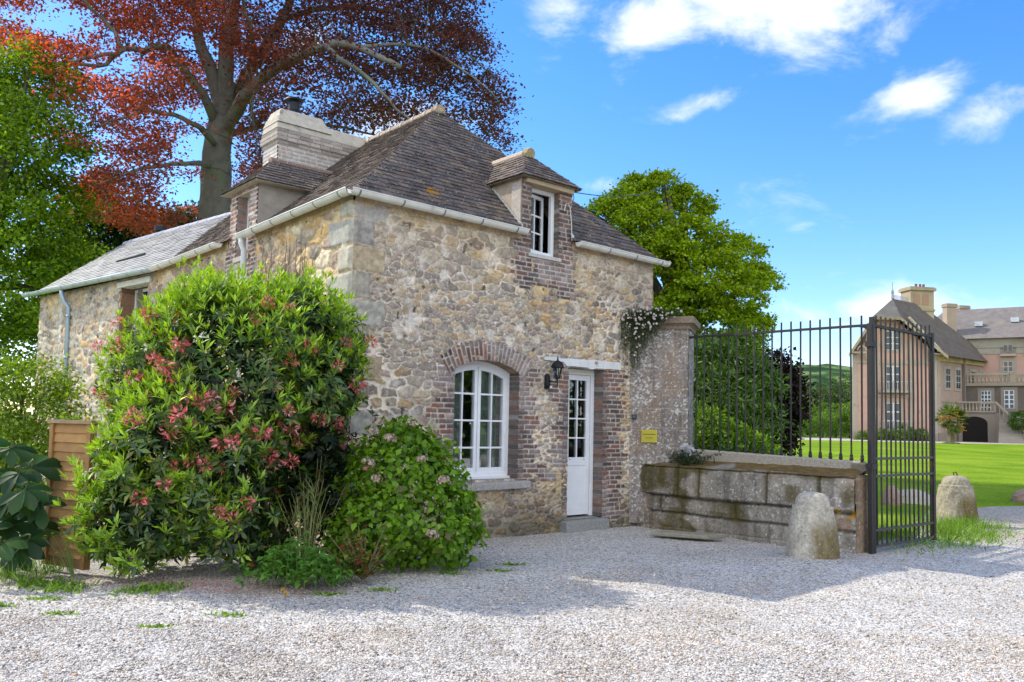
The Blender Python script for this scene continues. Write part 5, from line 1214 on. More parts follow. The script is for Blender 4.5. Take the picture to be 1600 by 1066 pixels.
def rightmaple():
    Y = 24.0
    spots = [(1022, 305, 52, 0, .75), (975, 322, 46, -.4, .7), (1065, 330, 50, .3, .75), (942, 335, 28, 0, .7), (1000, 360, 60, -.8, .7), (1080, 372, 50, -.5, .7), (1045, 405, 60, -1.2, .65), (985, 410, 50, -.8, .7),
             (1150, 402, 50, .2, .75), (1115, 430, 56, -.8, .7), (1175, 440, 38, 0, .8), (1150, 468, 55, -1.0, .65), (1085, 470, 62, -1.2, .7), (1040, 500, 60, -.4, .8), (1120, 515, 62, -.8, .75), (1175, 510, 36, .2, .9), (1075, 550, 62, 0, .9), (1140, 565, 55, 0, .9), (1180, 590, 30, .3, 1)]
    b0 = pb(spots, Y); base = at(1085, 690, Y); base[2] = gh(base[0], base[1]); b = []
    for q in b0:
        b.append((q[0], q[1], q[2], q[3]*.8, q[4]*.8, q[5]*.8))
        for k in range(5):
            d = rdir(1)[0]; d[2] = abs(d[2])*.9-.15; d[1] = -abs(d[1]) if k < 3 else d[1]; r = q[3]*RNG.uniform(.34, .5); b.append((q[0]+d[0]*q[3]*.78, q[1]+d[1]*q[4]*.78, q[2]+d[2]*q[5]*.85, r, r, r*.62))
    tree('maple_tree', base, b, 'bright green round crowned maple between the cottage and the railings', 2300, 40, .115, .088, .078, [(.31, .43, .010), (.25, .37, .010), (.37, .47, .012), (.16, .26, .010)], None, .3, limbs=24, shell=(.8, 1.03), flat=.45, up=.85)
rightmaple()
tree('conifer_tree', (8.7, 30, .1), [(8.75, 30, 5.0-i*.1+(-i*.62), .35+.13*i, .35+.13*i, .55) for i in range(7)], 'dark narrow conifer showing just behind the right edge of the maple', 420, 30, .14, .16, .035, [(.018, .04, .02), (.028, .055, .024)], None, .16, limbs=6, flat=.6)
# big broadleaf trees at the far left
tree('lime_tree', (-15.5, 24.5, 0), pb([(40, 135, 75, 0, .9), (-30, 150, 90, 1, 1), (75, 215, 62, 0, .8), (10, 250, 90, -.5, .8), (95, 320, 60, .5, .7), (30, 360, 85, -.6, .8), (-60, 300, 110, 0, 1), (110, 410, 58, .5, .8), (40, 450, 80, 0, .9), (-40, 480, 100, 0, 1), (100, 495, 50, .6, 1), (20, 545, 75, 0, .8)], 24),
     'tall lime green broadleaf tree at the left beyond the rear wing', 1350, 40, .20, .115, .09, [(.2, .34, .016), (.15, .26, .014), (.25, .39, .018), (.10, .19, .014)], None, .5, limbs=16, shell=(.45, 1.05))
tree('oak_tree', (-13.2, 33, 0), pb([(150, 330, 70, 0, .8), (190, 380, 60, 1, .7), (120, 390, 70, 0, .8), (250, 360, 45, 2, .6), (90, 470, 80, 0, 1), (170, 450, 70, 1, .9), (300, 350, 45, 3, .6)], 33),
     'darker green oak filling the gap under the beech behind the slate roof', 900, 44, .28, .15, .11, GREEN_D, None, .5, limbs=10, shell=(.3, 1.0))
# shrubs behind the railings
tree('laurel_bush', at(1130, 705, 17.5)*np.array([1, 1, 0]), pb([(1100, 570, 46, 0, 1), (1150, 560, 42, .3, 1), (1180, 600, 40, .2, 1.1), (1120, 620, 56, -.4, 1), (1090, 650, 50, -.4, 1), (1170, 655, 46, 0, 1), (1130, 690, 60, -.4, .7)], 17.5),
     'light green laurel bush close behind the left half of the railings', 620, 26, .13, .15, .04, [(.11, .21, .025), (.14, .25, .03), (.075, .15, .02), (.05, .10, .016)], M_GLOSSLEAF, .09, limbs=12, shell=(.5, 1.0), cat='bush', up=.3)
tree('garden_shrub', at(1160, 705, 15.2)*np.array([1, 1, 0]), pb([(1090, 692, 30, 0, .9), (1140, 690, 36, 0, .8), (1110, 665, 26, 0, .9), (1185, 700, 26, 0, .6)], 15.2),
     'low yellow green shrub with long shoots at the foot of the railings', 200, 24, .11, .085, .045, [(.19, .32, .025), (.15, .26, .025), (.09, .18, .02)], None, .04, limbs=8, cat='bush')
tree('purple_tree', at(1215, 706, 20)*np.array([1, 1, 0]), pb([(1212, 580, 26, 0, 1.1), (1222, 625, 36, 0, 1.1), (1205, 660, 34, 0, 1), (1228, 600, 24, 0, 1), (1215, 690, 28, 0, .7)], 20),
     'small dark purple leaved tree seen through the middle of the railings', 420, 26, .14, .10, .07, [(.022, .010, .016), (.035, .013, .02), (.015, .010, .014), (.03, .03, .016)], None, .1, limbs=8)
def farwood():
    spec = [(1206, 610, 34, 118, 'd'), (1228, 625, 32, 110, 'l'), (1247, 618, 34, 125, 'd'), (1266, 632, 26, 104, 'l'), (1279, 612, 30, 125, 'd'), (1297, 606, 34, 128, 'd'), (1318, 600, 36, 122, 'd'), (1335, 606, 34, 132, 'd'), (1305, 640, 26, 100, 'l'), (1328, 642, 28, 98, 'l'), (1285, 655, 22, 96, 'l'), (1352, 640, 30, 112, 'd'), (1186, 615, 36, 115, 'd'), (1250, 655, 22, 95, 'l')]
    lab = ['dark yew at the left end of the far wood', 'pale green shrub tree left in the far wood', 'dark yew behind pale shrubs in the far wood', 'pale green shrub in the centre of the far wood', 'dark yew near the centre of the far wood', 'dark yew right of the centre of the far wood', 'tallest dark yew of the far wood beside the chateau', 'dark yew touching the chateau corner', 'pale shrub below the dark yews on the right', 'pale shrub low beside the chateau wall', 'low pale shrub at the lawn edge of the wood', 'dark yew hidden behind the chateau corner', 'dark yew behind the purple leaved tree', 'low pale shrub behind the railings at the wood edge']
    for i, (x, y, r, Y, k) in enumerate(spec):
        b = at(x, 690, Y); b[2] = float(gh(b[0], b[1])); R = r*Y/F_PX; top = at(x, y, Y)
        z0 = b[2]; zt = top[2]+R*.55
        bl = [(b[0], b[1], z0+(zt-z0)*.35, R*.95, R*.95, (zt-z0)*.36), (b[0]+R*.2, b[1], z0+(zt-z0)*.66, R*.72, R*.72, (zt-z0)*.3), (b[0]-R*.4, b[1]-.5, z0+(zt-z0)*.5, R*.6, R*.6, (zt-z0)*.3), (b[0]+R*.5, b[1]-.4, z0+(zt-z0)*.4, R*.55, R*.55, (zt-z0)*.25)]
        c = [(.055, .10, .025), (.075, .125, .03), (.035, .07, .02)] if k == 'd' else [(.13, .24, .035), (.10, .2, .03), (.165, .28, .04)]
        tree('wood_tree', b, bl, lab[i], 230, 22, R*.10, R*.09, R*.06, c, None, R*.08, 'trees of the wood beyond the lawn', limbs=4, shell=(.6, 1.02))
farwood()
# left hand shrubs
tree('hedge_shrub', (-6.3, 11.0, 0), pb([(20, 590, 52, 0, .7), (70, 600, 46, .3, .7), (15, 650, 60, -.2, .8), (80, 650, 44, 0, .9), (95, 690, 36, -.4, .8), (40, 705, 46, -.5, .8), (-40, 620, 70, 0, 1), (115, 670, 22, -.6, 1.3), (105, 625, 22, .2, 1.6), (10, 770, 60, -.4, .9), (60, 790, 44, -.6, 1), (-40, 780, 70, -.5, 1), (20, 830, 50, -.7, .7)], 10.6),
     'bright lime green rambling shrub with reddish shoots left of the rear wing', 760, 24, .09, .055, .034, [(.2, .32, .025), (.16, .27, .025), (.25, .36, .035), (.11, .2, .02)], None, .05, limbs=16, shell=(.5, 1.1), cat='bush')
def chestnut():
    o = empty('chestnut_sapling', (-5.1, 8.3, 0), 0, 'dark green horse chestnut sapling with large fingered leaves at left edge', 'sapling'); s = MB(); lf = Leaves()
    spots = [(30, 740, -.2), (66, 790, -.3), (12, 785, -.5), (44, 845, -.4), (0, 850, -.6), (50, 730, .1), (-5, 735, 0), (34, 785, .1), (20, 700, .2), (48, 815, .2), (-30, 760, 0), (-20, 830, -.3), (8, 820, -.1), (30, 860, 0), (-35, 700, 0), (40, 765, -.5)]
    O = np.array([-5.1, 8.3, 0])
    for (x, y, dy) in spots:
        c = at(x, y, 8.1+dy)-O; limb(s, [(0, 0, 0), (c[0]*.3, c[1]*.3, c[2]*.6), c+np.array([0, 0, .06]), c], .018, .006, 5, (.07, .10, .03))
        az = RNG.uniform(0, 6.28); nl = 7
        n0 = unit(np.array([.0, -.55, .75])+RNG.normal(0, .22, 3)); e1 = unit(np.cross(n0, [0, 0, 1.0])); e2 = np.cross(n0, e1)
        for j in range(nl):
            w = az+2*math.pi*j/nl*0.86; d = e1*math.cos(w)+e2*math.sin(w)-n0*.18; L = RNG.uniform(.20, .29)*(1.1 if j in (2, 3, 4) else .9)
            d = unit(d); side = unit(np.cross(d, n0)); nn = np.cross(side, d); ts = [0, .25, .5, .72, .88, 1]; ws = [.012, .055, .10, .125, .08, 0]; V = []
            for t, wd in zip(ts, ws):
                m_ = c+d*L*t-nn*(.22*L*t*t); k = wd*L/.25
                V += [m_-side*k*.5+nn*k*.16, m_, m_+side*k*.5+nn*k*.16]
            V = np.array(V); F = []
            for q in range(5): F += [(3*q, 3*q+1, 3*q+4, 3*q+3), (3*q+1, 3*q+2, 3*q+5, 3*q+4)]
            col = palc(1, [(.028, .08, .022), (.04, .10, .026), (.02, .06, .018)]); lf.put((V, np.array(F)), col, 18)
    s.build('stems', M_STEM, o); lf.build('foliage', M_LEAF, o, True)
chestnut()

# ------------------------------------------------------------------ rhododendron
def rhodo():
    base = np.array([-3.0, 9.25, 0]); o = empty('rhododendron_bush', tuple(base), 0, 'large rounded rhododendron with fading red flower clusters against the cottage wall', 'bush')
    B = [(-3.54, 7.92, .45, .46, .38, .52), (-3.38, 8.05, 1.2, .42, .4, .5), (-2.3, 9.55, 1.1, .5, .35, 1.0), (-3.35, 8.25, .5, .75, .5, .5), (-2.85, 8.35, .5, .6, .45, .5), (-3.1, 9.4, 2.08, 1.12, .95, .96), (-2.42, 9.15, 2.3, .74, .72, .70), (-3.6, 9.1, 1.68, .82, .85, 1.02), (-3.42, 8.45, .95, .68, .72, 1.0), (-2.9, 8.75, 1.85, .95, .8, .95), (-3.05, 8.45, .85, .80, .65, .85), (-2.15, 9.0, 1.85, .62, .6, .55), (-3.1, 9.9, 2.1, .9, .55, .95), (-2.75, 8.75, 1.2, .55, .5, .6)]
    B = [(b[0]-base[0], b[1]-base[1], *b[2:]) for b in B]
    st = MB()
    for i in range(22):
        b = B[i % len(B)]; e = np.array(b[:3])+rdir(1)[0]*np.array(b[3:6])*.7
        s0 = np.array([RNG.uniform(-.05, .55), RNG.uniform(-.15, .35), 0]); limb(st, [s0, s0*.6+e*.35+np.array([0, 0, .1]), e], .05*RNG.uniform(.6, 1.3), .008, 6, (.10, .075, .055), wob=.02)
    st.build('stems', M_BARK, o, smooth=True)
    lf = Leaves()
    C, N0 = blob_points(B, 7200, (.76, 1.06), -.85)
    C = C+N0*(.42*(vnoise(C[:, 0]*1.9+C[:, 1]*1.3+7, C[:, 2]*2.1+C[:, 1]*.8+3, 67, 2)-.55))[:, None]
    k = C[:, 2] > .05; C, N0 = C[k], N0[k]
    k = ~((C[:, 0] > .5) & (C[:, 1] < .2) & (C[:, 2] < 1.05+.5*(C[:, 0]-.5)) & (RNG.random(len(C)) < .9)); C, N0 = C[k], N0[k]
    n = len(C); upness = N0[:, 2]; sunny = np.clip(N0@SUN, -1, 1)
    def rosettes(C, N0, per, L, W, cols, spread, droop, tiltup):
        m = len(C); ax = unit(N0*.75+np.array([0, 0, tiltup])+RNG.normal(0, .25, (m, 3))); e1 = unit(np.cross(ax, rdir(m))); e2 = np.cross(ax, e1)
        a0 = RNG.uniform(0, 6.28, m)
        for j in range(per):
            w = a0+2*np.pi*j/per+RNG.normal(0, .15, m); sp = spread+RNG.normal(0, .15, m)
            d = (e1*np.cos(w)[:, None]+e2*np.sin(w)[:, None])*np.sin(sp)[:, None]+ax*np.cos(sp)[:, None]
            nr = unit(ax*np.sin(sp)[:, None]-(e1*np.cos(w)[:, None]+e2*np.sin(w)[:, None])*np.cos(sp)[:, None])
            ll = L*np.clip(RNG.normal(.97, .24, m), .45, 1.45); lf.put(leaf_geo(C+RNG.normal(0, .008, C.shape), d, nr, ll, ll*W/L*RNG.uniform(.8, 1.25, m), droop*RNG.uniform(0, 2, (m, 1)), .12, .55), palc(m, cols, None, (.55, 1.35)), 5)
    rosettes(C, N0, 8, .092, .028, [(.06, .13, .03), (.085, .165, .03), (.045, .10, .024), (.12, .2, .03), (.17, .19, .03)], 1.35, .22, .35)
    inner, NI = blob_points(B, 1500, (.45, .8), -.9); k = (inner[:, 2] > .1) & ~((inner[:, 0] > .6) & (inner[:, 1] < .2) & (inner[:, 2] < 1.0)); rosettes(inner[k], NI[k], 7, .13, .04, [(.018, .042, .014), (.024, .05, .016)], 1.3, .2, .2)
    dk = np.array([-2.25, 9.5, .85])-base+RNG.normal(size=(520, 3))*np.array([.26, .16, .42]); dk = dk[dk[:, 2] > .05]; rosettes(dk, unit(RNG.normal(size=dk.shape)+np.array([.2, -.8, .2])), 7, .11, .034, [(.02, .045, .014), (.03, .06, .018)], 1.3, .2, .2)  # extra leaves coloured dark to stand in for shade in the gap
    # new growth standing on the sunlit top and left
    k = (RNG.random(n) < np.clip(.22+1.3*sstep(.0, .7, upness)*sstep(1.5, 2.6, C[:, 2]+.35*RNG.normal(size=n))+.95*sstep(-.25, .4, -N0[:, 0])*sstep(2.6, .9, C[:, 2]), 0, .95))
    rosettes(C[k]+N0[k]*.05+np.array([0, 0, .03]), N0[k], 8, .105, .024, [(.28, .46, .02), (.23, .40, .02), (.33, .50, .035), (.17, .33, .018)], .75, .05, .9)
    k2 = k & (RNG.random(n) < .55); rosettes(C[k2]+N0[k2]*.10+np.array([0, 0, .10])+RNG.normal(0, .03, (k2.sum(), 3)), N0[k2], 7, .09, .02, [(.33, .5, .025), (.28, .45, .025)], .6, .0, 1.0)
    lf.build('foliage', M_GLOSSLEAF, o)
    # fading trusses
    variants = []
    for v in range(4):
        L2 = Leaves(); m = RNG.integers(24, 34); d = unit(RNG.normal(size=(m, 3))*np.array([1, 1, .6])+np.array([0, 0, .1])); p = d*.03+np.array([0, 0, -.015])
        L2.put(leaf_geo(p, d, rdir(m), RNG.uniform(.03, .055, m), RNG.uniform(.012, .022, m), .5, .3, .6), palc(m, [(.78, .16, .17), (.64, .15, .14), (.82, .34, .34), (.5, .12, .08)]), 5)
        m2 = 12; d2 = unit(RNG.normal(size=(m2, 3))); L2.put(leaf_geo(d2*.01, d2, rdir(m2), RNG.uniform(.05, .08, m2), np.full(m2, .007), .3, 0, .6), palc(m2, [(.22, .06, .035), (.3, .1, .05)]), 5)
        ob = L2.build('flower_truss', M_PETAL, o); variants.append(ob)
    cand = np.where((N0@np.array([.25, -.93, .26]) > .25) & (C[:, 2] > .5) & ~((C[:, 2] > 2.55) & (N0[:, 2] > .6)))[0]; chosen = []
    for i in RNG.permutation(cand):
        cl = vnoise(C[i, 0]*1.4+5, C[i, 2]*1.7+2, 66, 2)
        if cl > RNG.uniform(.2, .62) and all(np.linalg.norm(C[i]-C[j]) > .13 for j in chosen): chosen.append(i)
        if len(chosen) >= 96: break
    for q, i in enumerate(chosen):
        if q < 4: ob = variants[q]
        else: ob = variants[q % 4].copy(); COL.objects.link(ob); ob.parent = o
        ob.location = C[i]+N0[i]*.15+np.array([0, -.02, .05]); ob.rotation_euler = RNG.uniform(-.7, .7, 3)*np.array([1, 1, 4]); s_ = RNG.uniform(.95, 1.45); ob.scale = (s_, s_, s_)
rhodo()
def hydrangea():
    base = np.array([-1.12, 9.05, 0]); o = empty('hydrangea_bush', tuple(base), 0, 'round leafy hydrangea with dried brown flower heads below the arched window', 'bush')
    B = [(0, .05, .68, .70, .6, .70), (.15, -.2, .45, .68, .55, .48), (-.2, -.25, .35, .55, .5, .42), (-.12, .1, 1.05, .5, .45, .42), (.42, -.05, .3, .42, .42, .33), (.0, -.1, .9, .5, .42, .45), (-.05, .1, 1.36, .17, .17, .16), (-.5, -.2, .25, .3, .3, .25)]
    st = MB()
    for i in range(26): b = B[i % 6]; e = np.array(b[:3])+rdir(1)[0]*np.array(b[3:6])*.8; limb(st, [(RNG.uniform(-.15, .15), RNG.uniform(-.1, .1), 0), e*.5, e], .012, .004, 5, (.16, .12, .07))
    st.build('stems', M_STEM, o)
    lf = Leaves(); C, N0 = blob_points(B, 2100, (.80, 1.04), -.85); k = C[:, 2] > .03; C, N0 = C[k], N0[k]; n = len(C)
    for j in range(4):
        d = unit(N0*.35+rdir(n)*.9+np.array([0, 0, -.3])); nr = unit(N0*.8+rdir(n)*.35+np.array([0, 0, .45])); L = RNG.uniform(.06, .105, n)
        lf.put(leaf_geo(C+RNG.normal(0, .03, (n, 3)), d, nr, L, L*.72, .18, .13, .45), palc(n, [(.17, .33, .018), (.13, .26, .018), (.22, .39, .02), (.09, .19, .016), (.17, .13, .05)], [.3, .3, .2, .18, .02]), 5)
    lf.build('foliage', M_LEAF, o)
    def head(rad, cols, m, flat, name, sz):
        L2 = Leaves(); d = rdir(m); d[:, 2] = np.abs(d[:, 2])*1.0-.25; d = unit(d); p = d*rad*np.array([1, 1, flat]); t = unit(np.cross(d, rdir(m)))
        L2.put(diamond_geo(p-t*sz/2, t, d, np.full(m, sz), np.full(m, sz)), palc(m, cols), 4); return L2.build(name, M_PETAL, o)
    fr = np.where(N0@np.array([.12, -.97, .2]) > .3)[0]; order = RNG.permutation(fr); used = []
    def pick(cond, md):
        for i in order:
            if cond(C[i]) and all(np.linalg.norm(C[i]-u) > md for u in used): used.append(C[i]); return i
    dried = head(.055, [(.46, .35, .25), (.36, .26, .18), (.55, .45, .35), (.26, .18, .12)], 60, .85, 'dried_flower_head', .024)
    for q in range(13):
        i = pick(lambda c: c[2] > .25 and (c[2] > .85 or q > 8), .12)
        if i is None: continue
        ob = dried if q == 0 else dried.copy()
        if q: COL.objects.link(ob); ob.parent = o
        ob.location = C[i]+N0[i]*.135; s_ = RNG.uniform(1.0, 1.4); ob.scale = (s_,)*3; ob.rotation_euler = (.5, RNG.uniform(-.3, .3), RNG.uniform(0, 6))
    pale = head(.026, [(.26, .36, .07), (.34, .42, .12), (.2, .3, .05)], 26, .4, 'flower_head', .014)
    for q in range(60):
        i = pick(lambda c: c[2] > .2, .065)
        if i is None: continue
        ob = pale if q == 0 else pale.copy()
        if q: COL.objects.link(ob); ob.parent = o
        ob.location = C[i]+N0[i]*.085+np.array([0, 0, .035]); s_ = RNG.uniform(.9, 1.5); ob.scale = (s_,)*3
    pk = head(.045, [(.55, .2, .2), (.6, .3, .26)], 40, .8, 'pink_flower_head', .02); p = at(573, 733, 8.7)-base; pk.location = p
hydrangea()
def lowplants():
    # mint-like ground plant, reddish small hydrangea in front, tall shoots between
    o = empty('nettle_clump', (-1.95, 7.85, 0), 0, 'low clump of bright green toothed leaves spilling onto the gravel', 'plant'); st = MB(); lf = Leaves()
    for i in range(170):
        x, y = RNG.normal(0, .26), RNG.normal(.05, .2)
        if abs(x) > .5: continue
        h = RNG.uniform(.12, .42)*math.exp(-(x/.5)**2); e = np.array([x+RNG.normal(0, .04), y+RNG.normal(0, .04), h]); st.tube([(x, y, 0), e], [.004, .003], 4, (.07, .13, .03), cap=False)
        m = 8; hh = RNG.uniform(.3, 1.05, m)[:, None]; p = np.array([[x, y, 0]])*(1-hh)+e*hh; w = RNG.uniform(0, 6.28, m); d = np.stack([np.cos(w), np.sin(w), RNG.uniform(-.3, .2, m)], -1)
        L = RNG.uniform(.05, .085, m); lf.put(leaf_geo(p, d, np.array([[0, -.2, 1.0]])+RNG.normal(0, .2, (m, 3)), L, L*.7, .25, .12, .42), palc(m, [(.12, .28, .04), (.15, .32, .045), (.09, .21, .03)]), 5)
    st.build('stems', M_STEM, o); lf.build('foliage', M_LEAF, o)
    def shoots(name, base, label, n, sp, hmax, cols, L0, ratio, redt=0):
        o = empty(name, base, 0, label, 'plant'); st = MB(); lf = Leaves()
        for i in range(n):
            x, y = RNG.normal(0, sp, 2); h = hmax*RNG.uniform(.55, 1); e = np.array([x*1.6, y*1.5, h]); st.tube([(x*.08, y*.08, 0), (x*.8, y*.8, h*.5), e], [.007, .006, .003], 5, (.16, .15, .07), cap=False)
            m = 16; t = RNG.uniform(.3 if hmax > .6 else .15, 1.02, m)[:, None]; p = np.array([[x*.6, y*.6, 0]])*(1-t)+e*t; w = RNG.uniform(0, 6.28, m); d = np.stack([np.cos(w), np.sin(w), RNG.uniform(-.4, .3, m)], -1); L = L0*RNG.uniform(.6, 1.2, m)
            lf.put(leaf_geo(p, d, np.array([[0, -.2, 1.0]])+RNG.normal(0, .25, (m, 3)), L, L*ratio, .25, .12, .45), palc(m, cols), 5)
        st.build('stems', M_STEM, o); lf.build('foliage', M_LEAF, o); return o
    shoots('hydrangea_shoots', (-2.05, 8.75, 0), 'tall thin hydrangea shoots between the rhododendron and the round hydrangea', 10, .13, 1.15, [(.05, .11, .015), (.07, .145, .016), (.10, .08, .03)], .12, .62)
    shoots('red_tinged_plant', (-1.38, 8.05, 0), 'small red tinged hydrangea at the front corner of the planting', 22, .15, .5, [(.08, .14, .02), (.22, .055, .02), (.10, .15, .02), (.16, .07, .03), (.3, .34, .08)], .065, .75)
    shoots('laurel_seedling', (-2.42, 8.6, 0), 'small dark leaved seedling under the rhododendron branches', 9, .14, .4, [(.03, .07, .015), (.045, .09, .018)], .13, .34)
    o = empty('goldenrod_weed', (-2.0, 8.3, 0), 0, 'thin dry weed stems standing between the two bushes', 'weed'); st = MB()
    for i in range(18):
        x, y = RNG.normal(0, .10, 2); h = RNG.uniform(.5, 1.0); st.tube([(x*.4, y*.4, 0), (x, y, h*.6), (x*1.8, y*1.6, h)], [.004, .003, .0015], 4, (.22, .22, .09), cap=False)
        for j in range(5): q = h*RNG.uniform(.5, .95); st.tube([(x*1.2, y*1.2, q), (x*1.2+RNG.normal(0, .07), y+RNG.normal(0, .05), q+.12)], [.002, .001], 3, (.2, .24, .08), cap=False)
    st.build('stems', M_STEM, o)
    # yellow ragwort by the fence panel
    o = empty('ragwort_plant', (-3.98, 7.75, 0), 0, 'thin stemmed yellow flowered ragwort in front of the wooden panel', 'plant'); st = MB(); hd = []
    for i in range(11):
        t = RNG.uniform(-.33, -.02); h = RNG.uniform(.22, .56); st.tube([(0, 0, 0), (t*.5, -.02, h*.6), (t, RNG.normal(0, .04), h)], [.004, .003, .002], 4, (.10, .16, .04), cap=False); hd.append((t, 0, h))
    st.build('stems', M_STEM, o)
    for h in hd:
        L2 = Leaves(); m = 9; w = np.linspace(0, 6.28, m, endpoint=False); d = np.stack([np.cos(w), np.sin(w)*.9, np.full(m, .3)], -1); L2.put(diamond_geo(np.repeat(np.array([h]), m, 0), d, np.array([[0, -.5, 1.0]])*np.ones((m, 1)), np.full(m, .017), np.full(m, .009)), palc(m, [(.7, .42, .01), (.75, .5, .02)]), 4); L2.build('flower', M_PETAL, o)
lowplants()

# plants on the pier and on the wall
def fleabane():
    o = empty('fleabane_plant', on_pier(.22, 3.2, -.02), PA, 'trailing fleabane full of tiny white daisies hanging over the gate pier', 'plant'); O = np.array([0, 0, 0]); lf = Leaves(); st = MB()
    hang = []
    for i in range(230):
        x0 = RNG.normal(.05, .22); x0 = max(min(x0, .55), -.32); drop = RNG.uniform(.0, 1.0)*math.exp(-((x0+.08)/.33)**2)*1.05
        e = np.array([x0-.10*drop+RNG.normal(0, .05), -.10-RNG.uniform(.03, .16), .08-drop]); m = np.array([x0, -.14, .07+RNG.uniform(0, .08)])
        p = [np.array([x0+RNG.normal(0, .03), .05, .02]), m, (m+e)/2+np.array([0, -.05, 0]), e]; st.tube(p, .002, 3, (.05, .08, .03), cap=False); hang.append(p)
        k = 14; t = RNG.uniform(.15, 1, k)[:, None]; q = m*(1-t)+e*t+RNG.normal(0, .035, (k, 3)); d = unit(rdir(k)+np.array([0, -.5, .1])); L = RNG.uniform(.03, .055, k)
        lf.put(diamond_geo(q, d, rdir(k)+np.array([0, -.3, .7]), L, L*.28), palc(k, [(.035, .075, .02), (.05, .095, .025), (.025, .055, .018)]), 4)
    st.build('stems', M_STEM, o); lf.build('foliage', M_LEAF, o)
    F_ = Leaves(); m = 10; w = np.linspace(0, 6.28, m, endpoint=False); d = np.stack([np.cos(w), np.full(m, -.15), np.sin(w)], -1); F_.put(diamond_geo(np.zeros((m, 3)), d, np.tile([0, -1.0, .1], (m, 1)), np.full(m, .014), np.full(m, .008)), palc(m, [(.75, .72, .74), (.7, .6, .65)], None, (.9, 1.05)), 4)
    w2 = np.linspace(0, 6.28, 5, endpoint=False); F_.put(diamond_geo(np.tile([0, -.004, 0], (5, 1)), np.stack([np.cos(w2), np.full(5, -.2), np.sin(w2)], -1), np.tile([0, -1.0, 0], (5, 1)), np.full(5, .005), np.full(5, .005)), palc(5, [(.6, .4, .03)]), 4)
    f0 = F_.build('daisy', M_PETAL, o)
    for i in range(98):
        f = f0 if i == 0 else f0.copy()
        if i: COL.objects.link(f); f.parent = o
        p = hang[RNG.integers(len(hang))]; t = RNG.beta(1.2, 1.8); f.location = p[1]*(1-t)+p[3]*t+np.array([RNG.normal(0, .05), -.10, RNG.normal(0, .04)]); f.rotation_euler = (RNG.uniform(-.5, .9), RNG.uniform(0, 6), RNG.uniform(-.6, .6)); s_ = RNG.uniform(1.1, 1.7); f.scale = (s_,)*3
fleabane()
def wallplant():
    b = lw(1.0, .12, .95); o = empty('rockery_plant', tuple(b), LA, 'small silvery leaved plant with a white bloom growing on the low wall', 'plant'); lf = Leaves(); st = MB()
    for i in range(60):
        e = np.array([RNG.normal(.05, .2), RNG.normal(-.02, .10), RNG.uniform(.02, .20)]); st.tube([(e[0]*.3, 0, 0), e*.7+np.array([0, 0, .03]), e], .003, 3, (.08, .09, .05), cap=False)
        k = 10; q = e*RNG.uniform(.5, 1.05, (k, 1))+RNG.normal(0, .02, (k, 3)); L = RNG.uniform(.04, .08, k); lf.put(diamond_geo(q, unit(rdir(k)+np.array([0, -.3, .2])), rdir(k)+np.array([0, 0, .8]), L, L*.35), palc(k, [(.06, .09, .045), (.10, .13, .08), (.035, .06, .025)]), 4)
    st.build('stems', M_STEM, o); lf.build('foliage', M_LEAF, o)
    f = Leaves(); m = 22; d = unit(RNG.normal(size=(m, 3))+np.array([0, 0, .9])); f.put(leaf_geo(np.tile([0, 0, .20], (m, 1)), d, rdir(m), np.full(m, .13), np.full(m, .07), -.1, .2, .6), palc(m, [(.72, .72, .72), (.66, .68, .7)], None, (.92, 1.05)), 5); f.build('flower', M_PETAL, o)
    f = Leaves(); m = 10; f.put(leaf_geo(np.tile([-.24, -.05, .15], (m, 1)), rdir(m), rdir(m), np.full(m, .04), np.full(m, .025)), palc(m, [(.7, .7, .68)]), 5); f.build('flower', M_PETAL, o)
wallplant()

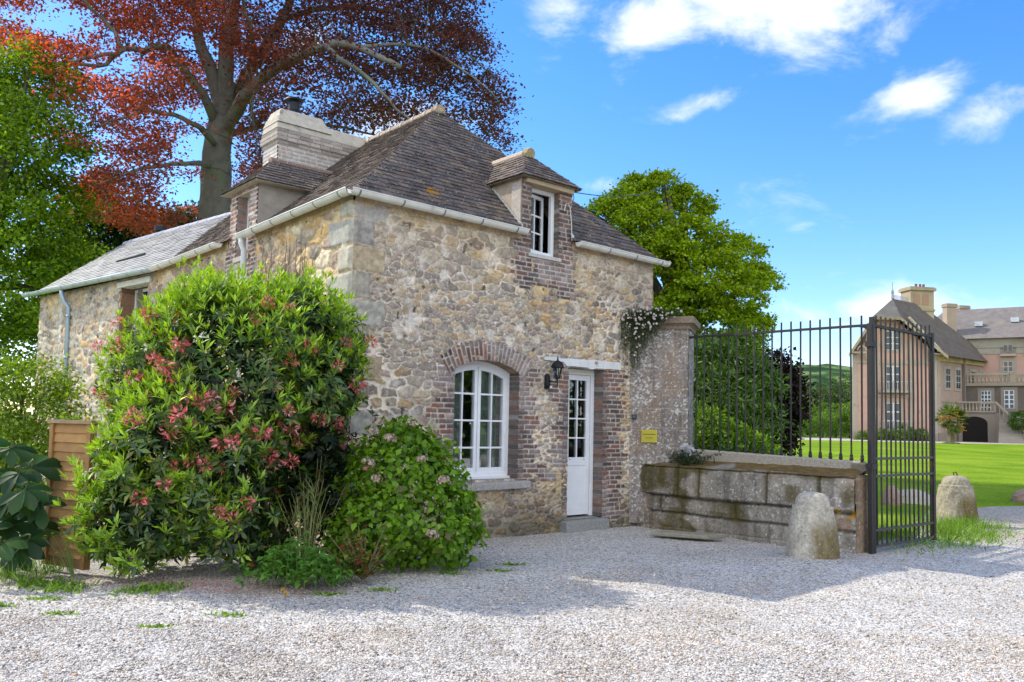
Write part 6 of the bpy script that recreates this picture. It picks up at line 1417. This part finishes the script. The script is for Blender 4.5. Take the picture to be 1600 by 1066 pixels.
# grass and weeds
def grass(name, label, pts, hmin, hmax, cols, w=.006, lean=.35):
    P = np.array(pts); n = len(P); L = RNG.uniform(hmin, hmax, n); d = unit(np.stack([RNG.normal(0, lean, n), RNG.normal(0, lean, n), np.ones(n)], -1)); nr = rdir(n)*np.array([1, 1, .1])
    lf = Leaves(); lf.put(leaf_geo(P, d, nr, L, np.full(n, w)*RNG.uniform(.7, 1.5, n), RNG.uniform(.0, .5, n)[:, None], .15, .45), palc(n, cols), 5)
    return props(lf.build(name, M_GRASS, None), label, 'grass', kind='stuff')
GC_ = [(.2, .36, .02), (.15, .28, .016), (.26, .40, .03), (.10, .2, .014)]
def zc(x, y): return np.stack([x, y, np.where(np.asarray(y) < bnd(x), gravel_z(np.asarray(x), np.asarray(y)), gh(x, y))], -1)
def grasses():
    n = 2600; x = np.concatenate([RNG.normal(5.35, .5, 900), RNG.normal(6.75, .28, 800), RNG.normal(7.35, .35, 900)]); y = np.concatenate([RNG.normal(11.75, .3, 900), RNG.normal(12.7, .4, 800), RNG.normal(13.75, .28, 900)])
    k = (y > (x-4.665)*.836+10.75+.05) | (RNG.random(n) < .15); x, y = x[k], y[k]
    grass('grass_tufts', 'tufts of long bright grass round the gate foot and the far guard stone', zc(x, y), .08, .27, GC_, .009)
    n = 1500; x = RNG.normal(6.8, .7, n); y = 11.5+(x-6.3)*.9+RNG.normal(.5, .35, n); grass('short_weeds', 'short green weeds creeping from the grass onto the gravel by the gate', zc(x, y), .03, .10, GC_, .012, .8)
    n = 2600; x = RNG.uniform(-7.2, -4.35, n); y = 7.55+RNG.gamma(2, .35, n); grass('verge_grass', 'rough verge grass at the left edge below the chestnut sapling', zc(x, y), .05, .2, GC_, .008)
    n = 1100; x = RNG.uniform(-4.5, -2.9, n); k = vnoise(x*3.1, 2.0, 5) > RNG.uniform(.2, .7, n); x = x[k]; n = len(x); y = 7.52+.12*np.sin(x*4)+RNG.normal(0, .11, n); grass('border_weeds', 'strip of short weeds along the gravel below the rhododendron', zc(x, y), .02, .09, GC_, .016, .9)
    cl = [(-4.6, 7.0), (-4.1, 6.8), (-3.5, 6.6), (-2.6, 6.3), (-2.2, 6.7), (-.6, 8.6), (-.1, 8.85), (.05, 9.35), (-1.6, 7.55), (-1.15, 7.7), (-4.75, 6.2), (-3.9, 7.1)]
    q = [(c[0]+RNG.normal(0, .07), c[1]+RNG.normal(0, .03)) for c in cl for _ in range(70)]; q = np.array(q); grass('gravel_weeds', 'scattered small weeds growing through the gravel', zc(q[:, 0], q[:, 1]), .015, .05, GC_, .016, 1.1)
    # fallen petals
    n = 3200; x = RNG.normal(-2.7, .6, n); y = 7.75-.1*(x+2.6)+RNG.normal(0, .22, n); p = zc(x, y); p[:, 2] += .014; a = RNG.uniform(0, 6.28, n)
    lf = Leaves(); s_ = RNG.uniform(.008, .022, n); lf.put(diamond_geo(p, np.stack([np.cos(a), np.sin(a), RNG.normal(0, .2, n)], -1), np.tile([0, 0, 1.0], (n, 1))+RNG.normal(0, .3, (n, 3)), s_, s_*.55), palc(n, [(.55, .2, .14), (.62, .32, .22), (.42, .15, .1), (.35, .12, .28)]), 4); props(lf.build('fallen_petals', M_PETAL, None), 'fallen red rhododendron petals scattered over the gravel edge', 'petals', kind='stuff')
    for (px, py, Y, lab) in ((441, 917, 7.55, 'yellow dandelion flower at the foot of the nettle clump'), (446, 932, 7.35, 'yellow dandelion flower standing out on the open gravel')):
        b = at(px, py, Y); r = empty('dandelion', (b[0], b[1], float(gravel_z(b[0], b[1]))), 0, lab, 'flower'); m = MB(); m.tube([(0, 0, 0), (.005, 0, .05)], .002, 4, (.1, .18, .04)); m.build('stem', M_STEM, r)
        L2 = Leaves(); k = 24; d = unit(RNG.normal(size=(k, 3))+np.array([0, 0, .8])); L2.put(diamond_geo(np.tile([.005, 0, .05], (k, 1)), d, rdir(k), np.full(k, .022), np.full(k, .01)), palc(k, [(.75, .45, .01)]), 4); L2.build('flower', M_PETAL, r)
grasses()

# timber fence panel
def panel():
    a = at(68, 893, 8.5); o = empty('fence_panel', (a[0], a[1], 0), math.radians(-29), 'honey coloured timber fence panel of horizontal overlapping boards left of the rhododendron', 'fence')
    H = 1.415; p = MB(); p.box(0, .055, -.02, .05, .0, H, (.30, .165, .06)); p.build('post', M_WOOD, o); p = MB(); p.box(.60, .66, -.02, .05, .0, H, (.3, .165, .06)); p.build('post', M_WOOD, o)
    p = MB(); p.box(-.03, .68, -.035, .065, H, H+.035, (.27, .19, .11)); p.build('cap_rail', M_WOOD, o)
    b = MB(); n = 15; h = H/n
    for i in range(n):
        c = np.array((.36, .20, .07) if i % 2 else (.30, .165, .06))*RNG.uniform(.75, 1.2); z = i*h
        b.add([(.055, -.004, z), (.60, -.004, z), (.60, .014, z+h*1.15), (.055, .014, z+h*1.15), (.055, .018, z), (.60, .018, z), (.60, .026, z+h*1.15), (.055, .026, z+h*1.15)], [(0, 1, 2, 3), (5, 4, 7, 6), (0, 4, 5, 1), (3, 2, 6, 7)], c)
        if RNG.random() < .7: x = RNG.uniform(.1, .5); b.add([(x, -.004+.018*.5-.001, z+h*.5), (x+.03, -.004+.008, z+h*.5), (x+.02, .005, z+h*.56), (x+.005, .005, z+h*.56)], [(0, 1, 2, 3)], (.14, .07, .03))
    b.build('boards', M_WOOD, o)
panel()
def hose():
    p0 = at(376, 885, 8.55); m = empty('garden_hose', (p0[0], p0[1], 0), 0, 'green garden hose end with an orange connector lying under the bushes', 'hose')
    h = MB(); Q = [(.13, 0, .02), (.25, .0, .016), (.4, .04, .015), (.6, .15, .014), (.9, .35, .013)]; h.tube(Q, .013, 8, (.015, .10, .06)); h.build('tube', M_PLASTIC, m)
    c = MB(); c.tube([(.0, .0, .025), (.03, .0, .025), (.05, 0, .024), (.10, 0, .022), (.14, 0, .02)], [.018, .02, .014, .019, .016], 10, (.75, .12, .015)); c.build('connector', M_PLASTIC, m)
hose()
def cable():
    a = HW((3.66, -.05, 4.98)); b = np.array(at(1072, 272, 23.6)); n = 24; P = []
    for i in range(n+1): t = i/n; p = a*(1-t)+b*t; p[2] -= .28*4*t*(1-t); P.append(p-a)
    o = empty('overhead_cable', tuple(a), 0, 'thin black cable running from the front dormer to the maple tree', 'cable'); m = MB(); m.tube(P, .008, 6, (.03, .03, .03)); m.build('span', M_PLASTIC, o)
    c = MB(); L_ = lambda x, y, z: HW((x, y, z))-a
    c.tube([L_(3.66, -.03, 4.98), L_(3.68, -.03, 4.9), L_(3.66, -.03, 4.84)], .006, 6, (.03, .03, .03)); c.tube([L_(3.47, -.045, 4.66), L_(3.49, -.05, 4.76), L_(3.54, -.05, 4.79), L_(3.585, -.05, 4.72), L_(3.615, -.05, 4.52), L_(3.63, -.05, 4.3), L_(3.63, -.05, 4.24)], .007, 6, (.6, .58, .52)); c.build('drop_wire', M_PLASTIC, o)
    i_ = MB(); i_.tube([L_(3.56, -.01, 4.80), L_(3.56, -.06, 4.80)], .02, 10, (.3, .16, .12)); i_.build('insulator', M_PLASTIC, o)
cable()

# ------------------------------------------------------------------ the chateau beyond the lawn
def chateau():
    wx, wy = 38.4, 75.0; z0 = float(gh(0, 75))
    o = empty('chateau', (wx, wy, z0), math.radians(36), 'pink and grey rendered chateau with steep slate roofs beyond the lawn', 'chateau')
    PK, TR, DK, SLT = (.52, .325, .25), (.39, .325, .255), (.15, .12, .10), (.14, .115, .095)
    # wing: local x runs back along the right side, local y to the left across the end face
    EW, EH, LN = 7.55, 7.85, 10.0
    RH = 13.0
    Ro = Matrix.Rotation(math.radians(-36-2), 4, 'Z')
    w = MB(); 
    # end face lies almost square to the view, so it has its own direction
    ex = np.array(Ro @ Vector((-1, 0, 0))); 
    e0 = np.array([0, 0, 0.0]); e1 = ex*EW; bx = np.array([1.0, 0, 0])*LN
    def q(a, b, z): return e0+ex*a+np.array([b, 0, z])
    w.add([q(0, 0, -.5), q(0, LN, -.5), q(0, LN, EH), q(0, 0, EH)], [(0, 1, 2, 3)], (.36, .26, .205))
    w.add([q(0, 0, -.5), q(EW, 0, -.5), q(EW, 0, EH), q(EW*.77, 0, 11.1), q(EW*.50, 0, 11.1), q(0, 0, EH)], [(5, 4, 3, 2, 1, 0)], PK)
    w.add([q(EW, 0, -.5), q(EW, LN, -.5), q(EW, LN, EH), q(EW, 0, EH)], [(3, 2, 1, 0)], PK)
    W_ = w.build('wing_wall', M_CHAT, o)
    fn_ = np.array(Ro @ Vector((0, -1, 0)))
    def on_end(mb, a0, a1, za, zb, d, col, inset=0):   # slab on the end face
        P = [q(a0, 0, za), q(a1, 0, za), q(a1, 0, zb), q(a0, 0, zb)]; P = [p+fn_*inset for p in P]; mb.prism(P, fn_*d, col)
    def on_side(mb, b0, b1, za, zb, d, col, inset=0):
        P = [q(0, b0, za), q(0, b1, za), q(0, b1, zb), q(0, b0, zb)]; nn = np.array([0, -1.0, 0]); P = [p+nn*inset for p in P]; mb.prism(P, nn*d, col)
    t = MB()
    for a in (0, EW-.45): on_end(t, a, a+.45, -.5, EH, .07, TR)
    on_end(t, .0, EW, EH-.9, EH-.55, .10, TR); on_end(t, 2.2, 5.6, 3.9, 4.2, .14, TR); on_end(t, 2.2, 2.6, 0, 9.2, .09, TR); on_end(t, 5.2, 5.6, 0, 9.2, .09, TR); on_end(t, 0, EW, -.5, .7, .12, (.3, .25, .19))
    on_side(t, 0, .5, -.5, EH, .07, TR); on_side(t, 0, LN, EH-.55, EH, .16, (.5, .38, .16)); on_side(t, 0, LN, -.5, .8, .10, (.27, .22, .17)); on_side(t, 4.6, 4.85, -.5, EH, .25, (.2, .17, .15)); on_side(t, 0, LN, 3.6, 3.8, .06, (.33, .26, .2))
    t.build('stone_trim', M_CHAT, W_)
    # timbered barge boards of the gable
    bg = MB(); TB = (.52, .46, .33)
    for s, a0, a1 in ((1, -.5, 2.75), (-1, EW+.5, EW*.77)):
        za, zb = EH-.2, 11.1
        P0, P1 = q(a0, 0, za)+fn_*.7, q(a1, 0, zb)+fn_*.7; bg.tube([P0, P1], .13, 6, TB)
        bg.build('barge_board', M_CHAT, W_); bg = MB(); bg.tube([q(a0+s*.2, 0, EH)+fn_*.7, q(a0+s*1.6, 0, EH)+fn_*.7], .10, 6, TB); bg.tube([q(a0+s*1.6, 0, EH-.5)+fn_*.7, q(a0+s*1.6, 0, 9.6)+fn_*.7], .10, 6, TB)
        for k in range(5): w0 = math.pi*k/5; w1 = math.pi*(k+1)/5; c = a0+s*1.1; bg.tube([q(c+.4*math.cos(w0), 0, EH+.2+.4*math.sin(w0))+fn_*.7, q(c+.4*math.cos(w1), 0, EH+.2+.4*math.sin(w1))+fn_*.7], .06, 5, TB)
        bg.build('gable_bracket', M_CHAT, W_)
    r = MB(); ac = EW*.60
    Z1 = 11.1; f1 = fn_*.9
    apx = q(ac, 1.2, RH); rb = q(ac, LN+4, RH); rb[2] = RH
    hl, hr = q(EW*.77+.25, 0, Z1)+f1, q(EW*.50-.25, 0, Z1)+f1
    el, er = q(EW+.6, 0, EH-.15)+f1, q(-.6, 0, EH-.15)+f1; elb, erb = q(EW+.6, LN, EH-.15), q(-.6, LN+.5, EH-.15)
    apb = q(ac, 6.2, RH)
    r.add([apx, hl, hr], [(0, 1, 2)], (.17, .155, .14)); r.add([apx, hr, er, erb, apb], [(0, 1, 2, 3, 4)], SLT); r.add([apx, apb, elb, el, hl], [(0, 1, 2, 3, 4)], SLT); r.add([apb, erb, elb], [(0, 1, 2)], SLT)
    sf = lambda p, d: p+np.array([0, 0, -d])
    r.add([hl, el, sf(el, .3), sf(hl, .3)], [(0, 1, 2, 3)], (.4, .33, .22)); r.add([hr, er, sf(er, .3), sf(hr, .3)], [(3, 2, 1, 0)], (.4, .33, .22)); r.add([hl, hr, sf(hr, .25), sf(hl, .25)], [(0, 1, 2, 3)], (.3, .24, .16))
    R_ = r.build('wing_roof', M_CHROOF, o)
    k = MB()
    for i in range(14): p = q(ac, 1.3+i*.2, RH); k.tube([p, p+np.array([0, 0, .42])], .03, 4, (.22, .24, .27)); 
    k.tube([apx, apx+np.array([0, 0, .9])], [.16, .05], 8, (.28, .3, .33)); k.tube([apx+np.array([0, 0, .5]), apx+np.array([0, 0, .75])], [.14, .14], 8, (.28, .3, .33)); k.tube([apx+np.array([0, 0, .85]), apx+np.array([0, 0, 1.55])], .03, 5, (.25, .27, .3)); k.build('roof_cresting', M_ZINC, R_)
    # windows
    def win(slab, a0, a1, za, zb, rows, cols_, parent, fr=(.62, .64, .64)):
        m = MB(); slab(m, a0-.18, a1+.18, za-.2, zb+.2, .06, TR); slab(m, a0, a1, za, zb, .05, fr, .06); f = m.build('window', M_CHAT, parent)
        g = MB(); dw = (a1-a0)/cols_; dz = (zb-za)/rows
        for i in range(cols_):
            for j in range(rows): slab(g, a0+dw*i+dw*.13, a0+dw*(i+1)-dw*.13, za+dz*j+dz*.08, za+dz*(j+1)-dz*.08, .02, (.035, .045, .05), .112)
        g.build('pane', M_PANE, f)
    for za, zb in ((1.0, 3.4), (4.6, 6.7), (8.2, 9.9)): win(on_end, 3.3, 4.6, za, zb, 3, 2, W_)
    for b in (1.4, 3.3, 6.2, 8.2):
        win(on_side, b, b+.8, 4.9, 6.7, 3, 2, W_, (.36, .37, .38)); win(on_side, b, b+.8, 1.2, 3.0, 3, 2, W_, (.36, .37, .38))
    for za in (.75, 4.3):
        bal = MB()
        P = [q(2.5, 0, za), q(5.3, 0, za), q(5.3, 0, za+.2), q(2.5, 0, za+.2)]; bal.prism(P, fn_*.9, TR)
        for i in range(15): p = q(2.55+i*.19, 0, za+.2)+fn_*.85; bal.tube([p, p+np.array([0, 0, .75])], .035, 5, (.45, .43, .38))
        bal.tube([q(2.5, 0, za+.98)+fn_*.85, q(5.3, 0, za+.98)+fn_*.85], .06, 5, (.45, .43, .38))
        bal.build('balcony', M_CHAT, W_)
    bal = MB()
    for i in range(6): p = q(3.9, 0, .75-.12*i); s = .8-.13*i; P = [q(3.9-s, 0, .63-.12*i), q(3.9+s, 0, .63-.12*i), q(3.9+s, 0, .75-.12*i), q(3.9-s, 0, .75-.12*i)]; bal.prism(P, fn_*(.8-.12*i), (.4, .31, .2))
    bal.build('corbel', M_CHAT, W_)
    # chimneys
    def stack(name, px0, px1, pyt, pyb, Y, col, panels=False):
        a, b = at(px0, pyt, Y), at(px1, pyt, Y); zb = at((px0+px1)/2, pyb, Y)[2]; hw = (b[0]-a[0])/2; c = (a+b)/2
        Ti = Matrix.Translation((wx, wy, z0)) @ Matrix.Rotation(math.radians(36), 4, 'Z'); T = Ti.inverted() @ Matrix.Translation((c[0], c[1], 0)) @ Matrix.Rotation(math.radians(10), 4, 'Z')
        m = MB(T); zt = a[2]; m.box(-hw, hw, -hw*.6, hw*.6, zb-1.5, zt-.35, col); m.box(-hw*1.12, hw*1.12, -hw*.75, hw*.75, zt-.35, zt-.08, np.array(col)*.9); m.box(-hw*1.04, hw*1.04, -hw*.68, hw*.68, zt-.08, zt, np.array(col)*.8)
        if panels:
            m.box(-hw*1.05, hw*1.05, -hw*.68, hw*.68, zt-2.3, zt-2.1, np.array(col)*.85)
            for s in (-.5, .25): m.box(hw*s-.3, hw*s+.35, -hw*.6-.03, -hw*.5, zt-1.7, zt-.7, (.4, .24, .16))
            for s in (-.1, .25, .55): m.tube([(hw*s, 0, zt), (hw*s, 0, zt+.4)], .12, 8, (.2, .1, .08))
        m.build(name, M_CHAT, o)
    stack('chimney', 1413, 1453, 450, 492, 79, (.42, .34, .22), True); stack('chimney', 1475, 1492, 475, 516, 82, (.40, .31, .23)); stack('chimney', 1495, 1512, 478, 502, 86, (.42, .34, .22))
    # main block in its own frame
    ang = math.radians(-33); mo = np.array([43.6, 81.2]); Ti = Matrix.Translation((wx, wy, z0)) @ Matrix.Rotation(math.radians(36), 4, 'Z')
    T = Ti.inverted() @ Matrix.Translation((mo[0], mo[1], z0)) @ Matrix.Rotation(ang, 4, 'Z')
    m = MB(T); MH = 9.95; LM = 26
    m.box(-4, LM, 0, 10, -.5, MH, PK); Mw = m.build('main_wall', M_CHAT, o)
    t = MB(T); t.box(-4, LM, -.12, 0, MH-.9, MH, (.36, .32, .26)); t.box(-4, LM, -.06, 0, MH-1.5, MH-.9, (.37, .33, .27)); t.build('cornice', M_CHAT, Mw)
    r = MB(T); r.add([(-4.4, -.5, MH), (LM+.4, -.5, MH), (LM-2, 5, MH+3.6), (-1.5, 5, MH+3.6), (-4.4, 10.5, MH), (LM+.4, 10.5, MH)], [(0, 1, 2, 3), (5, 4, 3, 2), (4, 0, 3), (1, 5, 2), (4, 5, 1, 0)], (.18, .158, .145)); rr = r.build('main_roof', M_CHROOF, o)
    def on_main(mb, a0, a1, za, zb, d, col, inset=0, y=0): mb.box(a0, a1, y-inset-d, y-inset, za, zb, col)
    def px2a(px): # picture column to distance along the main front
        tt = (px-PPX)/F_PX; dx, dy = math.cos(ang), math.sin(ang); return (tt*mo[1]-mo[0])/(dx-tt*dy)
    def mwin(p0, p1, za, zb, rows, cols_, fr, y=0, tr=TR, par=None):
        a0, a1 = px2a(p0), px2a(p1); mm = MB(T); mm.box(a0-.28, a1+.28, y-.06, y, za-.3, zb+.3, tr); mm.box(a0, a1, y-.11, y-.06, za, zb, fr); f = mm.build('window', M_CHAT, par or Mw)
        g = MB(T); dw = (a1-a0)/cols_; dz = (zb-za)/rows
        for i in range(cols_):
            for j in range(rows): g.box(a0+dw*i+dw*.14, a0+dw*(i+1)-dw*.14, y-.125, y-.11, za+dz*j+dz*.1, za+dz*(j+1)-dz*.1, (.035, .045, .05))
        g.build('pane', M_PANE, f)
    zz = lambda px, py, Y=79.6: at(px, py, Y)[2]-z0
    mwin(1570, 1585, zz(1577, 551), zz(1577, 540), 1, 2, (.34, .26, .18)); mwin(1570, 1585, zz(1577, 590), zz(1577, 566), 3, 2, (.5, .42, .32))
    tr = MB(T); a0, a1 = px2a(1565), px2a(1590); tr.box(a0, a1, -.35, 0, zz(1577, 558), zz(1577, 555), TR); tr.build('window_hood', M_CHAT, Mw)
    for px, py in ((1530, 504), (1588, 500)):
        a = px2a(px); s = MB(T); zq = zz(px, py)-MH; y = -.5+5.5*zq/3.6; s.box(a-.35, a+.35, y-.35, y+.15, MH+zq-.1, MH+zq+.35, (.5, .53, .56)); s.build('roof_light', M_PANE, rr)
    # projecting ground floor with terrace, arch and stair
    ty = -3.2; TZ = zz(1550, 604, 77.5); b0 = px2a(1511)-.3
    g = MB(T); g.box(b0, LM, ty, 0, zz(1550, 660, 77), TZ, DK); gb = g.build('terrace_block', M_CHAT, o)
    c = MB(T); c.box(b0-.25, LM, ty-.3, ty+.3, TZ, TZ+.28, (.30, .25, .19)); c.box(b0-.2, LM, ty-.22, ty+.05, TZ+1.0, TZ+1.2, (.36, .30, .22))
    a = b0
    while a < 16: c.lathe([(.07, .28), (.12, .45), (.06, .7), (.09, 1.0)], (a, ty-.1, TZ), 6, (.38, .32, .23)); a += .32
    for a in (b0, b0+4.3, b0+8): c.box(a-.2, a+.25, ty-.3, ty+.12, TZ+.25, TZ+1.25, (.33, .27, .2))
    c.build('balustrade', M_CHAT, gb)
    f0 = zz(1550, 643, 77)
    mwin(1538, 1553, f0, zz(1545, 611, 77), 5, 3, (.72, .74, .76), ty, (.26, .22, .18), gb); mwin(1573, 1588, zz(1580, 639, 77), zz(1580, 611, 77), 4, 2, (.72, .74, .76), ty, (.26, .22, .18), gb)
    p = MB(T); py_ = ty-1.8; Pz = f0-.15
    p.box(b0, b0+3.0, py_, ty, -.5, Pz, (.24, .2, .165)); pl = p.build('perron', M_CHAT, gb)
    ar = MB(T); n = 12; A0, A1 = b0+.35, b0+2.35; zs = Pz-1.0
    arc = [(A0, zs)]+[((A0+A1)/2-math.cos(math.pi*i/n)*(A1-A0)/2, zs+math.sin(math.pi*i/n)*.62) for i in range(n+1)]+[(A1, zs)]
    ar.prism([(A0, py_-.03, -.3)]+[(x, py_-.03, z) for x, z in arc]+[(A1, py_-.03, -.3)], (0, .02, 0), (.018, .015, .014)); ar.build('archway', M_CLOTH, pl)  # flat dark panel, shade of the arch opening put into its colour
    bl = MB(T); bl.box(b0-.1, b0+3.05, py_-.15, py_+.1, Pz, Pz+.15, (.3, .25, .2)); bl.box(b0-.1, b0+3.05, py_-.12, py_+.06, Pz+.85, Pz+1.0, (.33, .28, .22))
    for i in range(11): bl.lathe([(.06, .1), (.1, .3), (.05, .6), (.08, .9)], (b0+.1+i*.28, py_, Pz), 6, (.34, .29, .22))
    P0, P1 = np.array([b0+3.0, py_, Pz+.9]), np.array([b0+5.3, py_-2.3, .95]); bl.tube([P0, (P0+P1)/2+np.array([.2, .2, -.1]), P1], .12, 6, (.34, .29, .22))
    for i in range(8): pp = P0+(P1-P0)*i/7; bl.tube([pp-np.array([0, 0, .8]), pp], .07, 5, (.33, .28, .21))
    bl.prism([(b0+3.0, py_, -.5), (b0+5.3, py_-2.3, -.5), (b0+5.3, py_-2.3, .35), (b0+3.0, py_, Pz)], (.15, .15, 0), (.3, .26, .2)); bl.box(b0+5.2, b0+5.7, py_-2.6, py_-2.1, -.5, 1.2, (.32, .27, .2)); bl.build('stair_parapet', M_CHAT, pl)
    stp = MB(T)
    for i in range(11): stp.box(b0+3.3-.0, b0+9, py_-2.9+i*.28, py_-2.9+(i+1)*.28, -.5, .12+i*Pz/11, np.array((.36, .31, .24))*RNG.uniform(.85, 1.1))
    stp.build('steps', M_CHAT, pl)
M_PANE = mat_col('far_pane', .12, .1, 3, 0, 1, .6)
chateau()
def palm():
    b = at(1486, 696, 60); b[2] = float(gh(b[0], b[1])); o = empty('palm_tree', tuple(b), 0, 'short windmill palm with orange flower clusters on the lawn before the chateau', 'tree')
    t = MB(); P = [(0, 0, 0), (.02, 0, .5), (-.03, 0, 1.0), (0, 0, 1.6)]; t.tube(P, [.22, .20, .2, .22], 12, (.16, .12, .08), noise=.15); t.lathe([(.7, 0), (.55, .12), (.2, .2)], (0, 0, -.02), 14, (.07, .10, .03)); t.build('trunk', M_BARK, o)
    lf = Leaves(); c = np.array([0, 0, 1.75])
    for i in range(46):
        d = rdir(1)[0]; d[2] = d[2]*.9+.25; d = d/np.linalg.norm(d); Ls = RNG.uniform(.5, .85); tip = c+d*Ls; nr = unit(np.cross(d, np.cross([0, 0, 1.0], d))+RNG.normal(0, .2, 3)); e = unit(np.cross(d, nr)); n = 13
        w = np.linspace(-1.35, 1.35, n); dd = d*np.cos(w)[:, None]+e*np.sin(w)[:, None]+np.array([0, 0, -.25]); lf.put(diamond_geo(np.tile(tip, (n, 1)), dd, np.tile(nr, (n, 1)), np.full(n, .62), np.full(n, .075)), palc(n, [(.10, .15, .035), (.14, .19, .05), (.06, .10, .025), (.2, .2, .07)]), 4)
        lf.put(diamond_geo(c[None], (tip-c)[None], nr[None], np.array([Ls]), np.array([.04])), palc(1, [(.1, .14, .04)]), 4)
    lf.build('crown', M_LEAF, o)
    for p in ((-.45, -.45, 1.75), (.0, -.6, 1.95), (-.75, -.3, 1.85), (.45, -.35, 1.2)):
        L2 = Leaves(); n = 90; q = RNG.normal(size=(n, 3))*np.array([.14, .14, .17])+np.array(p); L2.put(diamond_geo(q, rdir(n), rdir(n), np.full(n, .10), np.full(n, .07)), palc(n, [(.6, .28, .02), (.5, .25, .03)]), 4); L2.build('flower_cluster', M_PETAL, o)
palm()
def footshrubs():
    spec = [(1352, 682, 14, 73.5, 'bright shrub at the left foot of the chateau wing'), (1380, 680, 13, 73.5, 'bright shrub behind the gate stile at the wing foot'), (1412, 676, 17, 73, 'larger round shrub at the middle of the wing foot'), (1438, 680, 14, 73, 'bright shrub at the right end of the wing foot'), (1597, 655, 17, 72.5, 'clipped round green bush beside the stone stair')]
    for x, y, r, Y, lab in spec:
        b = at(x, y, Y); R = r*Y/F_PX; g = float(gh(b[0], b[1])); base = (b[0], b[1], g)
        tree('foundation_shrub', base, [(b[0], b[1], b[2]-.1, R, R, R*.9), (b[0]+R*.4, b[1]-.2, b[2]-R*.3, R*.8, R*.8, R*.7), (b[0]-R*.4, b[1]-.2, b[2]-R*.4, R*.8, R*.8, R*.6)], lab, 150, 20, R*.13, R*.17, R*.11, [(.12, .22, .02), (.09, .18, .018), (.06, .13, .015)], None, .05, 'shrubs at the foot of the chateau', limbs=3, cat='bush')
footshrubs()
# the wooded roadside behind the viewpoint, which the window panes reflect
def belt():
    n = 150; x = 24+RNG.gamma(2, 3, n); y = RNG.uniform(-34, 9, n); B = [(x[i], y[i], RNG.uniform(1.5, 7), RNG.uniform(1.6, 3.2), RNG.uniform(1.6, 3), RNG.uniform(1.5, 3)) for i in range(n)]
    P, d, nr, ll, ww, col = clumped(B, 4600, 9, .7, .75, .5, GREEN_D, shell=(.6, 1)); k = P[:, 2] > 0; lf = Leaves(); lf.put(diamond_geo(P[k], d[k], nr[k], ll[k], ww[k]), col[k], 4)
    props(lf.build('roadside_wood', M_LEAF, None), 'dark wood along the road right of the viewpoint, reflected in the panes', 'wood', kind='stuff')
belt()
